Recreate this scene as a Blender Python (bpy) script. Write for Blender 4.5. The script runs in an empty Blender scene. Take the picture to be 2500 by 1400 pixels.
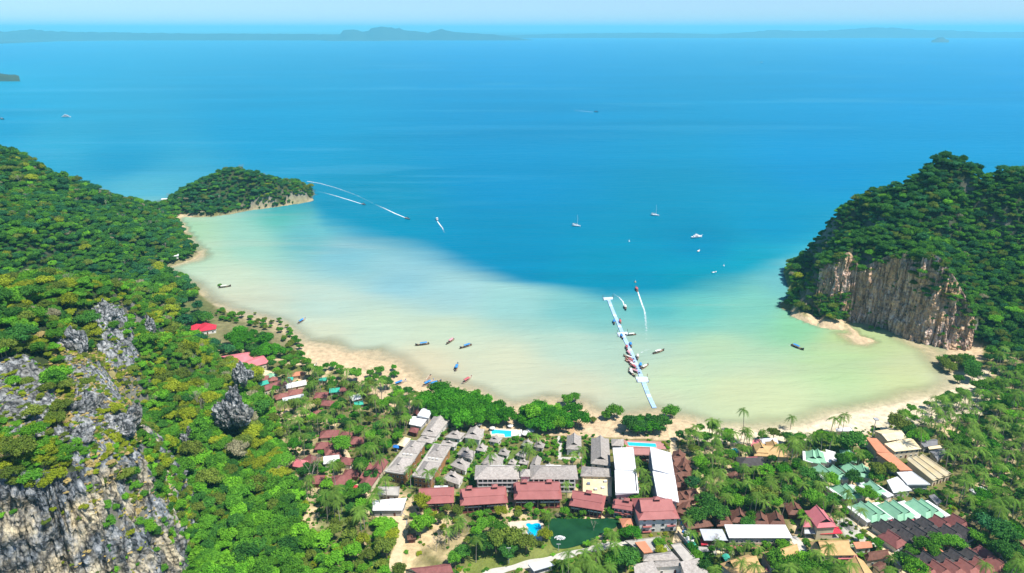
import bpy, bmesh, math, random
import numpy as np
from mathutils import Vector, Matrix
from mathutils.geometry import delaunay_2d_cdt
random.seed(7); rng = np.random.default_rng(7)
scene = bpy.context.scene
col = scene.collection

# ------------------------------------------------------------------ camera
CAM_H = 240.0; PITCH = math.radians(20.7); F = 1667.0; CX, CY = 1250.0, 700.0
SP, CP = math.sin(PITCH), math.cos(PITCH)
cam_d = bpy.data.cameras.new('camera'); cam_d.lens = 24.0; cam_d.sensor_width = 36.0
cam_d.clip_start = 1.0; cam_d.clip_end = 120000.0
cam = bpy.data.objects.new('camera', cam_d); col.objects.link(cam)
cam.location = (0, 0, CAM_H); cam.rotation_euler = (math.pi/2 - PITCH, 0, 0)
scene.camera = cam
# ------------------------------------------------------------------ sky, sun, exposure
SUN_EL = math.radians(62); SUN_AZ = math.radians(118)      # azimuth measured from +Y towards +X
world = bpy.data.worlds.new('World'); scene.world = world; world.use_nodes = True
nt = world.node_tree; bg = nt.nodes['Background']
sky = nt.nodes.new('ShaderNodeTexSky'); sky.sky_type = 'NISHITA'; sky.sun_disc = False
sky.sun_elevation = SUN_EL; sky.sun_rotation = SUN_AZ; sky.altitude = 200.0
sky.air_density = 0.65; sky.dust_density = 0.42; sky.ozone_density = 8.0
nt.links.new(sky.outputs[0], bg.inputs[0]); bg.inputs[1].default_value = 0.11
sun_d = bpy.data.lights.new('sun', 'SUN'); sun_d.energy = 4.6; sun_d.angle = math.radians(0.5); sun_d.color = (1.0, 0.955, 0.88)
sun = bpy.data.objects.new('sun', sun_d); col.objects.link(sun)
sdir = Vector((math.sin(SUN_AZ)*math.cos(SUN_EL), math.cos(SUN_AZ)*math.cos(SUN_EL), math.sin(SUN_EL)))
sun.rotation_euler = sdir.to_track_quat('Z', 'Y').to_euler(); sun.location = (300, 300, 600)
scene.view_settings.view_transform = 'Standard'; scene.view_settings.look = 'None'
scene.view_settings.exposure = 0.60; scene.view_settings.gamma = 1.0; scene.view_settings.use_curve_mapping = False
scene.render.engine = 'CYCLES'
cy = scene.cycles
cy.max_bounces = 5; cy.diffuse_bounces = 3; cy.glossy_bounces = 2; cy.transmission_bounces = 3; cy.volume_bounces = 1; cy.transparent_max_bounces = 8
cy.use_denoising = True; cy.caustics_reflective = False; cy.caustics_refractive = False; cy.sample_clamp_indirect = 4.0

# ------------------------------------------------------------------ measuring helpers
def at(px, py, z=0.0):
    """world point at height z seen at photograph pixel (px, py)"""
    v = (py-CY)/F
    d = (CAM_H - z)/(SP + v*CP)
    return Vector(((px-CX)/F*d, d*(CP - v*SP), z))
def atd(px, py, d):
    v = (py-CY)/F
    return Vector(((px-CX)/F*d, d*(CP - v*SP), CAM_H - d*(SP + v*CP)))
def proj(X, Y, Z):
    dy = np.asarray(Z, float) - CAM_H; Y = np.asarray(Y, float); X = np.asarray(X, float)
    d = Y*CP - dy*SP; u = Y*SP + dy*CP
    d = np.maximum(d, 1.0)
    return CX + F*X/d, CY - F*u/d, d
def zfor(Y, py):
    v = (py-CY)/F; d = Y/(CP - v*SP)
    return CAM_H - d*(SP + v*CP)
def lin(c):
    return tuple(((x/255.0)/12.92 if x/255.0 <= .04045 else ((x/255.0+.055)/1.055)**2.4) for x in c)
def smooth(a, b, x):
    t = np.clip((x-a)/(b-a), 0, 1); return t*t*(3-2*t)
# value noise
_P = np.random.default_rng(3).random((256, 256, 8)).astype(np.float32)
def noise2(x, y, k=0):
    xi = np.floor(x).astype(int); yi = np.floor(y).astype(int); fx = x-xi; fy = y-yi
    fx = fx*fx*(3-2*fx); fy = fy*fy*(3-2*fy); T = _P[:, :, k % 8]
    g = lambda a, b: T[a & 255, b & 255]
    return (g(xi, yi)*(1-fx)+g(xi+1, yi)*fx)*(1-fy) + (g(xi, yi+1)*(1-fx)+g(xi+1, yi+1)*fx)*fy
def fbm(x, y, o=4, k=0):
    s = 0; a = .5
    for i in range(o):
        s = s + a*(noise2(x*2**i+17.3*i, y*2**i-9.1*i, k+i)-.5)*2; a *= .5
    return s
def inpoly(poly, x, y):
    x = np.asarray(x); y = np.asarray(y); c = np.zeros(x.shape, bool); n = len(poly)
    for i in range(n):
        x1, y1 = poly[i]; x2, y2 = poly[(i+1) % n]
        if y1 == y2: continue
        k = ((y1 > y) != (y2 > y)) & (x < (x2-x1)*(y-y1)/(y2-y1)+x1)
        c ^= k
    return c

# ------------------------------------------------------------------ object helpers
def link(o, parent=None):
    col.objects.link(o)
    if parent is not None: o.parent = parent
    return o
def tag(o, label, cat=None, group=None, kind=None):
    if label: o['label'] = label
    if cat: o['category'] = cat
    if group: o['group'] = group
    if kind: o['kind'] = kind
    return o
def empty(name, loc, label, cat, group=None):
    o = bpy.data.objects.new(name, None); o.empty_display_size = 1; col.objects.link(o); o.location = loc
    return tag(o, label, cat, group)
def mesh_of(name, verts, faces, mat=None, smooth_=False):
    m = bpy.data.meshes.new(name); m.from_pydata([tuple(v) for v in verts], [], faces); m.update()
    if mat is not None:
        for x in (mat if isinstance(mat, (list, tuple)) else [mat]): m.materials.append(x)
    if smooth_: m.polygons.foreach_set('use_smooth', [True]*len(m.polygons))
    return m
def obj(name, verts, faces, mat, parent=None, smooth_=False):
    return link(bpy.data.objects.new(name, mesh_of(name, verts, faces, mat, smooth_)), parent)
class MB:
    """collects simple solids into one mesh"""
    def __init__(s): s.v = []; s.f = []; s.mi = []
    def add(s, vs, fs, mi=0):
        b = len(s.v); s.v += [tuple(v) for v in vs]; s.f += [[i+b for i in f] for f in fs]; s.mi += [mi]*len(fs); return s
    def box(s, c, sz, rz=0.0, mi=0):
        ca, sa = math.cos(rz), math.sin(rz); vs = []
        for dz in (-.5, .5):
            for dx, dy in ((-.5, -.5), (.5, -.5), (.5, .5), (-.5, .5)):
                x, y = dx*sz[0], dy*sz[1]
                vs.append((c[0]+x*ca-y*sa, c[1]+x*sa+y*ca, c[2]+dz*sz[2]))
        return s.add(vs, [(0,3,2,1),(4,5,6,7),(0,1,5,4),(1,2,6,5),(2,3,7,6),(3,0,4,7)], mi)
    def prism(s, poly, z0, z1, mi=0):
        n = len(poly)
        a = sum(poly[i][0]*poly[(i+1)%n][1]-poly[(i+1)%n][0]*poly[i][1] for i in range(n))
        if a < 0: poly = poly[::-1]
        return s.add([(p[0], p[1], z0) for p in poly]+[(p[0], p[1], z1) for p in poly],
              [list(range(n))[::-1], list(range(n, 2*n))]+[(i, (i+1)%n, n+(i+1)%n, n+i) for i in range(n)], mi)
    def tube(s, a, b, r0, r1=None, n=6, mi=0):
        a = Vector(a); b = Vector(b); r1 = r0 if r1 is None else r1
        d = (b-a).normalized(); u = d.orthogonal().normalized(); w = d.cross(u); vs = []
        for p, r in ((a, r0), (b, r1)):
            for i in range(n):
                t = 2*math.pi*i/n; vs.append(p+u*(r*math.cos(t))+w*(r*math.sin(t)))
        return s.add(vs, [(i, (i+1)%n, n+(i+1)%n, n+i) for i in range(n)]+[list(range(n))[::-1], list(range(n, 2*n))], mi)
    def mesh(s, name, mats, smooth_=False):
        m = mesh_of(name, s.v, s.f, mats, smooth_)
        m.polygons.foreach_set('material_index', s.mi)
        return m
    def build(s, name, mats, parent=None, smooth_=False):
        return link(bpy.data.objects.new(name, s.mesh(name, mats, smooth_)), parent)

# ------------------------------------------------------------------ materials
def new_mat(name):
    m = bpy.data.materials.new(name); m.use_nodes = True
    return m, m.node_tree.nodes, m.node_tree.links, m.node_tree.nodes['Principled BSDF']
def N(nodes, t, **kw):
    n = nodes.new(t)
    for k, v in kw.items():
        if k in n.inputs: n.inputs[k].default_value = v
        else: setattr(n, k, v)
    return n
def ramp(nodes, pts):
    r = nodes.new('ShaderNodeValToRGB'); e = r.color_ramp.elements
    while len(e) > 1: e.remove(e[-1])
    e[0].position = pts[0][0]; e[0].color = (*pts[0][1], 1)
    for p, c in pts[1:]:
        x = e.new(p); x.color = (*c, 1)
    return r
_mats = {}
def paint(name, c, rough=.7, var=.25, scale=.35, c2=None, spec=.3, stretch=(1,1,1), bump=0.0, rnd=.12):
    """weathered surface: two tones mixed by noise, small per-object value shift"""
    if name in _mats: return _mats[name]
    m, n, l, b = new_mat(name)
    tc = N(n, 'ShaderNodeTexCoord'); mp = N(n, 'ShaderNodeMapping'); mp.inputs['Scale'].default_value = stretch
    l.new(tc.outputs['Object'], mp.inputs[0])
    t1 = N(n, 'ShaderNodeTexNoise', Scale=scale, Detail=6.0, Roughness=.65); l.new(mp.outputs[0], t1.inputs['Vector'])
    c2 = c2 or tuple(x*(1-var) for x in c)
    r = ramp(n, [(.32, c2), (.66, c)]); l.new(t1.outputs[0], r.inputs[0])
    oi = N(n, 'ShaderNodeObjectInfo'); mr = N(n, 'ShaderNodeMapRange'); mr.inputs[3].default_value = 1-rnd; mr.inputs[4].default_value = 1+rnd
    l.new(oi.outputs['Random'], mr.inputs[0])
    hs = N(n, 'ShaderNodeHueSaturation'); l.new(r.outputs[0], hs.inputs['Color']); l.new(mr.outputs[0], hs.inputs['Value'])
    l.new(hs.outputs[0], b.inputs['Base Color'])
    b.inputs['Roughness'].default_value = rough; b.inputs['Specular IOR Level'].default_value = spec
    if bump:
        t2 = N(n, 'ShaderNodeTexNoise', Scale=scale*9, Detail=3.0); l.new(mp.outputs[0], t2.inputs['Vector'])
        bp = N(n, 'ShaderNodeBump', Strength=bump, Distance=.3); l.new(t2.outputs[0], bp.inputs['Height']); l.new(bp.outputs[0], b.inputs['Normal'])
    _mats[name] = m; return m
# ================================================================== terrain
SINK = 6.0   # the canopy stands this much above the ground of the hills
ctrl = []    # (X, Y, Z)
def cz(px, py, z, s=False):
    zz = z; p = at(px, py, z)
    ctrl.append((p.x, p.y, z-(SINK if s else 0)))
def hill(*pts):
    for px, py, z in pts: cz(px, py, z, True)
SHORE = [(432,540),(447,556),(456,580),(464,602),(487,622),(470,634),(400,658),(430,678),(470,700),(505,735),(530,752),(600,772),(690,790),
 (702,812),(735,838),(790,840),(850,864),(920,858),(960,884),(1010,928),(1080,950),(1160,962),(1250,1000),(1330,985),(1420,992),(1455,1010),
 (1530,1014),(1600,1012),(1660,1026),(1720,1040),(1760,1048),(1850,1052),(1950,1044),(2040,1012),(2100,1005),(2180,990),(2240,975),(2290,965),
 (2330,950),(2345,935),(2330,915),(2290,880),(2270,855),(2200,818),(2130,793),(2060,782),(2000,775),(1940,765),(1905,741)]
def densify(pts, step):
    out = []
    for i in range(len(pts)-1):
        a, b = Vector(pts[i]), Vector(pts[i+1]); n = max(1, int((b-a).length/step))
        for k in range(n): out.append(tuple(a+(b-a)*(k/n)))
    out.append(tuple(pts[-1])); return out
shore_w = [at(x, y, 0) for x, y in SHORE]
shore_d = densify([(p.x, p.y) for p in shore_w], 14)
for i, (x, y) in enumerate(shore_d):
    a = Vector(shore_d[max(0, i-1)]); b = Vector(shore_d[min(len(shore_d)-1, i+1)])
    t = (b-a).normalized(); nrm = Vector((t.y, -t.x))       # land side (coast walked with the land on the right)
    ctrl.append((x, y, 0.0))
    sea = Vector((x, y)) - nrm*26
    ctrl.append((sea.x, sea.y, -0.9))
    spx = float(proj(x, y, 0)[0]); spy = float(proj(x, y, 0)[1])
    if spx < 520 and spy > 560:
        inn = Vector((x, y)) + nrm*6; ctrl.append((inn.x, inn.y, 3.2))
# village and flat ground
for p in [(500,830),(600,880),(650,920),(760,940),(800,1000),(1000,1050),(1150,1060),(1300,1070),(1450,1070),(1600,1070),(1750,1085),(1900,1080),(2050,1075),(2200,1050),(2330,1020),(2450,960),
          (900,1200),(1200,1200),(1600,1200),(2000,1200),(2400,1150),(1000,1400),(1500,1400),(2000,1400),(2500,1400),(2800,1200),(2900,1400),(1000,1900),(1700,1900),(2500,1900),(3200,1900)]:
    cz(p[0], p[1], 2.0)
for p in [(2460,900,5),(2500,950,5),(2700,950,14),(2700,1000,8),(3000,1000,20)]: cz(*p)
# seabed
for p in [(600,620,-2),(620,700,-1.4),(800,650,-2.5),(760,760,-1.2),(1000,750,-2),(1200,800,-2),(1400,850,-2),(1600,850,-2.5),(1800,850,-2),(2000,850,-2),(2150,870,-1.4),(1850,930,-1.5),(1700,970,-1.2),
          (900,560,-6),(1300,650,-6),(1700,650,-6),(1850,600,-6),(2000,540,-6),(1000,430,-10),(1500,430,-10),(2000,430,-10),(2500,360,-10),(2600,300,-10),(800,420,-6),(300,470,-3),(200,425,-4),(0,330,-6),(100,380,-5),(700,400,-7),(450,390,-6)]:
    p2 = at(p[0], p[1], 0); ctrl.append((p2.x, p2.y, p[2]))
for X in (-1400, -1000, -600, -200, 200, 600, 1000, 1400): ctrl.append((X, 1500, -12))
# left ridge and its slope to the bay
hill((0,358,112),(-200,330,125),(60,381,98),(130,421,80),(240,456,55),(290,482,35),(395,490,14),(430,505,9),
     (100,500,75),(0,550,85),(-200,560,100),(200,560,55),(300,600,30),(350,640,17),(400,600,15),(430,570,10),(150,650,40),(0,680,58),(300,680,22),(400,760,12),(440,740,9),(380,700,17),(480,760,8),(200,695,30),(100,690,42))
# back of the ridge falling to the open sea
for px, py, z, back in [(0,358,112,120),(-200,330,125,130),(130,421,80,95),(240,456,55,70),(290,482,35,50),(395,490,14,30)]:
    p = at(px, py, z); ctrl.append((p.x-8, p.y+back, -1.5)); ctrl.append((p.x-3, p.y+back*.4, (z-SINK)*.72))
# near crag
hill((250,690,88),(130,700,97),(0,718,105),(300,702,80),(-250,750,108),(330,722,72),(375,775,52),(300,800,68),(330,900,52),(352,1000,32),(400,850,34),(500,900,22),(470,850,22),(430,812,17),
     (180,830,89),(60,930,96),(230,950,85),(300,1000,79),(0,1000,99),(100,1080,93),(0,1120,91),(180,1120,86),(310,1070,72),(-250,1100,98),(-250,900,104),
     (450,1100,21),(450,1300,20),(480,1390,20),(600,1250,18),(575,1000,28),(640,1100,14),(560,1150,19),(700,1350,11),(560,1420,18),(400,1100,25),(380,930,36))
for p in [(430,806,2.5),(540,888,2.5),(640,965,2.5),(692,1050,2.5),(718,1150,2.5),(765,1230,2.5),(850,1300,2.5),(880,1400,2.5),(900,1700,2.5)]: cz(*p)
# left cliff: rim line and foot line (world metres)
LC_TOP = [(-330,205,99),(-260,207,95),(-222,210,92),(-205,212,90),(-190,213,88),(-177,214,85),(-169,221,80),(-167,237,75),(-171,256,69),(-181,275,66),(-208,300,72)]
LC_BOT = [(-330,188,2),(-260,190,2),(-222,192,2),(-204,193,2),(-187,192,2),(-169,194,2),(-154,204,2),(-146,224,2),(-149,250,8),(-164,282,20),(-190,312,36)]
for p in LC_TOP: ctrl.append((p[0]-1, p[1]+3, p[2]))
for p in LC_BOT: ctrl.append((p[0], p[1]+4, p[2]-4))
ctrl += [(-330,120,2),(-200,120,2),(-60,120,2),(100,100,2),(300,100,2),(600,100,2),(-90,200,3)]
# right headland
RC_BASE = [(1985,771,640),(2015,776,632),(2048,781,612),(2081,785,655),(2143,797,622),(2190,814,613),(2216,823,612),(2260,838,630),(2310,850,690),(2370,852,770)]
rc_bot = [at(a, b, 0) for a, b, c in RC_BASE]; rc_top = []
for i, (a, b, c) in enumerate(RC_BASE):
    p = rc_bot[i]; q = p + Vector((3, 9, 0)); q.z = zfor(q.y, c); rc_top.append(q)
for p in rc_bot: ctrl.append((p.x+.8, p.y+3.5, -.5))
for p in rc_top: ctrl.append((p.x, p.y+2, p.z-3))
hill((2350,380,130),(2300,388,128),(2270,393,126),(2240,418,118),(2215,458,104),(2180,435,107),(2150,455,98),(2100,486,88),(2045,508,78),(2028,600,45),(1978,662,22),
     (2410,412,122),(2440,408,124),(2500,395,128),(2700,390,132),(2900,420,130),(2100,560,76),(2200,540,82),(2300,520,88),(2060,560,70),(2400,520,86),(2450,600,62),(2500,600,64),(2700,600,68),
     (2450,700,38),(2380,640,52),(2330,600,62),(2420,780,20),(2500,760,28),(2700,780,32),(2560,850,11),(2440,840,9))
for p in [(1920,745,3),(1950,752,6),(1990,740,11),(2030,748,11)]: cz(*p)
for px, py, z in [(2350,383,130),(2240,420,118),(2180,437,107),(2100,486,88),(2050,510,78),(2500,397,128),(2700,390,132),(2030,600,45),(1982,662,22)]:
    p = at(px, py, z); ctrl.append((p.x-4, p.y+55+z*.3, -3)); ctrl.append((p.x, p.y+28, (z-SINK)*.8))
for px, py, z in [(2047,508,78),(2040,555,62),(2027,600,45),(2004,632,33),(1978,662,22),(1948,700,12),(1926,725,6)]:
    p = at(px, py, z); ctrl.append((p.x-10, p.y+4, -5)); ctrl.append((p.x-22, p.y-4, -6)); ctrl.append((p.x-1, p.y+1, z-SINK*.7))
for px, py in [(1893,742),(1898,752),(1920,768),(1885,730)]: p = at(px, py, 0); ctrl.append((p.x-3, p.y-3, -3))
for px, py in [(782,480),(785,468),(784,455),(775,490)]: p = at(px, py, 0); ctrl.append((p.x, p.y, -5))
# small wooded island
hill((555,402,56),(500,425,44),(460,452,26),(425,478,12),(600,412,50),(650,422,45),(700,430,41),(738,440,32),(752,452,24),(620,470,22),(520,480,20),(700,470,20))
for p in [(410,493),(430,515),(460,524),(540,522),(610,508),(700,497),(755,484),(768,474),(766,462)]:
    q = at(p[0], p[1], 0); ctrl.append((q.x, q.y, 0)); ctrl.append((q.x+(8 if p[0]>740 else 0), q.y-(0 if p[0]<440 else 12), -1.0 if p[0]>440 else .5))
for p in [(540,516,8),(610,502,8),(700,491,8),(462,516,6),(748,478,9),(660,496,8),(500,518,8)]: cz(*p)
for p in [(2088,812,.5),(2104,836,.3),(2128,829,.35),(2096,824,.6)]: cz(*p)
for X, Y in [(-520,1085),(-470,1120),(-420,1125),(-370,1110),(-320,1080),(-290,1040)]: ctrl.append((X, Y, -1.5))
# ---- interpolate on a grid that grows coarser with distance
ys = [95.0]
while ys[-1] < 1330: ys.append(ys[-1] + max(1.7, ys[-1]*.0042))
ys = np.array(ys); xs = np.concatenate([np.arange(-900, -420, 4.0), np.arange(-420, 460, 2.1), np.arange(460, 900, 4.0)])
GX, GY = np.meshgrid(xs, ys)
res = delaunay_2d_cdt([Vector((c[0], c[1])) for c in ctrl] + [Vector(v) for v in ((-1500,50),(1500,50),(1500,1600),(-1500,1600))], [], [], 0, .01)
V2 = np.array([(v.x, v.y) for v in res[0]]); orig = res[3]
zin = [c[2] for c in ctrl] + [2, 10, -12, -12]
VZ = np.array([zin[o[0]] if o else 0 for o in orig])
GZ = np.full(GX.shape, 0.0)
for f in res[2]:
    for k in range(1, len(f)-1):
        a, b, c = V2[f[0]], V2[f[k]], V2[f[k+1]]; za, zb, zc = VZ[f[0]], VZ[f[k]], VZ[f[k+1]]
        j0, j1 = np.searchsorted(xs, [min(a[0], b[0], c[0]), max(a[0], b[0], c[0])]); i0, i1 = np.searchsorted(ys, [min(a[1], b[1], c[1]), max(a[1], b[1], c[1])])
        if j1 <= j0 or i1 <= i0: continue
        sx, sy = GX[i0:i1, j0:j1], GY[i0:i1, j0:j1]
        det = (b[1]-c[1])*(a[0]-c[0])+(c[0]-b[0])*(a[1]-c[1])
        if abs(det) < 1e-9: continue
        w0 = ((b[1]-c[1])*(sx-c[0])+(c[0]-b[0])*(sy-c[1]))/det; w1 = ((c[1]-a[1])*(sx-c[0])+(a[0]-c[0])*(sy-c[1]))/det; w2 = 1-w0-w1
        m = (w0 >= -1e-6)&(w1 >= -1e-6)&(w2 >= -1e-6)
        GZ[i0:i1, j0:j1][m] = (w0*za+w1*zb+w2*zc)[m]
def blur(a, n):
    for _ in range(n):
        p = np.pad(a, 1, mode='edge'); a = (p[1:-1, 1:-1]*2+p[:-2, 1:-1]+p[2:, 1:-1]+p[1:-1, :-2]+p[1:-1, 2:])/6
    return a
B = blur(GZ, 5)
hillw = smooth(5, 14, GZ)
GZ = GZ*(1-hillw*.85) + B*hillw*.85
RGT = smooth(230, 300, GX)*smooth(560, 610, GY)
GZ += hillw*(fbm(GX*.022, GY*.022, 4)*7 + RGT*(np.abs(fbm(GX*.03+5, GY*.02, 3, 4))*26-7) + fbm(GX*.09, GY*.09, 3, 2)*2.6) + (1-hillw)*smooth(-.5, 1.5, GZ)*fbm(GX*.06, GY*.06, 3, 3)*.35 + fbm(GX*.03, GY*.03, 3, 5)*.16*(1-hillw)
Q0X, Q0Y, _ = proj(GX, GY, 0*GX)
openw = ((Q0X > 774) & (Q0X < 1899) & (Q0Y < 790)) | inpoly([(450,533),(540,527),(612,513),(700,502),(776,488),(790,760),(600,680),(500,600),(465,560)], Q0X, Q0Y)
GZ = np.where(openw, np.minimum(GZ, -1.2), GZ)
def bil(A, x, y):
    x = np.asarray(x, float); y = np.asarray(y, float)
    j = np.clip(np.searchsorted(xs, x)-1, 0, len(xs)-2); i = np.clip(np.searchsorted(ys, y)-1, 0, len(ys)-2)
    fx = np.clip((x-xs[j])/(xs[j+1]-xs[j]), 0, 1); fy = np.clip((y-ys[i])/(ys[i+1]-ys[i]), 0, 1)
    return (A[i, j]*(1-fx)+A[i, j+1]*fx)*(1-fy)+(A[i+1, j]*(1-fx)+A[i+1, j+1]*fx)*fy
def ground(x, y): return bil(GZ, x, y)
gy_, gx_ = np.gradient(GZ); SLOPE = np.hypot(gy_/np.gradient(ys)[:, None], gx_/np.gradient(xs)[None, :])
def slope(x, y): return bil(SLOPE, x, y)
# ---- ground cover colour per vertex (what the ground is made of)
PXG, PYG, DG = proj(GX, GY, GZ)
n1 = fbm(GX*.05, GY*.05, 4, 1); n2 = fbm(GX*.15, GY*.15, 3, 4)
def blend(Cc, c, w): return Cc*(1-w[..., None]) + np.array(c)*w[..., None]
C = np.zeros(GX.shape+(3,)); C[:] = (.16, .15, .055)                    # trodden village ground with weeds
C = blend(C, (.56, .43, .25), smooth(-.05, .35, n1+n2*.4))
C = blend(C, (.10, .16, .03), smooth(.12, .4, fbm(GX*.035+9, GY*.035, 3, 6)+n2*.3))
SANDY = [[(735,830),(1000,870),(1250,960),(1480,980),(1700,1000),(1860,1035),(2060,1000),(2345,900),(2420,900),(2405,950),(2320,960),(2140,1040),(2060,1060),(1850,1075),(1620,1075),(1400,1065),(1250,1060),(1150,1045),(960,1010),(900,960),(820,900),(700,890)],
         [(425,510),(470,520),(460,570),(425,560)],[(385,640),(500,610),(500,640),(400,670)],[(680,770),(760,830),(700,860),(560,770),(520,740)],[(1930,755),(2400,830),(2400,880),(2250,900),(1900,790)]]
for P in SANDY:
    C = blend(C, (.56, .425, .265), inpoly(P, PXG, PYG)*smooth(3.8, 2.4, GZ))
C = blend(C, (.72, .62, .44), inpoly([(1700,985),(2420,900),(2420,1010),(2120,1060),(1900,1085),(1700,1080)], PXG, PYG)*smooth(3.8, 2.4, GZ)*.8)
C = blend(C, (.45, .27, .14), smooth(.1, .5, n1)*inpoly([(1380,1000),(1560,1010),(1640,1050),(1600,1075),(1380,1070)], PXG, PYG)*.8)   # rusty mud flat
C = blend(C, (.44, .36, .22), smooth(.55, -.35, GZ)*.6)
C = blend(C, (.12, .13, .05), inpoly([(380,560),(520,600),(530,740),(700,790),(735,835),(700,880),(400,800)], PXG, PYG)*smooth(-.2, .5, GZ)*.8)                  # wet sand
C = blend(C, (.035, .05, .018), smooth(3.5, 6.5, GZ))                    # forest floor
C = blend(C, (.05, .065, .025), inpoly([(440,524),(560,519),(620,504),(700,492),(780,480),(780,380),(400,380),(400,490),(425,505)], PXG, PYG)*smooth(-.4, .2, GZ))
C = blend(C, (.19, .18, .15), smooth(1.5, 2.6, SLOPE+n2*.6)*smooth(4, 8, GZ))  # bare limestone on the steep
C = blend(C, (.42, .34, .12), inpoly([(150,860),(250,860),(330,980),(345,1090),(300,1130),(200,1130),(160,1000)], PXG, PYG)*smooth(-.2, .3, n2+n1)*smooth(40, 60, GZ)*.85)  # dry grass
C = blend(C, (.62, .47, .27), inpoly([(985,1255),(1060,1245),(1240,1275),(1240,1310),(1160,1330),(1120,1360),(1100,1400),(960,1420),(965,1300)], PXG, PYG)*smooth(-.5, .0, n1)*.9) # sandy clearing
C = blend(C, (.17, .21, .045), inpoly([(1140,1330),(1330,1315),(1540,1330),(1400,1345),(1200,1402),(1130,1400)], PXG, PYG)*.9)                   # lawn
C = blend(C, (.20, .22, .05), inpoly([(1400,1360),(1560,1325),(1600,1410),(1300,1420)], PXG, PYG)*.7)
C = blend(C, (.2, .21, .06), inpoly([(2000,1310),(2080,1318),(2070,1350),(1965,1340)], PXG, PYG)*.8)
C = blend(C, (.48, .46, .40), inpoly([(2035,1270),(2090,1262),(2150,1340),(2080,1340)], PXG, PYG)*.9)   # rubble yard
# mesh
nr, nc = GX.shape
idx = np.arange(nr*nc).reshape(nr, nc)
faces = np.stack([idx[:-1, :-1], idx[:-1, 1:], idx[1:, 1:], idx[1:, :-1]], -1).reshape(-1, 4)
keep = (GZ[:-1, :-1] > -7).ravel(); faces = faces[keep]
gm = bpy.data.meshes.new('ground')
gm.vertices.add(nr*nc); gm.vertices.foreach_set('co', np.stack([GX, GY, GZ], -1).astype(np.float32).ravel())
gm.loops.add(faces.size); gm.polygons.add(len(faces)); gm.loops.foreach_set('vertex_index', faces.astype(np.int32).ravel())
gm.polygons.foreach_set('loop_start', np.arange(0, faces.size, 4, dtype=np.int32)); gm.polygons.foreach_set('loop_total', np.full(len(faces), 4, np.int32))
gm.polygons.foreach_set('use_smooth', np.ones(len(faces), bool)); gm.update(calc_edges=True)
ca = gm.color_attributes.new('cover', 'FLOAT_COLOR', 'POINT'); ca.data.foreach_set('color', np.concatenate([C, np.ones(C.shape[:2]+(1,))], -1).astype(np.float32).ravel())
m, n, l, b = new_mat('ground_cover')
vc = N(n, 'ShaderNodeVertexColor', layer_name='cover'); tc = N(n, 'ShaderNodeTexCoord')
t1 = N(n, 'ShaderNodeTexNoise', Scale=.22, Detail=8.0, Roughness=.7); l.new(tc.outputs['Object'], t1.inputs['Vector'])
mr = N(n, 'ShaderNodeMapRange'); mr.inputs[1].default_value = .3; mr.inputs[2].default_value = .7; mr.inputs[3].default_value = .62; mr.inputs[4].default_value = 1.3; l.new(t1.outputs[0], mr.inputs[0])
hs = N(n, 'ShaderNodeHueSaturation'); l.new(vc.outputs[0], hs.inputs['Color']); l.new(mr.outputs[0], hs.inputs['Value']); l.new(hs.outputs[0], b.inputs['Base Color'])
b.inputs['Roughness'].default_value = .95; b.inputs['Specular IOR Level'].default_value = .1
t2 = N(n, 'ShaderNodeTexNoise', Scale=.8, Detail=6.0); l.new(tc.outputs['Object'], t2.inputs['Vector'])
bp = N(n, 'ShaderNodeBump', Strength=.7, Distance=.8); l.new(t2.outputs[0], bp.inputs['Height']); l.new(bp.outputs[0], b.inputs['Normal'])
gm.materials.append(m); go = link(bpy.data.objects.new('ground', gm)); tag(go, 'sandy village ground, beach and hills rising round the bay', kind='structure')

# ================================================================== sea
DEEP = [(0,120,(0,160,216)),(1250,120,(0,154,216)),(2500,120,(0,154,220)),(2300,200,(0,154,216)),(1250,300,(0,147,204)),(0,300,(10,163,212)),(300,400,(30,158,205)),(650,300,(0,158,210)),(1250,450,(0,149,205)),
 (1250,600,(0,143,190)),(1700,600,(0,143,188)),(900,540,(0,150,190)),(1500,690,(0,148,186)),(1900,560,(5,152,200)),(1960,640,(70,178,205)),(340,475,(110,190,215)),(2000,400,(0,152,212)),(1850,660,(20,160,190)),(1700,690,(0,155,185)),(120,360,(60,170,210)),(0,190,(40,175,220))]
SHAL = [(450,570,(160,216,160)),(690,512,(50,180,160)),(600,580,(150,214,190)),(750,560,(80,180,190)),(850,610,(110,185,200)),(560,680,(205,224,190)),(800,740,(192,224,206)),(1000,680,(130,195,208)),(1120,715,(150,205,208)),
 (1250,740,(145,208,202)),(1400,760,(105,192,192)),(1480,770,(90,188,186)),(1600,760,(50,180,186)),(1700,760,(85,198,186)),(1850,740,(110,204,182)),(1950,785,(130,214,155)),(2100,825,(195,215,135)),(2050,880,(185,222,150)),
 (2250,920,(208,220,148)),(1750,860,(185,222,172)),(1650,930,(200,224,172)),(1400,850,(180,220,195)),(1100,820,(205,225,190)),(950,800,(205,227,196)),(800,830,(216,222,186)),(1250,900,(220,222,182)),(1400,960,(216,214,176)),
 (1600,980,(206,214,172)),(1800,960,(212,222,166)),(1900,1000,(216,228,168)),(650,760,(212,220,190)),(1050,900,(230,216,172)),(560,720,(216,216,180)),(1550,850,(170,214,190)),(1900,690,(90,190,200)),(480,600,(190,222,180)),(2330,930,(225,222,175))]
SHAL = [(x, y, tuple(.80*a+.20*b for a, b in zip(c, (220,226,214)))) for x, y, c in SHAL]
DEEP = [(x, y, (max(0, c[0]-14), min(255, c[1]+5), c[2])) for x, y, c in DEEP]
E_SEA = 2.0
yv = [330.0]
while yv[-1] < 70000: yv.append(yv[-1] + max(3.0, yv[-1]*(.0065 if yv[-1] < 3000 else .03)))
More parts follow.
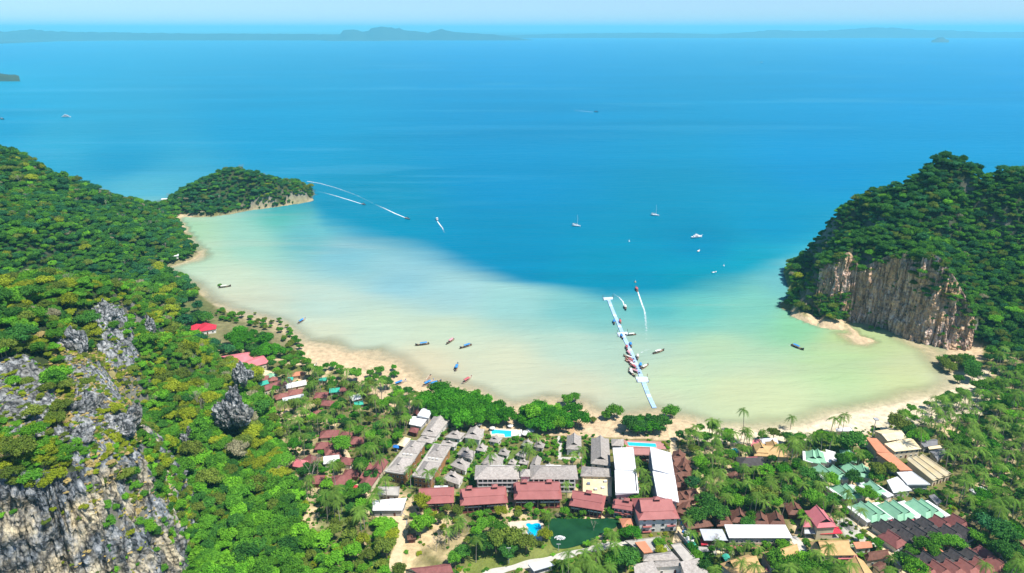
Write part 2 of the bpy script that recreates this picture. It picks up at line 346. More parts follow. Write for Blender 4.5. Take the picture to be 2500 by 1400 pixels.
yv = np.array(yv); uv_ = np.linspace(-1, 1, 331)
SX = uv_[None, :]*(yv[:, None]*.92+330); SY = np.repeat(yv[:, None], len(uv_), 1)
sp, sq, _ = proj(SX, SY, 0)
wx = fbm(SX*.006, SY*.004, 4, 1)*30+fbm(SX*.02, SY*.05, 3, 2)*16; wy = fbm(SX*.004+40, SY*.006, 4, 3)*26+fbm(SX*.012, SY*.06, 3, 2)*9
wq = np.minimum(1, 700/np.maximum(SY, 1)); qx = sp+wx*wq; qy = sq+wy*wq
def idw(tab):
    num = 0; den = 0
    for x, y, c in tab:
        w = 1/(((qx-x)*.6)**2+((qy-y)*1.0)**2+900)**1.7; num = num+w[..., None]*np.array(lin(c)); den = den+w
    return num/den[..., None]
yb = np.interp(qx, [0,700,765,800,900,1000,1150,1290,1420,1480,1600,1700,1800,1900,2000,2200], [488,494,494,528,560,592,640,682,706,716,712,698,684,640,600,560])
wd = np.interp(qx, [0,765,900,1150,1400,1600,1800], [24,46,64,42,30,40,60])
mk = smooth(-.4, 1.0, (qy-yb)/wd)
SC = idw(DEEP)*(1-mk[..., None]) + idw(SHAL)*1.09*mk[..., None]
SC = SC/E_SEA*np.clip(1+fbm(SX*.004, SY*.03, 4, 6)*.09*wq+fbm(SX*.03, SY*.12, 3, 5)*.05*wq, .75, 1.3)[..., None]
weed = smooth(.12, .42, fbm(SX*.009+3, SY*.022, 4, 1))*mk*.14; SC = SC*(1-weed[..., None]) + SC*np.array((.78,.92,.95))*weed[..., None]
silt = smooth(.1, .4, fbm(SX*.005-7, SY*.035, 4, 7))*mk*.28; SC = SC*(1-silt[..., None]) + np.array(lin((222,222,198)))/E_SEA*silt[..., None]*.55 + SC*silt[..., None]*.45
SC = SC*(1+.11*fbm(SX*.0012+SY*.0008, SY*.006-SX*.0008, 4, 3)*(1-mk))[..., None]
streak = smooth(.22, .5, fbm(SX*.0016+SY*.0006, SY*.011, 4, 2))*smooth(380, 240, sq)*smooth(90, 160, sq)*.26 + smooth(.2, .45, fbm(SX*.003+SY*.0015+31, SY*.02, 4, 4))*smooth(300, 350, sq)*smooth(560, 440, sq)*.22*smooth(1500, 1000, sp)
SC = SC*(1-streak[..., None]) + np.array(lin((90, 190, 228)))/E_SEA*streak[..., None]
depth = np.where((SX > xs[0]) & (SX < xs[-1]) & (SY < ys[-1]), -bil(GZ, SX, SY), 12.0)
ALPHA = np.clip(.12+smooth(-.05, .75, depth+fbm(SX*.05, SY*.05, 3, 7)*.15)*.9, 0, 1)
nr, nc = SX.shape; idx = np.arange(nr*nc).reshape(nr, nc)
faces = np.stack([idx[:-1, :-1], idx[:-1, 1:], idx[1:, 1:], idx[1:, :-1]], -1).reshape(-1, 4)
dq = np.maximum.reduce([depth[:-1, :-1], depth[1:, :-1], depth[:-1, 1:], depth[1:, 1:]]).ravel(); faces = faces[dq > -.6]
wm = bpy.data.meshes.new('sea'); wm.vertices.add(nr*nc); wm.vertices.foreach_set('co', np.stack([SX, SY, SX*0], -1).astype(np.float32).ravel())
wm.loops.add(faces.size); wm.polygons.add(len(faces)); wm.loops.foreach_set('vertex_index', faces.astype(np.int32).ravel())
wm.polygons.foreach_set('loop_start', np.arange(0, faces.size, 4, dtype=np.int32)); wm.polygons.foreach_set('loop_total', np.full(len(faces), 4, np.int32)); wm.update(calc_edges=True)
ca = wm.color_attributes.new('water', 'FLOAT_COLOR', 'POINT'); ca.data.foreach_set('color', np.concatenate([SC, ALPHA[..., None]], -1).astype(np.float32).ravel())
m, n, l, b = new_mat('sea_water')
vc = N(n, 'ShaderNodeVertexColor', layer_name='water'); l.new(vc.outputs['Color'], b.inputs['Base Color']); l.new(vc.outputs['Alpha'], b.inputs['Alpha'])
b.inputs['Roughness'].default_value = .3; b.inputs['IOR'].default_value = 1.08; b.inputs['Specular IOR Level'].default_value = .2
tc = N(n, 'ShaderNodeTexCoord'); mp = N(n, 'ShaderNodeMapping'); mp.inputs['Scale'].default_value = (.05, .16, 1); mp.inputs['Rotation'].default_value = (0, 0, math.radians(9)); l.new(tc.outputs['Object'], mp.inputs[0])
t1 = N(n, 'ShaderNodeTexNoise', Scale=1.0, Detail=5.0, Roughness=.6, Distortion=.6); l.new(mp.outputs[0], t1.inputs['Vector'])
mp2 = N(n, 'ShaderNodeMapping'); mp2.inputs['Scale'].default_value = (.012, .05, 1); mp2.inputs['Rotation'].default_value = (0, 0, math.radians(-7)); l.new(tc.outputs['Object'], mp2.inputs[0])
t3 = N(n, 'ShaderNodeTexNoise', Scale=1.0, Detail=4.0, Roughness=.55, Distortion=1.0); l.new(mp2.outputs[0], t3.inputs['Vector'])
bp0 = N(n, 'ShaderNodeBump', Strength=.35, Distance=5.0); l.new(t3.outputs[0], bp0.inputs['Height'])
bp = N(n, 'ShaderNodeBump', Strength=.55, Distance=1.8); l.new(t1.outputs[0], bp.inputs['Height']); l.new(bp0.outputs[0], bp.inputs['Normal']); l.new(bp.outputs[0], b.inputs['Normal'])
wm.materials.append(m); so = link(bpy.data.objects.new('sea', wm)); tag(so, 'turquoise sea paling over the shallow sand of the bay', kind='structure')

# ================================================================== far coast
far_m = paint('far_forest', (.05, .085, .04), var=.4, scale=.004)
def far_hill(name, prof, dist, thick, label, kindo='structure'):
    """ridge profile [(px, py top)] standing at a distance; real depth front to back"""
    pts = densify(prof, 8); rows = []; R = 7
    for i, (px, py) in enumerate(pts):
        X = (px-CX)/F; dd = dist/CP
        yb_ = dist; zt = max(2, zfor(yb_, py)); zt *= 1+.12*float(fbm(np.array(px*.11), np.array(3.1), 3))
        x0 = X*dist/(CP-(py-CY)/F*SP)
        for k in range(R):
            t = k/(R-1); rows.append((x0*(1+(t-.5)*thick/dist), yb_+(t-.5)*thick, -3+(zt+3)*math.sin(math.pi*t)**.6 if 0 < k < R-1 else -3))
    fs = [(i*R+k, (i+1)*R+k, (i+1)*R+k+1, i*R+k+1) for i in range(len(pts)-1) for k in range(R-1)]
    o = obj(name, rows, fs, far_m, smooth_=True); tag(o, label, kind=kindo); return o
def far_land(name, pts, label):
    near = [at(x, y, 0) for x, y in pts]; far = [at(x, 77.5, 0) for x, y in pts]
    vs = [(p.x, p.y, -2) for p in near]+[(p.x*1.002, p.y*1.002, 14) for p in near]+[(p.x, p.y, 14) for p in far]; k = len(pts)
    fs = [(i, i+1, k+i+1, k+i) for i in range(k-1)]+[(k+i, k+i+1, 2*k+i+1, 2*k+i) for i in range(k-1)]
    tag(obj(name, vs, fs, far_m), label, kind='structure')
far_land('coast', [(-700,104),(-200,106),(0,107),(75,104),(150,101),(400,98),(560,95),(640,96),(730,96),(800,100),(930,100),(1060,98),(1200,96),(1300,93),(1550,92),(1700,93),(1900,92),(2100,90),(2400,89),(2900,88)], 'low hazy coast along the horizon')
far_hill('hills', [(-300,82),(-100,80),(40,76),(75,71),(110,76),(300,80),(500,82),(700,83),(830,84),(838,75),(862,72),(885,78),(900,76),(905,70),(930,66),(955,67),(975,70),(985,74),(1015,77),(1045,80),(1065,74),(1078,71),(1100,76),(1120,78),(1135,81),(1200,84),(1260,92),(1300,99)], 16500, 1500, 'hazy karst hills on the far shore')
far_hill('hills', [(1080,99),(1180,88),(1400,82),(1600,80),(1750,84),(1820,79),(1880,74),(1940,75),(2000,76),(2060,72),(2130,67),(2200,69),(2260,74),(2330,75),(2420,79),(2500,78),(2700,74),(2900,80)], 21000, 2500, 'long hazy hills on the right of the horizon')
far_hill('islet', [(2275,99),(2282,97),(2290,92),(2302,91),(2310,96),(2318,99)], 13500, 250, 'tiny hazy islet below the right horizon', 'structure')
far_hill('islet', [(-120,186),(-60,182),(-10,180),(8,180),(22,182),(36,183),(46,186)], 3500, 90, 'low dark islet at the left edge of the open sea', 'structure')
# ================================================================== haze
hz = MB().box((0, 31000, 180), (150000, 64000, 420)).build('haze', None)
m = bpy.data.materials.new('haze_air'); m.use_nodes = True; n = m.node_tree.nodes; l = m.node_tree.links
for x in list(n): n.remove(x)
out = N(n, 'ShaderNodeOutputMaterial'); pv = N(n, 'ShaderNodeVolumePrincipled'); pv.inputs['Color'].default_value = (.25, .80, .96, 1); pv.inputs['Density'].default_value = 6.4e-5; pv.inputs['Anisotropy'].default_value = 0.0
l.new(pv.outputs[0], out.inputs['Volume']); hz.data.materials.append(m); tag(hz, 'pale blue haze over the sea', kind='stuff')
# ================================================================== cliffs
def rock_mat(name, dark, mid, light, warm, warm_amt, zsc=.10, crack=1.0, csc=.23):
    m, n, l, b = new_mat(name)
    tc = N(n, 'ShaderNodeTexCoord'); mp = N(n, 'ShaderNodeMapping'); mp.inputs['Scale'].default_value = (1, 1, zsc); l.new(tc.outputs['Object'], mp.inputs[0])
    a = N(n, 'ShaderNodeTexNoise', Scale=.42, Detail=9.0, Roughness=.72, Distortion=.4); l.new(mp.outputs[0], a.inputs['Vector'])
    r = ramp(n, [(.28, tuple(x*.5 for x in dark)), (.42, dark), (.52, mid), (.66, light)]); l.new(a.outputs[0], r.inputs[0])
    c = N(n, 'ShaderNodeTexNoise', Scale=.055, Detail=5.0, Roughness=.6); l.new(tc.outputs['Object'], c.inputs['Vector'])
    rr = ramp(n, [(.50-.12*warm_amt, (0,0,0)), (.62, (1,1,1))]); l.new(c.outputs[0], rr.inputs[0])
    w = N(n, 'ShaderNodeTexNoise', Scale=.6, Detail=7.0, Roughness=.7); l.new(mp.outputs[0], w.inputs['Vector'])
    wr = ramp(n, [(.36, tuple(x*.25 for x in warm)), (.5, warm), (.66, tuple(min(.8, x*1.35) for x in warm))]); l.new(w.outputs[0], wr.inputs[0])
    mx = N(n, 'ShaderNodeMix', data_type='RGBA'); l.new(rr.outputs[0], mx.inputs[0]); l.new(r.outputs[0], mx.inputs[6]); l.new(wr.outputs[0], mx.inputs[7])
    mp3 = N(n, 'ShaderNodeMapping'); mp3.inputs['Scale'].default_value = (1, 1, max(.16, zsc)); l.new(tc.outputs['Object'], mp3.inputs[0])
    wv = N(n, 'ShaderNodeTexNoise', Scale=.5, Detail=4.0); l.new(tc.outputs['Object'], wv.inputs['Vector']); va_ = N(n, 'ShaderNodeVectorMath', operation='MULTIPLY_ADD'); va_.inputs[1].default_value = (2.2,2.2,2.2); l.new(wv.outputs['Color'], va_.inputs[0]); l.new(mp3.outputs[0], va_.inputs[2])
    ck = N(n, 'ShaderNodeTexVoronoi', feature='DISTANCE_TO_EDGE', Scale=csc); l.new(va_.outputs[0], ck.inputs['Vector'])
    cr = ramp(n, [(.0, (.16,.16,.17)), (.07, (.75,.75,.75)), (.2, (1,1,1))]); l.new(ck.outputs['Distance'], cr.inputs[0])
    mu = N(n, 'ShaderNodeMix', data_type='RGBA', blend_type='MULTIPLY'); mu.inputs[0].default_value = crack; l.new(mx.outputs[2], mu.inputs[6]); l.new(cr.outputs[0], mu.inputs[7])
    l.new(mu.outputs[2], b.inputs['Base Color']); b.inputs['Roughness'].default_value = .92; b.inputs['Specular IOR Level'].default_value = .15
    d = N(n, 'ShaderNodeTexNoise', Scale=.9, Detail=8.0, Roughness=.7); l.new(mp.outputs[0], d.inputs['Vector'])
    e = N(n, 'ShaderNodeTexVoronoi', Scale=.55); l.new(tc.outputs['Object'], e.inputs['Vector'])
    ad = N(n, 'ShaderNodeMath', operation='ADD'); l.new(d.outputs[0], ad.inputs[0]); l.new(e.outputs[0], ad.inputs[1])
    bp = N(n, 'ShaderNodeBump', Strength=.9, Distance=1.1); l.new(ad.outputs[0], bp.inputs['Height']); l.new(bp.outputs[0], b.inputs['Normal'])
    return m
rock_grey = rock_mat('limestone_grey', (.075,.088,.10), (.22,.24,.255), (.48,.49,.48), (.62,.52,.34), .45, zsc=.07, csc=.15)
rock_brown = rock_mat('limestone_stained', (.19,.115,.085), (.54,.38,.29), (.88,.80,.70), (.70,.43,.23), .45, zsc=.06, crack=.6, csc=.12)
rock_crag = rock_mat('limestone_weathered', (.13,.14,.145), (.33,.345,.35), (.60,.60,.58), (.25,.25,.23), .2, zsc=.5)
def loft(name, top, bot, mat, label, seg, rows, amp, out):
    T = [Vector(p) for p in densify([tuple(p) for p in top], 1e9)]; 
    def resample(P, n):
        P = [Vector(p) for p in P]; k = len(P)-1
        # even parameter per original segment keeps top and foot matched
        o = []
        for i in range(n+1):
            t = i/n*k; j = min(int(t), k-1); o.append(P[j].lerp(P[j+1], t-j))
        return o
    T = resample(top, seg); Bm = resample(bot, seg)
    for A in (T, Bm):
        for _ in range(3*seg//(len(top)-1)//2):
            A[1:-1] = [(A[i-1]+A[i]*2+A[i+1])/4 for i in range(1, len(A)-1)]
    vs = np.zeros((seg+1, rows+1, 3))
    for i in range(seg+1):
        for j in range(rows+1):
            t = j/rows; p = T[i].lerp(Bm[i], t); s = math.sin(math.pi*min(1, t*1.0))
            vs[i, j] = p
    tng = np.gradient(np.array([(p.x, p.y) for p in Bm]), axis=0); ln = np.hypot(tng[:, 0], tng[:, 1])+1e-6
    nx, ny = tng[:, 1]/ln*out, -tng[:, 0]/ln*out
    arc = np.cumsum(ln)[:, None]+np.zeros((1, rows+1)); zz = vs[..., 2]
    d = fbm(arc*.11, zz*.018, 4, 1)*amp*1.3 + np.abs(fbm(arc*.17, zz*.02, 4, 3))*amp*1.5 + fbm(arc*.12, zz*.11, 4, 5)*amp*1.1 + fbm(arc*.7, zz*.35, 3, 2)*amp*.34 + np.maximum(0, fbm(arc*.4, zz*.3, 3, 6)-.15)*amp*1.2 - smooth(.12, .3, np.abs(fbm(arc*.09, zz*.006, 3, 4)))*0 - np.maximum(0, .07-np.abs(fbm(arc*.14, zz*.008, 3, 7)))*amp*9
    edge = np.minimum(1, np.linspace(0, 1, rows+1)*12)[None, :]
    d = (d+.3*amp)*(.25+.75*edge)
    vs[..., 0] += nx[:, None]*d; vs[..., 1] += ny[:, None]*d
    R = rows+1; f = [(i*R+j, i*R+j+1, (i+1)*R+j+1, (i+1)*R+j) for i in range(seg) for j in range(rows)]
    if out < 0: f = [q[::-1] for q in f]
    o = obj(name, vs.reshape(-1, 3), f, mat); tag(o, label, kind='structure'); return o, vs
lc, LCV = loft('cliff', LC_TOP, LC_BOT, rock_grey, 'grey streaked limestone cliff face in the lower left corner', 380, 150, 3.4, 1)
rc, RCV = loft('cliff', [tuple(p) for p in rc_top], [tuple(p) for p in rc_bot], rock_brown, 'brown and white stained cliff face of the right headland', 300, 110, 3.2, 1)

def crag(px, py, z, size, label, seed, tall=1.0, n=7):
    """weathered limestone outcrop: fused spires with knife-edged relief"""
    p = at(px, py, z); bm = bmesh.new(); r = random.Random(seed)
    for k in range(n):
        s = size*r.uniform(.34, .62); h = size*tall*r.uniform(.5, 1.0)*(1.25 if k == 0 else .8)
        cx, cy_ = (0, 0) if k == 0 else (r.uniform(-.62, .62)*size, r.uniform(-.5, .5)*size)
        mt = Matrix.Translation((cx, cy_, h*.25)) @ Matrix.Diagonal((s, s*.8, h, 1))
        bmesh.ops.create_icosphere(bm, subdivisions=4, radius=1.0, matrix=mt)
    co = np.array([v.co for v in bm.verts]); 
    a = fbm(co[:, 0]*.5+seed, co[:, 2]*.22+co[:, 1]*.5, 4, 1); b2 = np.abs(fbm(co[:, 0]*.8+co[:, 1]*.7, co[:, 2]*.45+seed*3, 4, 2))
    for v, q, w in zip(bm.verts, a, b2):
        nrm = v.normal; v.co += nrm*(q*size*.22 - w*size*.30) + Vector((0, 0, float(q)*size*.2))
    me = bpy.data.meshes.new('rock_outcrop'); bm.to_mesh(me); bm.free(); me.materials.append(rock_crag)
    o = link(bpy.data.objects.new('rock_outcrop', me)); o.location = p; o.rotation_euler.z = r.uniform(0, 6)
    return tag(o, label, 'rock', 'limestone outcrops on the left hill')
CRAGS = [(578,1010,27,11.5,'large grey jagged rock tower rising from forest beside the village',1,1.1),(592,925,25,6.2,'small grey jagged rock above the large salmon roof',2,1.3),
 (262,775,72,10,'pitted grey rock outcrop near the crest of the left hill',3,1.0),(182,850,83,7,'dark pointed rock left of the crest outcrop',5,1.3),
 (365,805,50,5,'slim upright grey rock slab on the right crest shoulder',8,1.8),
 (215,985,82,10,'rock ledge amid dry yellow grass above the cliff',9,.55,9),(300,1040,73,9,'rock knob at the upper corner of the left cliff',10,.7,9),(465,1075,20,5,'half hidden dark rock below the jagged tower',11,1.6),(165,1075,82,9,'rock face tucked under trees at the cliff top',12,.6,9)]
crag_xy = []
for c in CRAGS:
    o = crag(*c); crag_xy.append((o.location.x, o.location.y, c[3]))

SLABS = [[(150,865),(235,875),(300,965),(345,1075),(335,1125),(260,1135),(180,1145),(150,1080),(185,985)], [(-60,885),(60,868),(125,905),(140,1000),(100,1075),(-60,1060)], [(235,745),(300,750),(335,840),(330,900),(270,905),(225,820)]]
def slab(poly, label, seed, amp):
    def cast(px, py):
        z = 85.0
        for _ in range(12): p = at(px, py, z); z = .5*z+.5*float(ground(p.x, p.y))
        return p
    P = [cast(*q) for q in poly]; x0, x1 = min(p.x for p in P)-8, max(p.x for p in P)+8; y0, y1 = min(p.y for p in P)-10, max(p.y for p in P)+10
    X, Y = np.meshgrid(np.arange(x0, x1, .8), np.arange(y0, y1, .8)); Z = ground(X, Y); a, b_, _ = proj(X, Y, Z); mk_ = inpoly(poly, a, b_).astype(float); mk_ = blur(mk_, 10)
    r1 = 1-2*np.abs(fbm(X*.10+seed, Y*.13, 4, 1)); r2 = 1-2*np.abs(fbm(X*.28-seed, Y*.32, 4, 3)); H = amp*(.55*r1+.35*r2+.5*fbm(X*.05, Y*.05+seed, 2, 2)); Zr = Z-1.6+mk_*(1.4+H)+fbm(X*.8, Y*.8, 3, 5)*.5
    n0, n1_ = X.shape; id_ = np.arange(n0*n1_).reshape(n0, n1_); ok = mk_ > .08
    q = np.stack([id_[:-1, :-1], id_[:-1, 1:], id_[1:, 1:], id_[1:, :-1]], -1)[ok[:-1, :-1] & ok[1:, 1:]]
    used = np.unique(q); rm = np.full(n0*n1_, -1); rm[used] = np.arange(len(used)); co = np.stack([X, Y, Zr], -1).reshape(-1, 3)[used]
    o = obj('rock_slab', co, [tuple(int(v) for v in rm[f]) for f in q], rock_crag); tag(o, label, kind='structure'); return co
SLABV = [slab(SLABS[0], 'grey and yellow rock slope above the left cliff', 3, 5.0), slab(SLABS[1], 'pale grey rock dome at the left picture edge', 8, 5.0), slab(SLABS[2], 'steep grey rock below the crest of the left hill', 5, 5.5)]
def on_slab(px, py): return any(inpoly(P, np.array([px]), np.array([py]))[0] for P in SLABS)
# ================================================================== trees: prototypes (not linked to the scene)
def leaf_mat(name, c1, c2, trans=.25, spec=.25):
    m, n, l, b = new_mat(name)
    for x in list(n):
        if x.type == 'BSDF_PRINCIPLED': n.remove(x)
    out = [x for x in n if x.type == 'OUTPUT_MATERIAL'][0]
    oi = N(n, 'ShaderNodeObjectInfo'); at_ = N(n, 'ShaderNodeAttribute', attribute_name='leaf')
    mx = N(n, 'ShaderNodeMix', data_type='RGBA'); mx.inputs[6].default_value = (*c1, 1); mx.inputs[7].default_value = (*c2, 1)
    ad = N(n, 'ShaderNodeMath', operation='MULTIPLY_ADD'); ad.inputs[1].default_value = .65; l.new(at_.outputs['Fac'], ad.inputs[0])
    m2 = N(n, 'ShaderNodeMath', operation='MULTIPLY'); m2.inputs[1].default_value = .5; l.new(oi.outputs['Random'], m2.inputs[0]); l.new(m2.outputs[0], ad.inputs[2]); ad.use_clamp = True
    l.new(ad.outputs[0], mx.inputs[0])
    mr = N(n, 'ShaderNodeMapRange'); mr.inputs[3].default_value = .80; mr.inputs[4].default_value = 1.18
    sn = N(n, 'ShaderNodeMath', operation='SINE'); mm = N(n, 'ShaderNodeMath', operation='MULTIPLY'); mm.inputs[1].default_value = 57.0; l.new(oi.outputs['Random'], mm.inputs[0]); l.new(mm.outputs[0], sn.inputs[0])
    mr.inputs[1].default_value = -1; l.new(sn.outputs[0], mr.inputs[0])
    hs = N(n, 'ShaderNodeHueSaturation'); l.new(mx.outputs[2], hs.inputs['Color']); l.new(mr.outputs[0], hs.inputs['Value'])
    df = N(n, 'ShaderNodeBsdfDiffuse'); tr = N(n, 'ShaderNodeBsdfTranslucent'); l.new(hs.outputs[0], df.inputs[0]); l.new(hs.outputs[0], tr.inputs[0])
    ms = N(n, 'ShaderNodeMixShader'); ms.inputs[0].default_value = trans; l.new(df.outputs[0], ms.inputs[1]); l.new(tr.outputs[0], ms.inputs[2]); l.new(ms.outputs[0], out.inputs['Surface'])
    return m
LEAF = {
 'dark':  leaf_mat('leaf_dark',  (.034,.130,.030), (.105,.290,.040)),
 'mid':   leaf_mat('leaf_mid',   (.055,.190,.022), (.165,.400,.035)),
 'bright':leaf_mat('leaf_bright',(.090,.290,.020), (.250,.560,.040)),
 'yellow':leaf_mat('leaf_yellow',(.170,.250,.015), (.420,.480,.035)),
 'olive': leaf_mat('leaf_olive', (.095,.165,.024), (.240,.310,.050)),
 'grey':  leaf_mat('leaf_grey',  (.250,.240,.140), (.460,.420,.260)),
 'teal':  leaf_mat('leaf_teal',  (.026,.120,.055), (.080,.260,.075)),
 'mangrove': leaf_mat('leaf_mangrove', (.036,.180,.016), (.120,.400,.024)),
 'straw': leaf_mat('leaf_straw', (.44,.35,.13), (.74,.60,.27)),
 'palm':  leaf_mat('leaf_palm',  (.058,.150,.020), (.185,.315,.050), trans=.2),
}
bark = paint('bark', (.20,.15,.11), scale=2.0, c2=(.10,.075,.055), rough=.9)
bark_pale = paint('bark_pale', (.42,.37,.30), scale=2.0, c2=(.22,.19,.15), rough=.9)
def leaf_quads(pts, nrms, sizes, r):
    """one small folded leaf clump per point -> verts, faces, leaf value per face"""
    n = len(pts); t = np.cross(nrms, r.normal(size=(n, 3))); t /= np.linalg.norm(t, axis=1)[:, None]+1e-9; b = np.cross(nrms, t)
    s = sizes[:, None]
    v = np.stack([pts-t*s-b*s*.6, pts+t*s-b*s*.7, pts+t*s*.8+b*s*.7, pts-t*s*.9+b*s*.6], 1)
    v[:, 0] -= nrms*s*.35; v[:, 2] -= nrms*s*.35
    return v.reshape(-1, 3), np.arange(4*n).reshape(-1, 4)
def crown_mesh(seed, R, Hc, base, lobes, nleaf, lsize, flat=.75, shell=.55):
    r = np.random.default_rng(seed); L = []
    for k in range(lobes):
        a = r.uniform(0, 2*math.pi); q = math.sqrt(r.uniform(0, 1))*.80 if k else 0
        z = base + Hc*(.5+.38*(1-q*q)*r.uniform(.7, 1.1)-.12*r.random())
        L.append((math.cos(a)*q*R, math.sin(a)*q*R, z, R*r.uniform(.20, .46)))
    P = []; Nn = []; S = []; Vv = []
    per = nleaf//lobes
    for (x, y, z, rr) in L:
        d = r.normal(size=(per, 3)); d[:, 2] = d[:, 2]*.9+.25; d /= np.linalg.norm(d, axis=1)[:, None]
        q = rr*(1-shell*r.random(per)**2.2*.6); q *= 1+.22*np.sin(d[:, 0]*7+x)*np.sin(d[:, 1]*6+y)+.18*r.random(per)**4
        P.append(np.array([x, y, z])+d*q[:, None]*[1, 1, flat]); nn = d+r.normal(size=(per, 3))*.75; Nn.append(nn/np.linalg.norm(nn, axis=1)[:, None]); S.append(lsize*r.uniform(.6, 1.25, per)); Vv.append(np.clip(r.normal(.45, .25)+r.normal(0, .2, per), 0, 1))
    P = np.concatenate(P); Nn = np.concatenate(Nn); S = np.concatenate(S); Vv = np.concatenate(Vv)
    v, f = leaf_quads(P, Nn, S, r)
    V = [tuple(x) for x in v]; Fc = [tuple(x) for x in f]; val = list(Vv)
    bm = bmesh.new()
    for (x, y, z, rr) in L:
        bmesh.ops.create_icosphere(bm, subdivisions=1, radius=1, matrix=Matrix.Translation((x, y, z-rr*.12)) @ Matrix.Diagonal((rr*.72, rr*.72, rr*.72*flat, 1)))
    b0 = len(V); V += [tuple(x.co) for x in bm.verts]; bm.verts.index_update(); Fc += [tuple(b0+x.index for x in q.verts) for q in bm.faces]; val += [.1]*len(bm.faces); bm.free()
    return V, Fc, val
def with_leaf(name, V, Fc, val, mat):
    me = mesh_of(name, V, Fc, mat); a = me.attributes.new('leaf', 'FLOAT', 'FACE'); a.data.foreach_set('value', np.array(val, np.float32)); return me
def trunk_mesh(name, H, r0, branches, spread, seed, mat, z0=-1.2, lean=0):
    r = random.Random(seed); mb = MB(); top = Vector((lean, 0, H*.62))
    mb.tube((0, 0, z0), Vector((lean*.4, 0, H*.3)), r0*1.25, r0*.85); mb.tube((lean*.4, 0, H*.3), top, r0*.85, r0*.6)
    for k in range(branches):
        a = 2*math.pi*k/branches+r.uniform(-.4, .4); s = Vector((lean*.7, 0, H*r.uniform(.38, .6))); e = Vector((math.cos(a)*spread*r.uniform(.5, .9), math.sin(a)*spread*r.uniform(.5, .9), H*r.uniform(.72, .9)))
        mid = s.lerp(e, .5)+Vector((0, 0, -.05*H)); mb.tube(s, mid, r0*.45, r0*.32, 5); mb.tube(mid, e, r0*.32, r0*.14, 5)
    return mb.mesh(name, mat)
# shape variants, crown radius about 1 tree-unit = metres; scaled per tree
SHAPES = []
for s, (R, Hc, base, lb, nl, ls, fl) in enumerate([(5.0,6.0,4.0,15,1900,.33,.8),(5.6,5.0,5.0,18,2100,.35,.7),(4.2,6.5,3.6,13,1700,.32,.95),(6.4,5.6,5.2,23,2500,.36,.66),(4.6,5.2,3.4,16,1800,.32,.85),(5.2,7.2,4.4,19,2200,.34,.9)]):
    SHAPES.append((crown_mesh(100+s, R, Hc, base, lb, nl, ls, fl), R, Hc+base, s))
CROWN = {}; TRUNK = []
for k, (cm, R, H, s) in enumerate(SHAPES):
    TRUNK.append(trunk_mesh('trunk', H*.95, .32, 6, R*.75, s, bark))
    for c in LEAF:
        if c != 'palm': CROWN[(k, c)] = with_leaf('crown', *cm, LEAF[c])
# sparse, half-bare crown
def bare_mesh(seed, H):
    r = random.Random(seed); mb = MB()
    def grow(p, d, L, rad, lev):
        e = p+d*L; mb.tube(p, e, rad, rad*.6, 4)
        if lev == 0: return
        for k in range(3):
            nd = (d+Vector((r.uniform(-1,1), r.uniform(-1,1), r.uniform(-.1,.7)))*.75).normalized(); grow(e, nd, L*.68, rad*.58, lev-1)
    grow(Vector((0,0,-1)), Vector((0,0,1)), H*.42, .26, 4); return mb.mesh('trunk', bark_pale)
BARE = [bare_mesh(5, 11), bare_mesh(6, 13)]
# coconut palms: bent trunk and feathered fronds
def palm_crown(seed, nf, L, droop):
    r = random.Random(seed); V = []; Fc = []; val = []
    for k in range(nf):
        a = 2*math.pi*k/nf*1.0+r.uniform(-.25, .25); up = r.uniform(-.35, 1.0); ll = L*r.uniform(.85, 1.1); va = r.uniform(.15, 1)
        d = Vector((math.cos(a), math.sin(a), 0)); sd = Vector((-d.y, d.x, 0)); prev = Vector((0,0,0)); ns = 9; pts = []
        for i in range(ns+1):
            t = i/ns; pts.append(d*(ll*t*(1-.18*max(0,up)*t)) + Vector((0,0, ll*(up*.75*t - droop*t*t))))
        for i in range(ns):
            t = (i+.5)/ns; w = ll*.21*math.sin(math.pi*min(1, t*.92+.1))**.7; p0, p1 = pts[i], pts[i+1]
            for sgn in (-1, 1):
                for h in (0, .5):
                    q0 = p0.lerp(p1, h); q1 = p0.lerp(p1, h+.36); b = len(V)
                    tip = q0.lerp(q1, .5)+sd*(sgn*w*r.uniform(.8, 1.1))+d*(w*.55)+Vector((0,0,-w*r.uniform(.25, .6)))
                    V += [tuple(q0), tuple(q1), tuple(tip)]; Fc.append((b, b+1, b+2)); val.append(min(1, max(0, va+r.uniform(-.2, .2))))
        for i in range(0, ns, 3):
            b = len(V); p0, p1 = pts[i], pts[min(ns, i+3)]; V += [tuple(p0-sd*.06), tuple(p0+sd*.06), tuple(p1+sd*.04), tuple(p1-sd*.04)]; Fc.append((b, b+1, b+2, b+3)); val.append(1)
    return with_leaf('fronds', V, Fc, val, LEAF['palm'])
PALM_C = [palm_crown(20+i, 17+i % 3, 4.3+.25*(i % 3), .62+.09*i) for i in range(5)]
def palm_trunk(seed, H, lean):
    mb = MB(); p = Vector((0,0,-1)); n = 7
    for i in range(n):
        t = (i+1)/n; q = Vector((lean*t*t, 0, -1+(H+1)*t)); mb.tube(p, q, .24-.09*(t-1/n), .24-.09*t, 6); p = q
    return mb.mesh('trunk', bark_pale)
PALM_T = [(palm_trunk(i, H, ln), H, ln) for i, (H, ln) in enumerate([(11,.6),(13,1.4),(15,.8),(9,1.2),(17,2.2)])]
PROTO = bpy.data.collections.new('forest_prototypes')          # only reached through the node group of the forests
_proto_index = {}
def proto_obj(key, me):
    o = bpy.data.objects.new('proto_%03d' % len(_proto_index), me); PROTO.objects.link(o); _proto_index[key] = len(_proto_index)
for k in range(len(SHAPES)):
    for c in LEAF:
        if c != 'palm': proto_obj((k, c), CROWN[(k, c)])
for i, b_ in enumerate(BARE): proto_obj(('bare', i), b_)
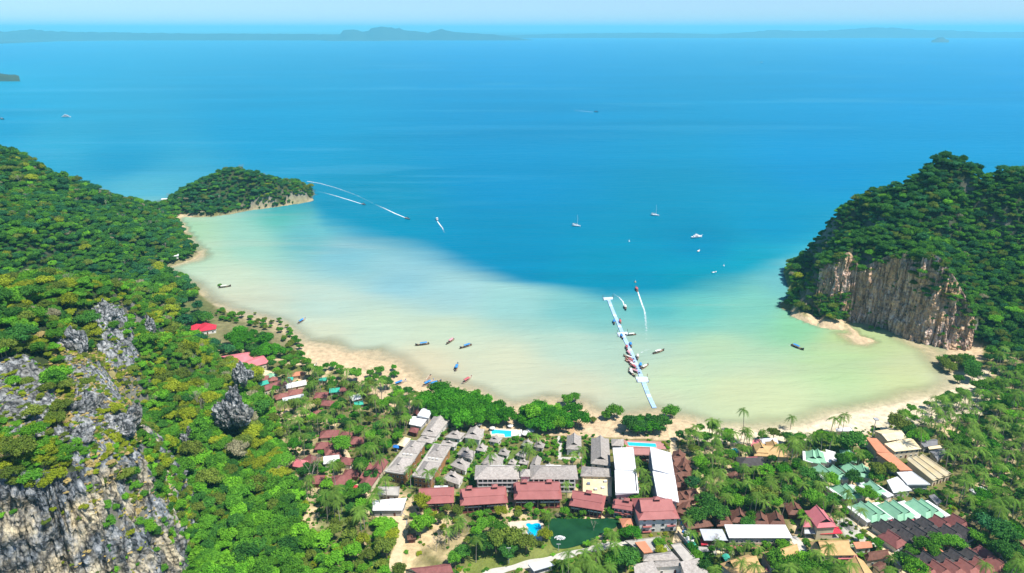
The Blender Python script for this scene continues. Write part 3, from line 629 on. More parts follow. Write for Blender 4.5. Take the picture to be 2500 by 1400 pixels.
for i, (tm, H, ln) in enumerate(PALM_T):
    a = MB(); 
    j = bpy.data.meshes.new('palm_whole'); bm = bmesh.new(); bm.from_mesh(tm); nb = len(bm.verts); bm2 = bmesh.new(); bm2.from_mesh(PALM_C[i]); bmesh.ops.translate(bm2, verts=bm2.verts, vec=(ln, 0, H)); tmpm = bpy.data.meshes.new('t'); bm2.to_mesh(tmpm); 
    f0 = len(bm.faces); bm.from_mesh(tmpm)
    bm.faces.ensure_lookup_table()
    for f in bm.faces[f0:]: f.material_index = 1
    bm.to_mesh(j); j.materials.append(bark_pale); j.materials.append(LEAF['palm']); bm.free(); bm2.free(); proto_obj(('palm', i), j)
def forest_group():
    g = bpy.data.node_groups.new('scatter_forest', 'GeometryNodeTree')
    g.interface.new_socket('Geometry', in_out='INPUT', socket_type='NodeSocketGeometry'); g.interface.new_socket('Geometry', in_out='OUTPUT', socket_type='NodeSocketGeometry')
    n = g.nodes; l = g.links; gi = n.new('NodeGroupInput'); go_ = n.new('NodeGroupOutput'); ip = n.new('GeometryNodeInstanceOnPoints'); ci = n.new('GeometryNodeCollectionInfo')
    ci.inputs['Collection'].default_value = PROTO; ci.inputs['Separate Children'].default_value = True; ci.inputs['Reset Children'].default_value = True
    def attr(nm, tp):
        a = n.new('GeometryNodeInputNamedAttribute'); a.data_type = tp; a.inputs['Name'].default_value = nm; return a.outputs['Attribute']
    ip.inputs['Pick Instance'].default_value = True
    l.new(gi.outputs[0], ip.inputs['Points']); l.new(ci.outputs[0], ip.inputs['Instance']); l.new(attr('kind_index', 'INT'), ip.inputs['Instance Index'])
    cb = n.new('ShaderNodeCombineXYZ'); l.new(attr('turn', 'FLOAT'), cb.inputs['Z']); er = n.new('FunctionNodeEulerToRotation'); l.new(cb.outputs[0], er.inputs[0]); l.new(er.outputs[0], ip.inputs['Rotation'])
    l.new(attr('size', 'FLOAT_VECTOR'), ip.inputs['Scale']); l.new(ip.outputs[0], go_.inputs[0]); return g
FG = forest_group()
def scatter(name, items, label):
    """items: (x, y, z, key, scale, turn) -> one uncountable mass"""
    if not items: return
    me = bpy.data.meshes.new(name); me.from_pydata([i[:3] for i in items], [], [])
    a = me.attributes.new('kind_index', 'INT', 'POINT'); a.data.foreach_set('value', [_proto_index[i[3]] for i in items])
    a = me.attributes.new('turn', 'FLOAT', 'POINT'); a.data.foreach_set('value', [i[5] for i in items])
    a = me.attributes.new('size', 'FLOAT_VECTOR', 'POINT'); a.data.foreach_set('vector', np.array([i[4] if isinstance(i[4], tuple) else (i[4],)*3 for i in items], np.float32).ravel())
    o = link(bpy.data.objects.new(name, me)); md = o.modifiers.new('scatter', 'NODES'); md.node_group = FG
    return tag(o, label, kind='stuff')

# ================================================================== forests
def pick(w):
    k = list(w); return random.choices(k, [w[x] for x in k])[0]
FOREST = []
def wood(x0, x1, y0, y1, step, region):
    yy = y0
    while yy < y1:
        st = step*(1+max(0, (yy-450))/2200)
        xx = x0
        while xx < x1:
            x = xx+random.uniform(-.5, .5)*st; y = yy+random.uniform(-.5, .5)*st; xx += st
            z = float(ground(x, y))
            if z < (1.0 if region == 0 and y > 620 else 3.6): continue
            sl = float(slope(x, y))
            if sl > 2.2 and random.random() < (.7 if region == 0 and x < -175 and y < 300 else .1): continue
            if any((x-a)**2+(y-b+c*.35)**2 < (c*.62)**2 for a, b, c in crag_xy): continue
            px, py, d = proj(x, y, z+4); 
            if px < -160 or px > 2660 or py > 1480: continue
            yield x, y, z, float(px), float(py), float(d), sl
        yy += st*.92
LCX = [p[0] for p in LC_BOT]; 
def in_left_cliff(x, y, z):
    # the stretch of open rock below the rim
    return x < -168 and y < 235 and z < 80 and bil(SLOPE, x, y) > .9
for (x, y, z, px, py, d, sl) in wood(-900, -60, 180, 1200, 4.5, 0):
    hue = float(fbm(np.array(x*.02), np.array(y*.02), 3, 2)); island = px > 405 and y > 880
    if in_left_cliff(x, y, z): continue
    if px < 345 and 740 < py < 1150 and on_slab(px, py+14) and random.random() < .86: continue
    if island:
        w = {'teal':5,'dark':5,'mid':2,'olive':.6,'grey':.3,'bright':.25}
        if px > 690: w = {'dark':3,'olive':3,'yellow':1.6,'mid':2,'teal':1}
    elif py < 700 and d > 480:
        w = {'dark':6,'mid':4,'teal':4,'bright':.9,'olive':.9+1.5*(px < 130),'grey':.22,'yellow':.2+.8*(px < 110)}
        if hue > .25: w['olive'] += 2; w['yellow'] += .5
    elif d < 370 and px > 400:
        w = {'mid':5,'bright':3,'dark':3,'olive':1.5,'yellow':.5,'grey':.15}
        if hue > .2: w = {'bright':5,'mid':3,'yellow':1,'dark':1.5}
        if py > 1230 and px > 780: w = {'bright':4,'yellow':2.2,'olive':3,'mid':1.5}
    else:
        w = {'mid':4,'olive':2.4,'yellow':2.4,'dark':1.6,'bright':2.2,'grey':.3}
        if px < 260 and py > 800: w = {'yellow':4,'olive':3,'mid':2,'dark':1.2,'straw':1.4,'bright':.8}
        if 150 < px < 345 and 850 < py < 1130: 
            w = {'straw':6,'yellow':3,'olive':1.2,'mid':.6}
    c = pick(w); k = random.randrange(len(SHAPES)); s = random.uniform(.42, .85)*random.choice((1,1,1,1.35))
    if island: s *= .85
    if c == 'straw': s *= .42
    elif c == 'yellow' and d < 370: s *= .7
    if 150 < px < 345 and 850 < py < 1130: s *= .75
    if sl > 1.6: s *= .7
    FOREST.append(('left' if not island else 'island', x, y, z-.6, (k, c), (s*random.uniform(.85, 1.2), s, s*random.uniform(.8, 1.15)), random.uniform(0, 6.28), px, py, d))
    if random.random() < .012 and d > 400: FOREST.append(('left' if not island else 'island', x, y, z, ('bare', random.randrange(2)), random.uniform(.7, 1.05), random.uniform(0, 6), px, py, d))
for (x, y, z, px, py, d, sl) in wood(180, 720, 430, 860, 4.3, 1):
    if px > 2280 and py > 845: continue
    w = {'teal':3,'dark':5,'mid':3,'olive':1.2,'bright':.5,'grey':.12}
    if py < 470: w = {'teal':5,'dark':5,'olive':.8,'mid':1}
    if px > 2330 and py > 520: w['olive'] = 2.5; w['mid'] = 4
    if px < 2070 and py > 640: w = {'olive':4,'mid':2,'grey':1.2,'yellow':.7,'dark':1.5}
    c = pick(w); k = random.randrange(len(SHAPES)); s = random.uniform(.42, .8)*random.choice((1,1,1,1.3))
    if sl > 1.4: s *= .72
    FOREST.append(('right', x, y, z-.6, (k, c), (s*random.uniform(.85, 1.2), s, s*random.uniform(.8, 1.15)), random.uniform(0, 6.28), px, py, d))
# understorey that closes the canopy
for (x, y, z, px, py, d, sl) in wood(-900, -60, 180, 1200, 5.2, 0):
    if in_left_cliff(x, y, z) or (px < 345 and 740 < py < 1150): continue
    s = random.uniform(.28, .46); far_ = py < 700 and d > 480
    FOREST.append(('island' if px > 405 and y > 880 else 'left', x, y, z-.8, (random.randrange(len(SHAPES)), pick({'dark':4,'teal':2,'mid':3} if far_ else {'mid':4,'dark':2,'bright':2,'olive':1.5,'yellow':1})), (s*1.2, s*1.2, s*1.25), random.uniform(0, 6), px, py, d))
for (x, y, z, px, py, d, sl) in wood(180, 720, 430, 860, 5.2, 1):
    if px > 2280 and py > 845: continue
    s = random.uniform(.28, .45); FOREST.append(('right', x, y, z-.8, (random.randrange(len(SHAPES)), pick({'dark':4,'teal':2,'mid':3,'olive':1})), (s*1.2, s*1.2, s*1.25), random.uniform(0, 6), px, py, d))
# shrubs clinging to the two cliff faces
def face_shrubs(VS, n, reg, colors, smin, smax, zlo, zhi, test=None):
    A, Bn, _ = VS.shape
    for _ in range(n):
        i = random.randrange(4, A-4); j = random.randrange(3, Bn-3); p = VS[i, j]
        if not (zlo < p[2] < zhi): continue
        px, py, d = (float(q) for q in proj(*p))
        if test and not test(px, py, p): continue
        c = pick(colors); k = random.randrange(len(SHAPES)); s = random.uniform(smin, smax)
        FOREST.append((reg, p[0], p[1], p[2]-5.2*s, (k, c), (s, s, s*.8), random.uniform(0, 6), px, py, d))
face_shrubs(LCV, 1100, 'scrub', {'straw':6,'yellow':2,'olive':1.6,'bright':.3}, .06, .19, 25, 86, lambda px, py, p: float(fbm(np.array(p[0]*.08), np.array(p[2]*.09), 3, 4)) > -.12+.35*(px < 150))
face_shrubs(LCV, 160, 'scrub', {'yellow':4,'olive':3,'bright':1,'mid':1.5}, .2, .42, 66, 92, None)
for _ in range(420):
    x = random.uniform(-190, -118); y = random.uniform(196, 300); z = float(ground(x, y))
    if z < 3 or z > 66 or slope(x, y) < .7: continue
    px, py, d = (float(q) for q in proj(x, y, z))
    if px < 300+(py-1090)*.35: continue
    s = random.uniform(.3, .75); FOREST.append(('left', x, y, z-2.5*s, (random.randrange(len(SHAPES)), pick({'mid':4,'bright':3,'yellow':1.5,'olive':2,'dark':1})), (s, s, s), random.uniform(0, 6), px, py, d))
face_shrubs(LCV, 90, 'scrub', {'olive':3,'straw':2,'mid':2,'yellow':1}, .25, .5, 20, 55, lambda px, py, p: px > 330 and py > 1180)
def rim_trees(VS, n, reg, colors, smin, smax, rows, back, drop=4.6):
    A = VS.shape[0]
    for _ in range(n):
        i = random.randrange(2, A-2); p = VS[i, random.randrange(0, rows)]; x = p[0]+random.uniform(-1, 1)*3; y = p[1]+random.uniform(-.5, back); z = max(p[2]-2, min(float(ground(x, y)), p[2]+4)); px, py, d = (float(q) for q in proj(x, y, z))
        s = random.uniform(smin, smax); FOREST.append((reg, x, y, z-drop*s, (random.randrange(len(SHAPES)), pick(colors)), (s*1.1, s, s*.9), random.uniform(0, 6), px, py, d))
rim_trees(LCV[:200], 170, 'left', {'yellow':4,'olive':4,'mid':2.5,'bright':.8,'dark':1}, .38, .8, 7, 16)
rim_trees(LCV[170:], 70, 'left', {'straw':4,'yellow':2,'olive':2}, .15, .35, 8, 10)
rim_trees(RCV, 150, 'right', {'dark':4,'mid':3,'olive':3}, .35, .75, 9, 7)
rim_trees(RCV[:90, 62:], 120, 'right', {'dark':2,'mid':3,'olive':3}, .35, .65, 48, 1)
rim_trees(RCV[190:], 60, 'right', {'dark':3,'mid':3,'olive':3}, .4, .75, 50, 2)
for _ in range(2600):
    px, py = random.uniform(130, 350), random.uniform(840, 1140); z0_ = 82
    for _k in range(4): p = at(px, py, z0_); z0_ = float(ground(p.x, p.y))
    if z0_ < 40: continue
    c = pick({'straw':7,'yellow':1.6,'olive':1.2}); s = random.uniform(.07, .2)*(1 if c == 'straw' else 1.5); FOREST.append(('scrub', p.x, p.y, z0_-4.6*s, (random.randrange(len(SHAPES)), c), (s*1.2, s, s*.8), random.uniform(0, 6), px, py, 300))
face_shrubs(RCV, 150, 'right', {'olive':4,'mid':3,'dark':3}, .18, .40, 2, 75, lambda px, py, p: px < 2020 or px > 2290 or float(fbm(np.array(p[0]*.07), np.array(p[2]*.07), 3, 1)) > .28)
def first_hit(px, py, d0=180, d1=1500, st=1.2):
    d = np.arange(d0, d1, st); v = (py-CY)/F; X = (px-CX)/F*d; Y = d*(CP-v*SP); Z = CAM_H-d*(SP+v*CP); k = Z < ground(X, Y)
    if not k.any(): return None
    i = int(np.argmax(k)); return float(X[i]), float(Y[i]), float(ground(X[i], Y[i])), float(d[i])
def cling(poly, n, reg, colors, smin, smax, drop=3.0):
    x0, x1 = min(p[0] for p in poly), max(p[0] for p in poly); y0, y1 = min(p[1] for p in poly), max(p[1] for p in poly)
    for _ in range(n):
        px, py = random.uniform(x0, x1), random.uniform(y0, y1)
        if not inpoly(poly, np.array([px]), np.array([py]))[0]: continue
        h = first_hit(px, py)
        if h is None or h[2] < 1.2 or h[3] > 1300: continue
        s = random.uniform(smin, smax); FOREST.append((reg, h[0], h[1], h[2]-drop*s, (random.randrange(len(SHAPES)), pick(colors)), (s*1.1, s, s), random.uniform(0, 6), px, py, h[3]))
for cv, cnt, wts in ((SLABV[0], 620, {'straw':6,'yellow':3,'olive':1.5,'mid':.5}), (SLABV[1], 170, {'mid':2,'olive':3,'yellow':2,'straw':1}), (SLABV[2], 150, {'mid':2,'olive':3,'yellow':2})):
    for _ in range(cnt):
        q = cv[random.randrange(len(cv))]
        if float(fbm(np.array(q[0]*.09), np.array(q[1]*.09), 3, 5)) < -.12: continue
        c = pick(wts); s = random.uniform(.07, .20)*(1 if c == 'straw' else 1.5); FOREST.append(('scrub', q[0], q[1], q[2]-5.0*s, (random.randrange(len(SHAPES)), c), (s*1.2, s, s*.85), random.uniform(0, 6), 100, 900, 300))
RWD = {'teal':2,'dark':4,'mid':3,'olive':1.5}
cling([(1965,690),(1990,600),(2030,515),(2090,500),(2060,620),(2000,680)], 130, 'right', RWD, .3, .6)
cling([(2180,450),(2280,400),(2500,400),(2500,800),(2400,780),(2320,600)], 420, 'right', RWD, .35, .7)
cling([(2050,520),(2250,440),(2330,600),(2200,610),(2090,640)], 200, 'right', RWD, .35, .65)
cling([(1905,740),(1950,670),(2060,700),(2080,770),(1960,765)], 90, 'right', {'olive':3,'mid':3,'dark':2,'yellow':.6}, .3, .6)
cling([(690,430),(770,440),(770,482),(700,494),(600,505),(600,480)], 190, 'island', {'dark':4,'olive':3,'yellow':1.5,'mid':2}, .3, .55)
cling([(410,495),(560,515),(700,490),(700,500),(560,522),(440,525)], 60, 'island', {'dark':3,'mid':3,'olive':2}, .25, .45)
cling([(0,1040),(140,1060),(330,1080),(330,1140),(0,1150)], 150, 'left', {'yellow':4,'olive':3,'mid':2,'straw':1.5,'bright':1}, .2, .42)
cling([(340,1060),(420,1060),(470,1300),(420,1300)], 120, 'left', {'yellow':2,'olive':3,'mid':3,'bright':2,'straw':1}, .3, .6)
cling([(320,760),(380,780),(430,860),(440,1060),(350,1060),(320,900)], 170, 'left', {'mid':4,'dark':2,'olive':2,'bright':1.5,'yellow':1}, .3, .6)
cling([(0,860),(180,830),(345,1060),(330,1120),(0,1120)], 200, 'left', {'yellow':4,'olive':3,'mid':1.5,'straw':2}, .12, .28)
near = sorted([f for f in FOREST if f[0] == 'left' and f[4][0] != 'bare'], key=lambda f: f[9]/f[5][0])[:300]
near_ids = set(id(f) for f in near)
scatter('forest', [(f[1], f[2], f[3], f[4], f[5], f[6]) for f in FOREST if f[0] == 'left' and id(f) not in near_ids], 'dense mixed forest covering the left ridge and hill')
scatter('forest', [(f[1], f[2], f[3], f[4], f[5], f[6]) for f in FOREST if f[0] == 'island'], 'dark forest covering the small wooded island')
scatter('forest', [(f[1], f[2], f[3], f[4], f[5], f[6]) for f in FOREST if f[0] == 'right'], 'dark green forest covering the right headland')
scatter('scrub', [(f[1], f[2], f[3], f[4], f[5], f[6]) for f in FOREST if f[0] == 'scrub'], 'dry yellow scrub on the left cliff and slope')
CN = {'dark':'dark green','mid':'green','bright':'bright green','yellow':'yellow-green','olive':'olive green','grey':'greyish half-bare','teal':'blue-green','straw':'straw-coloured dry','mangrove':'glossy green','palm':'green'}
def plant_tree(name, label, cat, group, x, y, z, key, size, turn, trunk=True):
    o = empty(name, (x, y, z), label, cat, group); o.rotation_euler.z = turn; o.scale = size if isinstance(size, tuple) else (size,)*3
    if trunk: link(bpy.data.objects.new('trunk', TRUNK[key[0]]), o)
    link(bpy.data.objects.new('crown', CROWN[key]), o); return o
for f in near:
    px, py = f[7], f[8]; c = f[4][1]
    where = ('on the near crag above the cliff' if px < 345 and py < 1190 else 'on the crest of the near hill' if py < 860 else 'in the hollow right of the near cliff' if px < 560 else 'at the foot of the near forest slope' if px > 700 else 'on the forest slope above the bungalows')
    big = 'large' if f[5][0] > .95 else 'small' if f[5][0] < .62 else 'middling'
    kind = 'dry_shrub' if c == 'straw' else 'forest_tree'
    lab = '%s %s %s %s' % (big, CN[c], 'shrub' if c == 'straw' else 'broadleaf tree', where)
    plant_tree(kind, lab, 'shrub' if c == 'straw' else 'tree', lab, f[1], f[2], f[3], f[4], f[5], f[6])
# ================================================================== buildings
M = {
 'red': paint('roof_red', (.37,.125,.115), c2=(.29,.09,.082), scale=.2, rough=.6, rnd=.05), 'pink': paint('roof_pink', (.62,.19,.21), c2=(.50,.14,.15), scale=.15),
 'crimson': paint('roof_crimson', (.60,.03,.065), c2=(.5,.03,.05)), 'maroon': paint('roof_maroon', (.26,.095,.085), c2=(.18,.06,.055), scale=.5),
 'grey': paint('roof_grey_shingle', (.46,.42,.38), c2=(.27,.24,.215), scale=.8, stretch=(1,1,2.5), rough=.9, bump=.5), 'dark': paint('roof_dark_shingle', (.085,.075,.075), c2=(.045,.038,.038), scale=.8, rough=.85, bump=.4),
 'brown': paint('roof_brown_tile', (.21,.095,.065), c2=(.13,.055,.038), scale=.8, bump=.3), 'redbrown': paint('roof_redbrown', (.29,.115,.095), c2=(.21,.075,.06), scale=.6),
 'green': paint('roof_green', (.26,.50,.33), c2=(.19,.41,.26), scale=.3), 'white': paint('roof_white_sheet', (.82,.82,.82), c2=(.66,.66,.66), scale=.25, rough=.45, rnd=.04), 'pale': paint('roof_pale_sheet', (.60,.63,.66), c2=(.48,.50,.53), scale=.2),
 'cream': paint('roof_cream_sheet', (.74,.66,.46), c2=(.66,.52,.28), scale=.15), 'orange': paint('roof_orange_tile', (.60,.25,.14), c2=(.48,.19,.10), scale=.4), 'beige': paint('roof_beige_tile', (.58,.38,.17), c2=(.47,.29,.12), scale=.5),
 'slate': paint('roof_slate_sheet', (.22,.22,.23), c2=(.13,.13,.14), scale=.3), 'teal': paint('roof_teal_sheet', (.05,.42,.30), c2=(.04,.33,.24)), 'concrete': paint('concrete', (.48,.45,.40), c2=(.33,.31,.28), scale=.25),
 'wwhite': paint('wall_white', (.76,.75,.72), c2=(.64,.62,.58), scale=.2), 'wcream': paint('wall_cream', (.68,.58,.42), c2=(.55,.46,.33), scale=.2), 'wbrown': paint('wall_brown', (.40,.20,.085), c2=(.30,.15,.06)), 'wteak': paint('wall_teak', (.16,.055,.045), c2=(.11,.04,.03)),
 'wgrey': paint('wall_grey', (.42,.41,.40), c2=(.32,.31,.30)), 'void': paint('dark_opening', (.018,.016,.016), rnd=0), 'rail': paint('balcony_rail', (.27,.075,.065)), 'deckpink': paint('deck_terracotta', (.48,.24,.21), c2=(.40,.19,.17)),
 'bluegrey': paint('steel_bluegrey', (.22,.27,.36)), 'stone': paint('pool_paving', (.68,.58,.46), c2=(.56,.46,.36)), 'blue': paint('tarp_blue', (.03,.22,.70)), 'metal': paint('metal_pole', (.45,.46,.47)), 'wood': paint('pale_wood', (.40,.27,.16)),
}
mg, n, l, b = new_mat('window_glass'); b.inputs['Base Color'].default_value = (.03,.045,.06,1); b.inputs['Roughness'].default_value = .12
M['glass'] = mg
CR = {1:(860,970,.2428),2:(1350,970,.2428),3:(1900,970,.2428),4:(1500,1200,.2),5:(1950,1150,.22),6:(900,1180,.28),7:(400,730,.2428),8:(650,950,.2143),0:(0,0,1)}
def cpx(c, p): a = CR[c]; return (a[0]+a[2]*p[0], a[1]+a[2]*p[1])
WIN = MB().box((0,0,0),(1,.16,1)).mesh('window', M['wwhite']); PANE = MB().box((0,-.10,0),(.8,.06,.82)).mesh('pane', M['glass']); DOOR = MB().box((0,0,0),(1,.14,1)).mesh('door', M['wteak'])
BUILD = []     # (footprint world polygon, height, pixel polygon of the roof, short reference, centre)
REFS = []
def register(foot, h, z0, ref):
    pts = []
    for p in foot:
        for z in (z0, z0+h):
            a = proj(p[0], p[1], z); pts.append((float(a[0]), float(a[1])))
    cx = sum(p[0] for p in foot)/len(foot); cyy = sum(p[1] for p in foot)/len(foot)
    top = [tuple(float(q) for q in proj(p[0], p[1], z0+h)[:2]) for p in foot]
    BUILD.append(([(p[0], p[1]) for p in foot], h, top, ref, (cx, cyy), z0))
def bil4(c, u, v, z): 
    a = c[0].lerp(c[1], u); b = c[3].lerp(c[2], u); p = a.lerp(b, v); return Vector((p.x, p.y, z))
def roof_mesh(c, h, kind, rise, q=.58, th=.25):
    """c: four eave corners (long axis c0->c1) relative to the base; returns roof MB, gable MB, ridge ends"""
    L = ((c[1]-c[0]).length+(c[2]-c[3]).length)/2; W = ((c[3]-c[0]).length+(c[2]-c[1]).length)/2
    mb = MB(); gb = MB(); E = [Vector((p.x, p.y, h)) for p in c]; Bt = [Vector((p.x, p.y, h-th)) for p in c]
    mb.add(Bt+E, [(0,3,2,1),(0,1,5,4),(1,2,6,5),(2,3,7,6),(3,0,4,7)])
    P = lambda u, v, z: bil4(c, u, v, h+z)
    if kind == 'gable':
        r0, r1 = P(0,.5,rise), P(1,.5,rise); mb.add([*E, r0, r1], [(0,1,5,4),(2,3,4,5)])
        gb.add([P(.03,.04,0), P(.03,.96,0), P(.03,.5,rise*.93)], [(0,2,1)]); gb.add([P(.97,.04,0), P(.97,.96,0), P(.97,.5,rise*.93)], [(0,1,2)])
        mb.add([E[0], E[3], r0], [(0,1,2)]) ; mb.f.pop(); mb.mi.pop()
    elif kind in ('hip', 'pyramid'):
        i = min(W*.5, L*.499)/L; r0, r1 = P(i,.5,rise), P(1-i,.5,rise); mb.add([*E, r0, r1], [(0,1,5,4),(2,3,4,5),(3,0,4),(1,2,5)])
    elif kind == 'dutch':
        ig = min(W*.5*q, L*.42); qq = ig/(W*.5); i = ig/L; o = max(0, ig-.45)/L; z = rise*qq
        p0, p0b, p1, p1b = P(i,.5*qq,z), P(i,1-.5*qq,z), P(1-i,.5*qq,z), P(1-i,1-.5*qq,z); r0, r1 = P(o,.5,rise), P(1-o,.5,rise)
        mb.add([*E, p0, p0b, p1, p1b, r0, r1], [(0,1,6,9,8,4),(2,3,5,8,9,7),(3,0,4,5),(1,2,7,6)])
        g = P(i+.04/L,.5,rise*.985); gb.add([p0, p0b, g], [(0,2,1)]); g = P(1-i-.04/L,.5,rise*.985); gb.add([p1, p1b, g], [(0,1,2)])
    elif kind == 'shed':
        T = [E[0], E[1], E[2]+Vector((0,0,rise)), E[3]+Vector((0,0,rise))]; mb.add([*E, *T[2:]], [(0,1,4,5),(1,2,4),(3,0,5),(2,3,5,4)]); r0 = r1 = None
    else:
        mb.add(E, [(0,1,2,3)]); r0 = r1 = None
        cc = sum((p for p in E), Vector())/4
        for k in range(4):
            a, b2 = E[k], E[(k+1)%4]; ia, ib = a.lerp(cc, .04), b2.lerp(cc, .04); up = Vector((0,0,max(.3, rise)))
            mb.add([a+Vector((0,0,.002)), b2+Vector((0,0,.002)), ib+Vector((0,0,.002)), ia+Vector((0,0,.002)), a+up, b2+up, ib+up, ia+up], [(0,1,5,4),(2,3,7,6),(4,5,6,7)])
    return mb, gb, (r0, r1) if kind in ('gable','hip','dutch','pyramid') else None
def quad_from(spec, h, z0=None):
    """spec: (crop, A, B, C, D) eave corners in a crop, or ('r', crop, A, B, depth) front eave and depth in metres, or ('c', crop, centre, length, width, degrees)"""
    if spec[0] == 'r':
        _, c, A, Bp, dep = spec; A = cpx(c, A); Bp = cpx(c, Bp); g = at(A[0], A[1], 2+h); z0 = float(ground(g.x, g.y)) if z0 is None else z0
        a, b2 = at(*A, z0+h), at(*Bp, z0+h); t = (b2-a).normalized(); nrm = Vector((-t.y, t.x, 0)); q = [a, b2, b2+nrm*dep, a+nrm*dep]
    elif spec[0] == 'c':
        _, c, P, Ln, Wd, deg = spec; P = cpx(c, P); g = at(P[0], P[1], 2+h+1.0); z0 = float(ground(g.x, g.y)) if z0 is None else z0
        g = at(P[0], P[1], z0+h+1.0); u = Vector((math.cos(math.radians(deg)), math.sin(math.radians(deg)), 0)); v = Vector((-u.y, u.x, 0))
        q = [g-u*Ln/2-v*Wd/2, g+u*Ln/2-v*Wd/2, g+u*Ln/2+v*Wd/2, g-u*Ln/2+v*Wd/2]
    else:
        c = spec[0]; P = [cpx(c, p) for p in spec[1:5]]; g = at(sum(p[0] for p in P)/4, sum(p[1] for p in P)/4, 2+h); z0 = float(ground(g.x, g.y)) if z0 is None else z0
        q = [at(*p, z0+h) for p in P]
    z0 = max(1.2, z0) if z0 < 4 else z0
    cc = sum(q, Vector())/4; base = Vector((cc.x, cc.y, z0))
    return [Vector((p.x-base.x, p.y-base.y, 0)) for p in q], base
def inset(q, d):
    cc = sum(q, Vector())/4; out = []
    for k in range(4):
        a, p, c = q[k-1], q[k], q[(k+1)%4]; e1 = (p-a).normalized(); e2 = (c-p).normalized(); n1 = Vector((-e1.y, e1.x, 0)); n2 = Vector((-e2.y, e2.x, 0)); out.append(p+(n1+n2)*d/max(.3, 1+n1.dot(n2)))
    return out
def openings(root, a, b2, zs, n, w, hgt, door=False, name='window'):
    """row of windows on the wall line a->b (outside on the right of a->b)"""
    t = (b2-a); L = t.length; t.normalize(); rz = math.atan2(t.y, t.x); nrm = Vector((t.y, -t.x, 0))
    for zc in zs:
        for k in range(n):
            p = a+t*(L*(k+.5)/n)+nrm*.06
            isd = door and k == n//2 and zc == zs[0]
            o = link(bpy.data.objects.new('door' if isd else name, DOOR if isd else WIN), root); o.rotation_euler.z = rz
            if isd: o.location = (p.x, p.y, 1.05); o.scale = (1.0, 1, 2.1)
            else:
                o.location = (p.x, p.y, zc); o.scale = (w, 1, hgt); pn = link(bpy.data.objects.new('pane', PANE), o)
def house(name, cat, label, ref, spec, h, roof, rise, rmat, wmat='wcream', over=.7, axis=None, q=.58, win=2, group=None, gmat='void', storeys=1, cap=None, z0=None, walls=True, posts=False):
    c, base = quad_from(spec, h, z0); a_ = sum(c[i].x*c[(i+1)%4].y-c[(i+1)%4].x*c[i].y for i in range(4))
    if a_ < 0: c = [c[1], c[0], c[3], c[2]]
    root = empty(name, base, label, cat, group)
    Lx = (c[1]-c[0]).length; Ly = (c[3]-c[0]).length
    ax = axis or ('x' if Lx >= Ly else 'y'); cc = c if ax == 'x' else [c[1], c[2], c[3], c[0]]
    mb, gb, rd = roof_mesh(cc, h, roof, rise, q)
    ro = mb.build('roof', M[rmat], root)
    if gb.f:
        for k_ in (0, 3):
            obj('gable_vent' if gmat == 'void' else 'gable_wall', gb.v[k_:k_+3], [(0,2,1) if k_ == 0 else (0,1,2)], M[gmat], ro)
    if rd and rise > 1.2:
        MB().tube(rd[0]+Vector((0,0,.05)), rd[1]+Vector((0,0,.05)), .22, n=5).build('ridge_cap', M[cap or rmat], ro)
    wl = inset(c, over)
    if posts:
        for k in range(4):
            MB().box((wl[k].x, wl[k].y, h/2-.2), (.25,.25,h-.1)).build('post', M[wmat], root)
        MB().prism([(p.x, p.y) for p in wl], -.5, .25).build('floor', M['concrete'], root)
    elif walls:
        MB().prism([(p.x, p.y) for p in wl], -.8, h-.12).build('wall', M[wmat], root)
        if win:
            zs = [1.55+2.9*k for k in range(storeys)]
            openings(root, wl[0], wl[1], zs, win, 1.3, 1.3, door=True)
            openings(root, wl[1], wl[2], zs, max(1, win-1), 1.2, 1.3)
    register([(base.x+p.x, base.y+p.y) for p in c], h+(rise*.4 if roof != 'flat' else 0), base.z, ref); root['ref_size'] = Lx*Ly; del root['ref_size']
    return root, c, base
def cupola(root, p, rz, w=3.2, d=2.6, h=1.6):
    """little raised lantern roof on a ridge"""
    b_ = MB().box((p.x, p.y, p.z+h*.1), (w*.86, d*.8, h), rz).build('cupola', M['red'], root)
    ca, sa = math.cos(rz), math.sin(rz); cs = [Vector((p.x+x*ca-y*sa, p.y+x*sa+y*ca, 0)) for x, y in ((-w/2,-d/2),(w/2,-d/2),(w/2,d/2),(-w/2,d/2))]
    m2, g2, _ = roof_mesh(cs, p.z+h*.6, 'hip', 1.0, th=.15); m2.build('cupola_roof', M['red'], b_)
    fx, fy = p.x+sa*(d*.4+.03), p.y-ca*(d*.4+.03); MB().box((fx, fy, p.z+h*.2), (w*.62, .08, h*.5), rz).build('vent', M['void'], b_)
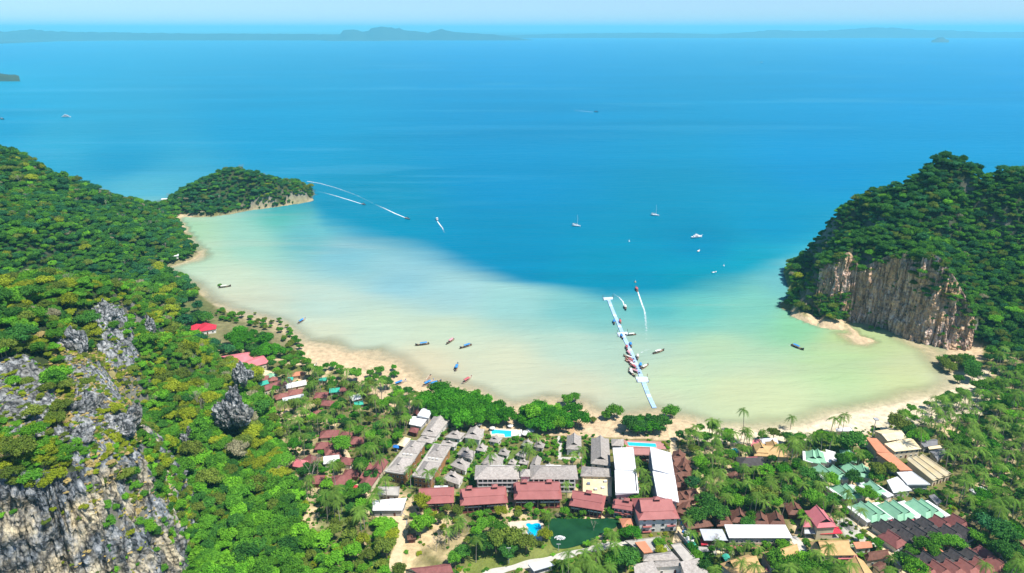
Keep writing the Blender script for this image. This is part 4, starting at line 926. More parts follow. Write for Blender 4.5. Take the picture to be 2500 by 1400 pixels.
def hotel(label, ref, spec, h, rise, floors, cups, dark=False):
    """long red-roofed lodge with open galleries on the garden side"""
    c, base = quad_from(spec, h); root = empty('lodge', base, label, 'hotel', 'red roofed lodges by the pond')
    L = (c[1]-c[0]).length; W = (c[3]-c[0]).length; t = (c[1]-c[0]).normalized(); nr = Vector((-t.y, t.x, 0)); rz = math.atan2(t.y, t.x)
    mb, gb, rd = roof_mesh(c, h, 'dutch', rise, .30); ro = mb.build('roof', M['red'], root); [obj('gable_vent', gb.v[k_:k_+3], [(0,2,1) if k_ == 0 else (0,1,2)], M['wteak'], ro) for k_ in (0, 3)]
    # upper roof tier: a second sheet lying proud of the first
    P = lambda u, v, z: bil4(c, u, v, h+z)
    MB().add([P(.06,.24,rise*.48+.22), P(.94,.24,rise*.48+.22), P(.97,.5,rise+.25), P(.03,.5,rise+.25), P(.06,.24,rise*.48-.05), P(.94,.24,rise*.48-.05)], [(0,1,2,3),(4,5,1,0)]).build('upper_roof', M['red'], ro)
    MB().tube(rd[0]+Vector((0,0,.25)), rd[1]+Vector((0,0,.25)), .25, n=5).build('ridge_cap', M['red'], ro)
    for u in cups: cupola(ro, P(u,.5,rise+.1), rz)
    a, b2 = c[0]+t*1.0+nr*1.1, c[1]-t*1.0+nr*1.1; back = W-2.0
    ia, ib = a+nr*2.0, b2+nr*2.0; MB().prism([(ia.x, ia.y), (ib.x, ib.y), (ib.x+nr.x*(back-2), ib.y+nr.y*(back-2)), (ia.x+nr.x*(back-2), ia.y+nr.y*(back-2))], -.8, h-.2).build('wall', M['wteak'], root)
    fh = h/floors
    for k in range(floors):
        z = k*fh; m_ = a.lerp(b2, .5)+nr*1.0
        MB().box((m_.x, m_.y, z+.05), (L-2, 2.2, .3), rz).build('gallery_floor', M['rail'], root)
        for lo, hi in ((.0, .44), (.56, 1.0)):
            q = a.lerp(b2, (lo+hi)/2); MB().box((q.x, q.y, z+.75), ((hi-lo)*(L-2), .12, .55), rz).build('railing', M['wwhite'] if k else M['rail'], root)
        openings(root, ia, ib, [z+1.5], max(4, int(L/4)), 1.5, 1.6)
    for k in range(9):
        q = a.lerp(b2, k/8); MB().box((q.x, q.y, h/2-.2), (.3,.3,h-.3), rz).build('post', M['wood'], root)
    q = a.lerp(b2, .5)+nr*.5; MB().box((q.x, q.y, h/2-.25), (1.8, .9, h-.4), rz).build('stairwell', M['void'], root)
    register([(base.x+p.x, base.y+p.y) for p in c], h+rise*.4, base.z, ref); return root
hotel('long red-roofed lodge behind the white shed, leftmost of the row', 'the leftmost red-roofed lodge', ('r',1,(655,1078),(1022,1062),13), 5.6, 4.6, 2, [])
hotel('red-roofed lodge with two roof lanterns, second of the row', 'the second red-roofed lodge', ('r',1,(1085,1092),(1567,1062),13.5), 6.0, 5.0, 2, [.20,.74])
hotel('red-roofed lodge with two roof lanterns beside the round-edged swimming pool', 'the third red-roofed lodge', ('r',1,(1625,1030),(2112,1026),14), 6.8, 5.4, 2, [.22,.74])
hotel('slightly turned red-roofed lodge with one lantern behind the green pond', 'the turned red-roofed lodge', ('r',2,(160,1088),(505,1145),12.5), 6.0, 4.6, 2, [.52])
# white-walled red lodges at the right end of the row
def lodge(label, ref, spec, h, rise, cups, storeys, win):
    c, base = quad_from(spec, h); root = empty('lodge', base, label, 'hotel', 'red roofed lodges by the pond'); t = (c[1]-c[0]).normalized(); rz = math.atan2(t.y, t.x)
    mb, gb, rd = roof_mesh(c, h, 'dutch', rise, .35); ro = mb.build('roof', M['red'], root); [obj('gable_vent', gb.v[k_:k_+3], [(0,2,1) if k_ == 0 else (0,1,2)], M['wteak'], ro) for k_ in (0, 3)]; P = lambda u, v, z: bil4(c, u, v, h+z)
    MB().add([P(.10,.20,rise*.4+.22), P(.90,.20,rise*.4+.22), P(.9,.5,rise+.22), P(.1,.5,rise+.22), P(.10,.20,rise*.4-.05), P(.9,.20,rise*.4-.05)], [(0,1,2,3),(4,5,1,0)]).build('upper_roof', M['red'], ro)
    for u in cups: cupola(ro, P(u,.5,rise+.1), rz)
    wl = inset(c, 1.0); MB().prism([(p.x, p.y) for p in wl], -.8, h-.15).build('wall', M['wwhite'], root)
    openings(root, wl[0], wl[1], [1.6+3*k for k in range(storeys)], win, 1.8, 1.5); openings(root, wl[1], wl[2], [1.6+3*k for k in range(storeys)], 3, 1.5, 1.4)
    m_ = wl[0].lerp(wl[1], .25); nr = Vector((t.y, -t.x, 0)); 
    for u, zz in ((.2, 4.0), (.85, 4.0), (.2, 1.0) if storeys > 2 else (.5, 3.2)):
        q = wl[0].lerp(wl[1], u)+nr*.6; MB().box((q.x, q.y, zz), (4.5, 1.3, .18), rz).build('awning', M['red'], root)
    register([(base.x+p.x, base.y+p.y) for p in c], h+rise*.4, base.z, ref)
lodge('low narrow red-roofed link building with white upper wall', 'the narrow red link building', ('r',2,(595,1112),(815,1147),7.5), 6.5, 2.6, [.62], 2, 4)
lodge('large white-walled red-roofed block at the right end of the lodges', 'the large red-roofed block', ('r',2,(862,1238),(1277,1222),17), 8.6, 5.2, [.52], 3, 4)
house('pavilion','pavilion','small open pavilion with orange tile roof at pond edge','the orange pond pavilion',(2,(700,1310),(820,1300),(800,1218),(665,1220)),3.6,'hip',1.6,'orange','wbrown',posts=True)
# ---- white three-storey wing with hipped grey roofs
def wing(label, ref, spec, h, rise, n):
    r, c, base = house('hotel_wing','hotel',label,ref,spec,h,'hip',rise,'grey','wwhite',over=1.2,win=0)
    wl = inset(c, 1.2); t = (wl[1]-wl[0]); L = t.length; t.normalize(); rz = math.atan2(t.y, t.x); nr = Vector((t.y, -t.x, 0))
    for z in (1.6, 4.6, 7.2):
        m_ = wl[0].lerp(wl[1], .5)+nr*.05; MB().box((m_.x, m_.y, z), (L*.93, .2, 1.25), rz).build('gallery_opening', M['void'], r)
        q = m_+nr*.75; MB().box((q.x, q.y, z-1.0), (L*.95, 1.5, .2), rz).build('balcony_floor', M['wwhite'], r); q = m_+nr*1.45; MB().box((q.x, q.y, z-.55), (L*.95, .1, .8), rz).build('balcony_rail', M['wwhite'], r)
    for k in range(n+1):
        q = wl[0].lerp(wl[1], .03+.94*k/n)+nr*.5; MB().box((q.x, q.y, h/2-.2), (.4, 1.6, h-.4), rz).build('pier', M['wwhite'], r)
    m_ = c[0].lerp(c[1], .5).lerp(c[3].lerp(c[2], .5), .62); MB().box((m_.x, m_.y, h+rise*.86), (L*.36, .5, .5), rz).build('ridge_vent', M['wwhite'], r)
wing('white galleried hotel wing under grey shingle roof, left half', 'the left white hotel wing', ('r',1,(1228,828),(1690,826),13), 8.8, 3.6, 8)
wing('white galleried hotel wing under grey shingle roof, right half', 'the right white hotel wing', ('r',1,(1790,826),(2272,828),13), 8.8, 3.6, 8)
house('stair_tower','tower','white stair tower with pointed grey roof between the white wings','the white stair tower',('r',1,(1688,800),(1790,800),6.5),10.2,'pyramid',2.2,'grey','wwhite',over=.5,win=1,storeys=3)
# ---- long grey roofs with raised hips on the left of the resort
def long_grey(label, ref, spec, h):
    r, c, base = house('guest_block','hotel',label,ref,spec,h,'flat',.5,'concrete','wbrown',over=.9,win=4,storeys=2); P = lambda u, v: bil4(c, u, v, 0)
    for v0, v1 in ((.05,.47),(.62,.97)):
        qd = [P(.08,v0), P(.92,v0), P(.92,v1), P(.08,v1)]; m2, g2, rd = roof_mesh([qd[1],qd[2],qd[3],qd[0]], h+.25, 'dutch', 2.8, .75, th=.2); ro = m2.build('raised_roof', M['grey'], r); [obj('gable_vent', g2.v[k_:k_+3], [(0,2,1) if k_ == 0 else (0,1,2)], M['void'], ro) for k_ in (0, 3)]
    for k in range(3):
        p = P(.3+.2*k, .545); MB().box((p.x, p.y, h+.6), (1.2, 1.0, .9)).build('air_conditioner', M['wwhite'], r)
long_grey('long grey flat-and-hip roofed block, left of the slanting pair', 'the left slanting grey block', (1,(322,752),(528,785),(745,452),(580,437)), 7.0)
long_grey('long grey flat-and-hip roofed block, right of the slanting pair', 'the right slanting grey block', (1,(596,800),(795,832),(1000,492),(820,472)), 7.0)
GV = [  # grey shingle villas of the beach resort: crop-1 eave corners
 ((1120,405),(1282,432),(1335,322),(1190,302),4.6,3.2,'tall grey-shingled villa with white walls left of the beach pool','the tall white-walled grey villa'),
 ((925,402),(1082,424),(1142,362),(1010,337),3.4,2.4,'grey-shingled villa squeezed left of the tall white-walled villa','the low grey villa'),
 ((690,377),(842,402),(988,216),(820,190),3.8,2.8,'long pale grey barn roof below the white-roofed beach shed','the long grey barn roof'),
 ((652,432),(800,467),(842,407),(700,387),3.2,1.8,'small grey roof at the foot of the long barn roof','the small grey roof'),
 ((888,474),(1030,503),(1066,457),(912,433),3.4,1.8,'grey hipped roof at the top end of the right slanting block','the grey roof end'),
 ((1050,572),(1200,632),(1242,547),(1110,502),3.4,3.0,'grey villa uppermost of the three stepped in a column','the top stepped grey villa'),
 ((980,682),(1140,747),(1192,662),(1060,612),3.4,3.0,'grey villa midmost of the three stepped in a column','the middle stepped grey villa'),
 ((898,822),(1075,884),(1122,802),(990,737),3.4,3.2,'brownish grey villa lowest of the three stepped in a column','the lowest stepped grey villa'),
 ((1240,532),(1330,552),(1367,492),(1270,477),3.0,2.4,'small peaked grey bungalow below the tall white-walled villa','the small peaked grey bungalow'),
 ((1290,672),(1480,702),(1532,612),(1380,562),3.6,3.4,'broad grey double-peaked villa right above the left white wing','the broad grey villa'),
 ((1370,442),(1470,462),(1512,412),(1410,392),3.0,2.4,'peaked grey bungalow just below the beach pool','the bungalow below the beach pool'),
 ((1465,572),(1560,592),(1592,542),(1495,517),3.0,2.4,'peaked grey bungalow above the broad grey villa','the bungalow above the broad villa'),
 ((1640,582),(1735,612),(1762,562),(1680,542),3.0,2.6,'dark-peaked grey bungalow in the middle of the courts','the dark-peaked grey bungalow'),
 ((1700,482),(1800,502),(1822,452),(1730,432),3.0,2.4,'left of two twin peaked bungalows near the beach umbrellas','the left twin bungalow'),
 ((1820,497),(1920,517),(1942,472),(1850,447),3.0,2.4,'right of two twin peaked bungalows near the beach umbrellas','the right twin bungalow'),
 ((1565,667),(1640,682),(1662,642),(1590,622),2.8,1.6,'tiny grey roofed hut just above the left white wing','the tiny left hut'),
 ((1670,662),(1765,682),(1782,642),(1690,627),2.8,1.6,'tiny grey roofed hut above the stair tower','the tiny hut above the tower'),
 ((1785,692),(1880,712),(1907,617),(1820,612),3.2,2.0,'plain grey gabled roof above the right white wing','the plain grey gable'),
 ((1930,712),(2025,714),(2027,675),(1940,672),2.8,1.4,'small grey roof peeping over the right white wing','the small peeping roof'),
 ((2148,522),(2307,530),(2302,390),(2160,385),4.8,3.4,'upright grey-shingled house beside the garden path','the upright grey house')]
for k, (A,Bq,Cq,D,h,r,lab,ref) in enumerate(GV):
    house('villa','house',lab,ref,(1,A,Bq,Cq,D),h,'gable' if 'plain' in lab else 'dutch',r,'grey','wwhite',q=.52,win=2,axis='y' if k not in (2,) else None,group='grey shingled villas of the beach resort')
house('villa','house','long dark grey shingled hall left of the white roofs','the long grey hall',(2,(380,668),(582,692),(562,417),(385,412)),6.0,'dutch',3.8,'grey','wwhite',axis='y',q=.5,storeys=2,win=2)
house('service_block','building','grey-roofed cream service block under the long grey hall','the grey-roofed service block',(2,(275,795),(587,803),(582,718),(290,694)),6.4,'hip',2.2,'grey','wcream',storeys=2,win=4)
r, c, base = house('service_yard','building','flat cream service building with rooftop tanks behind the turned lodge','the flat cream service building',(2,(300,985),(590,1000),(590,812),(300,806)),4.6,'flat',.5,'cream','wcream',win=4,z0=2)
for i_, (u, v) in enumerate(((.2,.6),(.7,.4),(.78,.75),(.45,.3))):
    p = bil4(c, u, v, 4.6); MB().box((p.x, p.y, 5.1), (1.6,1.3,1.1)).build('water_tank', M['pale'] if i_ else M['bluegrey'], r)
p = bil4(c, .3, .95, 0); MB().tube((p.x,p.y,4.6), (p.x,p.y,13), .14, .08).build('antenna', M['metal'], r)
house('pool_bar','pavilion','small grey hipped pool bar beside the long blue pool','the grey pool bar',(2,(590,487),(712,492),(712,422),(585,420)),3.4,'pyramid',2.0,'grey','wgrey',posts=True)
# ---- four white mono-pitch blocks round the planted court
def white_block(label, ref, spec, h, side):
    r, c, base = house('apartment_block','building',label,ref,spec,h,'shed',1.5,'white','wgrey',over=.9,win=0)
    wl = inset(c, .9); a, b2 = (wl[1], wl[2]) if side > 0 else (wl[3], wl[0]); t = (b2-a); L = t.length; t.normalize(); rz = math.atan2(t.y, t.x); nr = Vector((t.y, -t.x, 0)); m_ = a.lerp(b2, .5)
    for k in range(4):
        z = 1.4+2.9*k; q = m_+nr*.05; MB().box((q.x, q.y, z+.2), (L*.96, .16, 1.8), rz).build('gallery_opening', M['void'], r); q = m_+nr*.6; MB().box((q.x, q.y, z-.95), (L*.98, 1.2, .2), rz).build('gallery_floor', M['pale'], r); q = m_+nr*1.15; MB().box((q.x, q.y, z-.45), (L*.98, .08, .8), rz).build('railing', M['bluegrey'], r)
    for k in range(11):
        q = a.lerp(b2, .02+.96*k/10)+nr*1.1; MB().box((q.x, q.y, h/2), (.16,.16,h-.3), rz).build('post', M['wwhite'], r)
    P = lambda u, v, z: bil4(c, u, v, h+z)
    for k in range(1, 6):
        MB().add([P(k/6-.004,.01,.03), P(k/6+.004,.01,.03), P(k/6+.004,.99,1.5*.99+.05), P(k/6-.004,.99,1.5*.99+.05)], [(0,1,2,3)]).build('roof_seam', M['pale'], r)
    openings(r, wl[0], wl[1], [1.6, 4.5, 7.4], 3, 1.6, 1.5)
white_block('white roofed block, upper left of four round the planted court', 'the upper left white block', (2,(625,746),(836,736),(806,506),(600,532)), 11.0, 1)
white_block('white roofed block, lower left of four round the planted court', 'the lower left white block', (2,(628,982),(862,962),(842,748),(620,757)), 10.4, 1)
white_block('white roofed block, upper right of four round the planted court', 'the upper right white block', (2,(1005,748),(1222,782),(1187,562),(975,522)), 11.0, -1)
white_block('white roofed block, lower right of four round the planted court', 'the lower right white block', (2,(1048,1018),(1268,1058),(1226,788),(1000,767)), 10.4, -1)
house('terrace_house','building','terracotta pool terrace building between the upper white blocks','the terracotta terrace building',(2,(815,585),(985,588),(985,512),(810,512)),5.6,'flat',.5,'deckpink','wteak',win=4,storeys=2)
# ---- left village
house('restaurant','building','bright crimson hipped roof under dark trees at the far left shore','the crimson roof',(7,(340,332),(525,302),(530,262),(385,232)),3.8,'hip',2.2,'crimson','wwhite',win=3)
house('annex','building','low crimson lean-to roof stretching left of the crimson roof','the crimson lean-to',(7,(195,315),(330,318),(385,255),(330,262)),3.2,'shed',1.0,'crimson','wcream',win=0)
house('shelter','building','small white concrete shelter at the far left end of the shore','the white shelter',(7,(45,322),(160,330),(163,290),(60,292)),3.2,'flat',.4,'white','wwhite',win=2)
house('market_hall','building','large salmon roof hall, left half of the pair','the left salmon hall',(7,(722,672),(905,598),(830,538),(562,580)),4.6,'gable',2.6,'pink','wcream',gmat='wcream',win=3,axis='x')
house('market_hall','building','large salmon roof hall, right half of the pair','the right salmon hall',(7,(820,702),(1060,640),(960,566),(725,672)),4.6,'gable',2.4,'pink','wcream',gmat='wcream',win=3,axis='x')
house('terrace','building','cream concrete platform in front of the salmon hall','the cream platform',(7,(860,770),(1030,810),(1110,740),(960,700)),2.0,'flat',.4,'cream','wcream',win=0)
house('shop_row','building','long maroon roof below the salmon halls with sunlit front','the long maroon roof',(7,(1000,930),(1243,852),(1192,822),(955,900)),4.0,'hip',2.2,'maroon','wcream',win=5)
house('shed','shed','small green shed roof behind the long maroon roof','the small green shed',(7,(950,882),(1060,850),(1040,825),(950,852)),3.0,'shed',.8,'teal','wcream',win=0)
LV = [  # small village roofs: crop 7 centre, length, width, degrees
 ((985,785),9,7,10,'redbrown','brown hut roof on the cream platform\'s edge','the brown platform hut'),((1080,760),8,6,-20,'green','pale green roof beside the cream platform','the pale green roof'),((1100,795),6,5,15,'redbrown','tiny brown roof right of the pale green roof','the tiny brown roof'),
 ((1215,815),9,8,20,'dark','dark peaked roof right of the pale green roof','the dark peaked roof'),((1270,795),4,3.5,10,'teal','small teal canopy by the dark peaked roof','the teal canopy'),((1330,850),14,6,25,'white','whitewashed long roof below the dark peaked roof','the whitewashed long roof'),
 ((1320,925),10,8,15,'redbrown','weathered red-brown roof under two palms','the weathered red-brown roof'),((1180,965),9,7,30,'redbrown','red-brown house with pale walls left of two palms','the red-brown house'),((1300,985),14,4,25,'pale','pale grey lean-to with white posts','the pale lean-to'),
 ((1580,955),9,8,5,'maroon','tiered maroon bungalow roof near the teal canopy','the tiered maroon bungalow'),((1640,1035),9,7,-10,'maroon','maroon bungalow roof amid palms','the maroon bungalow amid palms'),((1715,910),7,5,10,'teal','bright teal canopy among beachside palms','the bright teal canopy'),
 ((1800,905),6,4,0,'maroon','small maroon roof right of the bright teal canopy','the small maroon roof'),((1545,1135),6,5,10,'redbrown','little brown roof hidden between palm trees','the hidden little brown roof'),((1660,1345),11,8,8,'maroon','maroon bungalow roof, topmost of the left bungalow cluster','the topmost cluster bungalow'),
 ((1930,980),7,6,30,'white','bright white roof amid the beachside palms','the bright white palm hut'),((1960,1040),6,4,20,'teal','teal awning below the bright white hut','the teal awning'),((1355,745),9,5,15,'orange','orange roof under the beach palms','the orange beach roof'),((1600,800),6,4,10,'teal','teal roof patch behind beach palms','the teal palm roof')]
for P_, L_, W_, dg, mt, lab, ref in LV:
    house('village_hut','house',lab,ref,('c',7,P_,L_,W_,dg),3.0,'hip' if mt not in ('teal','white','pale') else 'shed',1.9 if mt not in ('teal','white','pale') else .7,mt,'wcream',win=1,group='small roofs of the left village')
BC = [((720,495),11,8,5,'maroon wide bungalow below the topmost cluster roof','the wide bungalow'),((903,512),8,7,-10,'maroon bungalow behind a round tree','the bungalow behind the round tree'),((1028,575),9,7,10,'maroon bungalow with pink sunlit slope right of the round tree','the bungalow right of the round tree'),((632,632),8,7,5,'pale-roofed bungalow with dark front left of its neighbours','the pale-roofed bungalow'),
 ((752,612),6,6,20,'small brown bungalow behind three close neighbours','the small brown bungalow'),((748,685),9,8,20,'maroon bungalow, upper of two nearly touching','the upper touching bungalow'),((782,742),7,6,20,'maroon bungalow, lower of two nearly touching','the lower touching bungalow'),((745,790),9,7,10,'white gable-fronted bungalow house in the cluster','the white gabled bungalow'),((512,785),9,7,-30,'bungalow with pink roof beside the bare tree','the bungalow by the bare tree'),
 ((912,805),7,8,80,'white-walled bungalow with maroon roof beside round tree','the white-walled maroon bungalow'),((968,942),9,7,0,'purple-brown bungalow below the round trees','the purple-brown bungalow'),((858,1018),11,10,15,'four-sided maroon bungalow with sunlit pink facet','the four-sided bungalow'),((560,1015),9,8,0,'lone maroon bungalow under the tall bare tree','the lone maroon bungalow'),((378,832),9,7,-15,'pale pink roof half hidden at the forest edge','the pale pink roof')]
for k, (P_, L_, W_, dg, lab, ref) in enumerate(BC):
    house('bungalow','house',lab,ref,('c',8,P_,L_,W_,dg),3.0,'gable' if 'gable' in lab else 'hip',2.6,'white' if k in (7,) else 'pink' if k == 13 else 'maroon','wwhite' if k in (7,9) else 'wteak',win=2,group='bungalows at the foot of the left hill',gmat='wwhite')
house('long_house','building','long maroon roof running beside the left slanting block','the long maroon wing',(8,(1050,1085),(1200,1112),(1395,832),(1285,797)),4.6,'gable',2.2,'maroon','wcream',axis='y',gmat='wcream',win=0)
house('long_house','building','short maroon side wing of the long maroon roof','the maroon side wing',(8,(1060,1030),(1170,1045),(1215,880),(1180,850)),4.0,'shed',1.0,'maroon','wcream',win=0)
house('kiosk','kiosk','small red awning kiosk at the lower end of the maroon wing','the red awning kiosk',(8,(955,1145),(1060,1150),(1085,1100),(970,1092)),3.4,'hip',.9,'crimson','bluegrey',posts=True)
house('shed','shed','plain white flat-roofed shed left of the red lodges','the plain white shed',(1,(205,1140),(500,1138),(548,1022),(205,1050)),4.4,'shed',.7,'white','wgrey',win=2)
house('plant_room','building','grey concrete plant building behind the plain white shed','the grey plant building',(1,(250,985),(470,995),(475,905),(260,905)),3.4,'flat',.4,'concrete','wgrey',win=3)
house('shed','shed','small white roof tucked behind the leftmost lodge','the small white roof',(1,(820,945),(965,945),(962,895),(825,897)),3.2,'shed',.4,'pale','wgrey',win=0)
house('beach_shed','shed','tilted white metal roof at the edge of the big mangrove','the tilted white roof',(1,(655,195),(765,212),(806,135),(705,122)),5.0,'shed',1.0,'pale','wgrey',win=0)
house('beach_shed','shed','low broad white roof below the tilted white roof','the low broad white roof',(1,(570,275),(690,300),(770,205),(590,195)),3.4,'flat',.3,'white','wgrey',win=1)
house('beach_hut','house','dark red gabled hut left of the tilted white roof','the dark red beach hut',(1,(605,180),(655,190),(685,140),(630,132)),3.4,'gable',1.8,'maroon','wteak',win=0)
house('beach_hut','house','maroon hipped hut left of the long barn roof','the maroon hut by the barn',(1,(565,345),(650,365),(675,315),(590,300)),3.4,'hip',1.8,'maroon','wteak',win=1)
house('beach_hut','house','cream hipped roof above the left slanting block','the cream hipped roof',(1,(450,480),(520,500),(590,415),(520,398)),3.4,'hip',1.4,'cream','wteak',win=0)
house('canopy','canopy','bright blue canopy left of the slanting grey block','the bright blue canopy',(1,(405,505),(470,515),(462,480),(415,480)),3.2,'hip',.9,'blue','metal',posts=True)
house('bungalow','house','maroon roof at the left edge of the palm garden','the garden maroon roof',(1,(0,440),(70,450),(90,410),(0,395)),3.2,'hip',2.0,'maroon','wteak',win=1)
# ---- right of the white blocks
BR = [((1265,580),'topmost'),((1240,640),'second'),((1320,660),'third'),((1310,700),'fourth'),((1240,745),'fifth'),((1330,735),'sixth'),((1265,840),'lowest')]
for k, (P_, w) in enumerate(BR):
    house('cottage','house','steep brown cottage roof, %s of the strip beside the white blocks' % w,'the %s strip cottage' % w,('c',2,P_,8.5,7.5,[70,20,75,65,110,70,100][k]),3.2,'dutch',3.4,'brown','wteak',q=.55,win=1,group='brown cottages beside the white blocks')
BR2 = [((1390,965),20,'brown cottage roof under the large round tree'),((1290,1010),100,'brown roof squeezed between alley and round tree'),((1700,1215),95,'narrow brown cottage behind the striped awning'),((1875,1190),80,'brown spired cottage, left of three behind the long white roof'),((2085,1225),80,'brown spired cottage, middle of three behind the long white roof'),((2245,1225),80,'brown spired cottage, right of three behind the long white roof'),((1345,1110),60,'brown roof fragment at the alley corner'),((1450,1240),10,'low dark brown roof beside the alley yard'),((2430,1110),85,'brown cottage roof among palms left of the pink house')]
for k, (P_, dg, lab) in enumerate(BR2):
    house('cottage','house',lab,lab.split(',')[0].replace('brown','the brown',1) if lab.startswith('brown') else 'the '+lab,('c',2,P_,9.5 if k != 7 else 14,8.5,dg),3.4,'dutch',4.0 if k in (3,4,5) else 3.0,'brown','wcream' if k == 3 else 'wteak',q=.5,win=1,group='brown cottages among the right trees')
house('resort_hall','building','ochre tiled resort hall with stepped gables by the beach palms','the ochre resort hall',(2,(2020,590),(2390,605),(2300,480),(2060,480)),4.6,'dutch',3.4,'beige','wcream',q=.6,win=4)
for P_, lab in (((2215,480),'small ochre gable rising over the ochre resort hall'),((2090,500),'left ochre gable in front of the ochre resort hall')):
    house('gable_house','house',lab,'the '+lab[:22],('c',2,P_,9,7,85),6.0,'dutch',3.0,'beige','wcream',q=.6,win=0)
house('beach_roof','building','flat pink roof above the ochre resort hall','the flat pink roof',(2,(1990,500),(2110,505),(2080,425),(2015,430)),4.6,'shed',.6,'pink','wcream',win=1)
house('beach_roof','building','pale green sheet roof above the ochre resort hall','the pale green sheet roof',(2,(2110,470),(2270,465),(2250,420),(2080,425)),4.4,'shed',.6,'pale','wcream',win=1)
house('pavilion','pavilion','dark hipped pavilion roof edged with pink ridges','the dark pink-ridged pavilion',(2,(1880,705),(2145,690),(2110,600),(1835,605)),5.0,'hip',3.0,'dark','wteak',win=3,cap='pink')
house('restaurant','building','red roofed terrace restaurant below the dark pavilion','the red terrace roof',(2,(1890,690),(2010,690),(2000,655),(1900,655)),3.6,'hip',1.0,'crimson','wteak',posts=True)
house('hut','house','brown hut roof deep among the tall palms','the brown palm hut',('c',2,(1830,770),7,6,30),3.2,'hip',2.2,'brown','wteak',win=1)
# ---- right service quarter
house('warehouse','building','cream sheet-roofed warehouse nearest the right beach','the beachside warehouse',(3,(1100,442),(1302,412),(1172,312),(965,340)),6.0,'gable',1.6,'cream','wcream',axis='x',gmat='wcream',win=3)
house('warehouse','building','yellowish sheet-roofed warehouse below the beachside warehouse','the yellowish warehouse',(3,(1172,548),(1442,520),(1340,422),(1065,482)),6.0,'shed',1.0,'cream','wcream',win=5,storeys=2)
house('shop_row','building','long orange-tiled shop row, upper length','the upper orange row',(3,(990,562),(1130,560),(990,415),(880,417)),5.6,'shed',.9,'orange','wgrey',axis='y',win=2,storeys=2)
house('shop_row','building','long orange-tiled shop row, lower length','the lower orange row',(3,(1222,746),(1352,737),(1135,560),(985,570)),5.6,'shed',.9,'orange','wgrey',axis='y',win=2,storeys=2)
house('workshop','building','grey slate-sheet workshop roof right of the warehouses','the grey workshop',(3,(1470,502),(1605,482),(1590,420),(1365,442)),4.0,'gable',1.4,'slate','wgrey',gmat='wgrey',win=2)
house('workshop','building','dark ruined-looking roof beside the beachside warehouse','the dark ruined roof',(3,(1310,415),(1480,405),(1400,340),(1240,325)),3.6,'shed',.8,'slate','wgrey',win=0)
house('shed','shed','narrow cream lean-to under the grey workshop','the narrow cream lean-to',(3,(1520,525),(1665,508),(1640,485),(1503,503)),3.4,'shed',.3,'cream','wgrey',win=0)
house('workshop','building','grey gabled row house with dark openings by the palms','the grey row house',(3,(1600,640),(1690,560),(1640,520),(1520,545)),4.2,'gable',1.4,'slate','wcream',gmat='wcream',win=3)
for k, w in enumerate(('left','middle','right')):
    a = k/3; f = lambda p, q, t: (p[0]+(q[0]-p[0])*t, p[1]+(q[1]-p[1])*t); A, Bq, Cq, D = (1560,842),(1750,772),(1475,590),(1290,622)
    house('greenhouse','greenhouse','ribbed cream greenhouse bay, %s of three' % w,'the %s greenhouse bay' % w,(3,f(A,Bq,a),f(A,Bq,a+.325),f(D,Cq,a+.325),f(D,Cq,a)),4.6,'gable',1.5,'cream','wcream',axis='y',gmat='wcream',win=1,group='ribbed greenhouse bays')
house('depot','building','white flat depot roof below the orange row','the white depot',(3,(1300,882),(1530,882),(1345,752),(1190,762)),5.2,'flat',.4,'white','wgrey',win=4)
house('depot','building','broad white sheet roof left of the white depot','the broad white sheet roof',(3,(1160,962),(1345,935),(1195,812),(1090,850)),4.2,'shed',.9,'white','wgrey',win=3)
house('shed','shed','grey sheet shed roof at the end of the depot lane','the grey lane shed',(3,(1590,1085),(1650,1050),(1570,975),(1510,1000)),3.2,'shed',.5,'slate','wgrey',win=0)
house('tent','tent','rounded white tent roof among the right palms','the rounded white tent',('c',3,(2045,935),9,7,20),2.8,'hip',1.8,'white','wwhite',win=0)
house('beach_roof','building','white roof on the beach left of the warehouses','the white beach roof',(3,(585,345),(760,345),(730,305),(580,315)),3.0,'flat',.3,'white','wcream',win=0)
# green roofs
GR = [((300,590),70,'white'),((345,590),70,'green'),((400,585),75,'green'),((480,590),70,'white'),((535,575),70,'white'),((705,580),70,'green'),((430,760),110,'white'),((455,735),110,'green'),((590,750),110,'green'),((625,760),110,'pale'),((740,720),105,'green'),((850,735),75,'green'),((590,935),115,'white'),((640,930),115,'green'),((715,940),100,'green'),((790,925),110,'white'),((970,905),110,'green'),((1050,930),115,'white'),((880,900),100,'pale')]
side = ['leftmost','second','third','fourth','fifth','rightmost']
rows = {0:'upper',1:'middle',2:'lower'}; cnt = {}
for k, (P_, dg, mt) in enumerate(GR):
    rw = 0 if P_[1] < 650 else 1 if P_[1] < 800 else 2; cnt[rw] = cnt.get(rw, 0)+1; od = ['first','second','third','fourth','fifth','sixth','seventh'][cnt[rw]-1]
    cn = {'green':'green','white':'white','pale':'pale grey'}[mt]
    house('chalet','house','%s chalet roof, %s counted from left in the %s green-roof cluster' % (cn, od, rows[rw]),'the %s %s-cluster chalet' % (od, rows[rw]),('c',3,P_,11 if mt == 'green' else 10,8.5 if mt == 'green' else 5.5,dg),3.4,'dutch' if mt == 'green' else 'shed',3.0 if mt == 'green' else .6,mt,'wwhite',q=.5,win=1,group='green roofed chalets')
FR = [((830,1155),'white',5.5),((895,1140),'green',9),((975,1140),'green',9),((1040,1130),'white',5),((1085,1125),'white',4.5),((1150,1135),'green',9),((1225,1125),'green',9),((1330,1115),'white',7.5),((1430,1110),'green',9),((1510,1115),'green',9),((1595,1105),'white',4)]
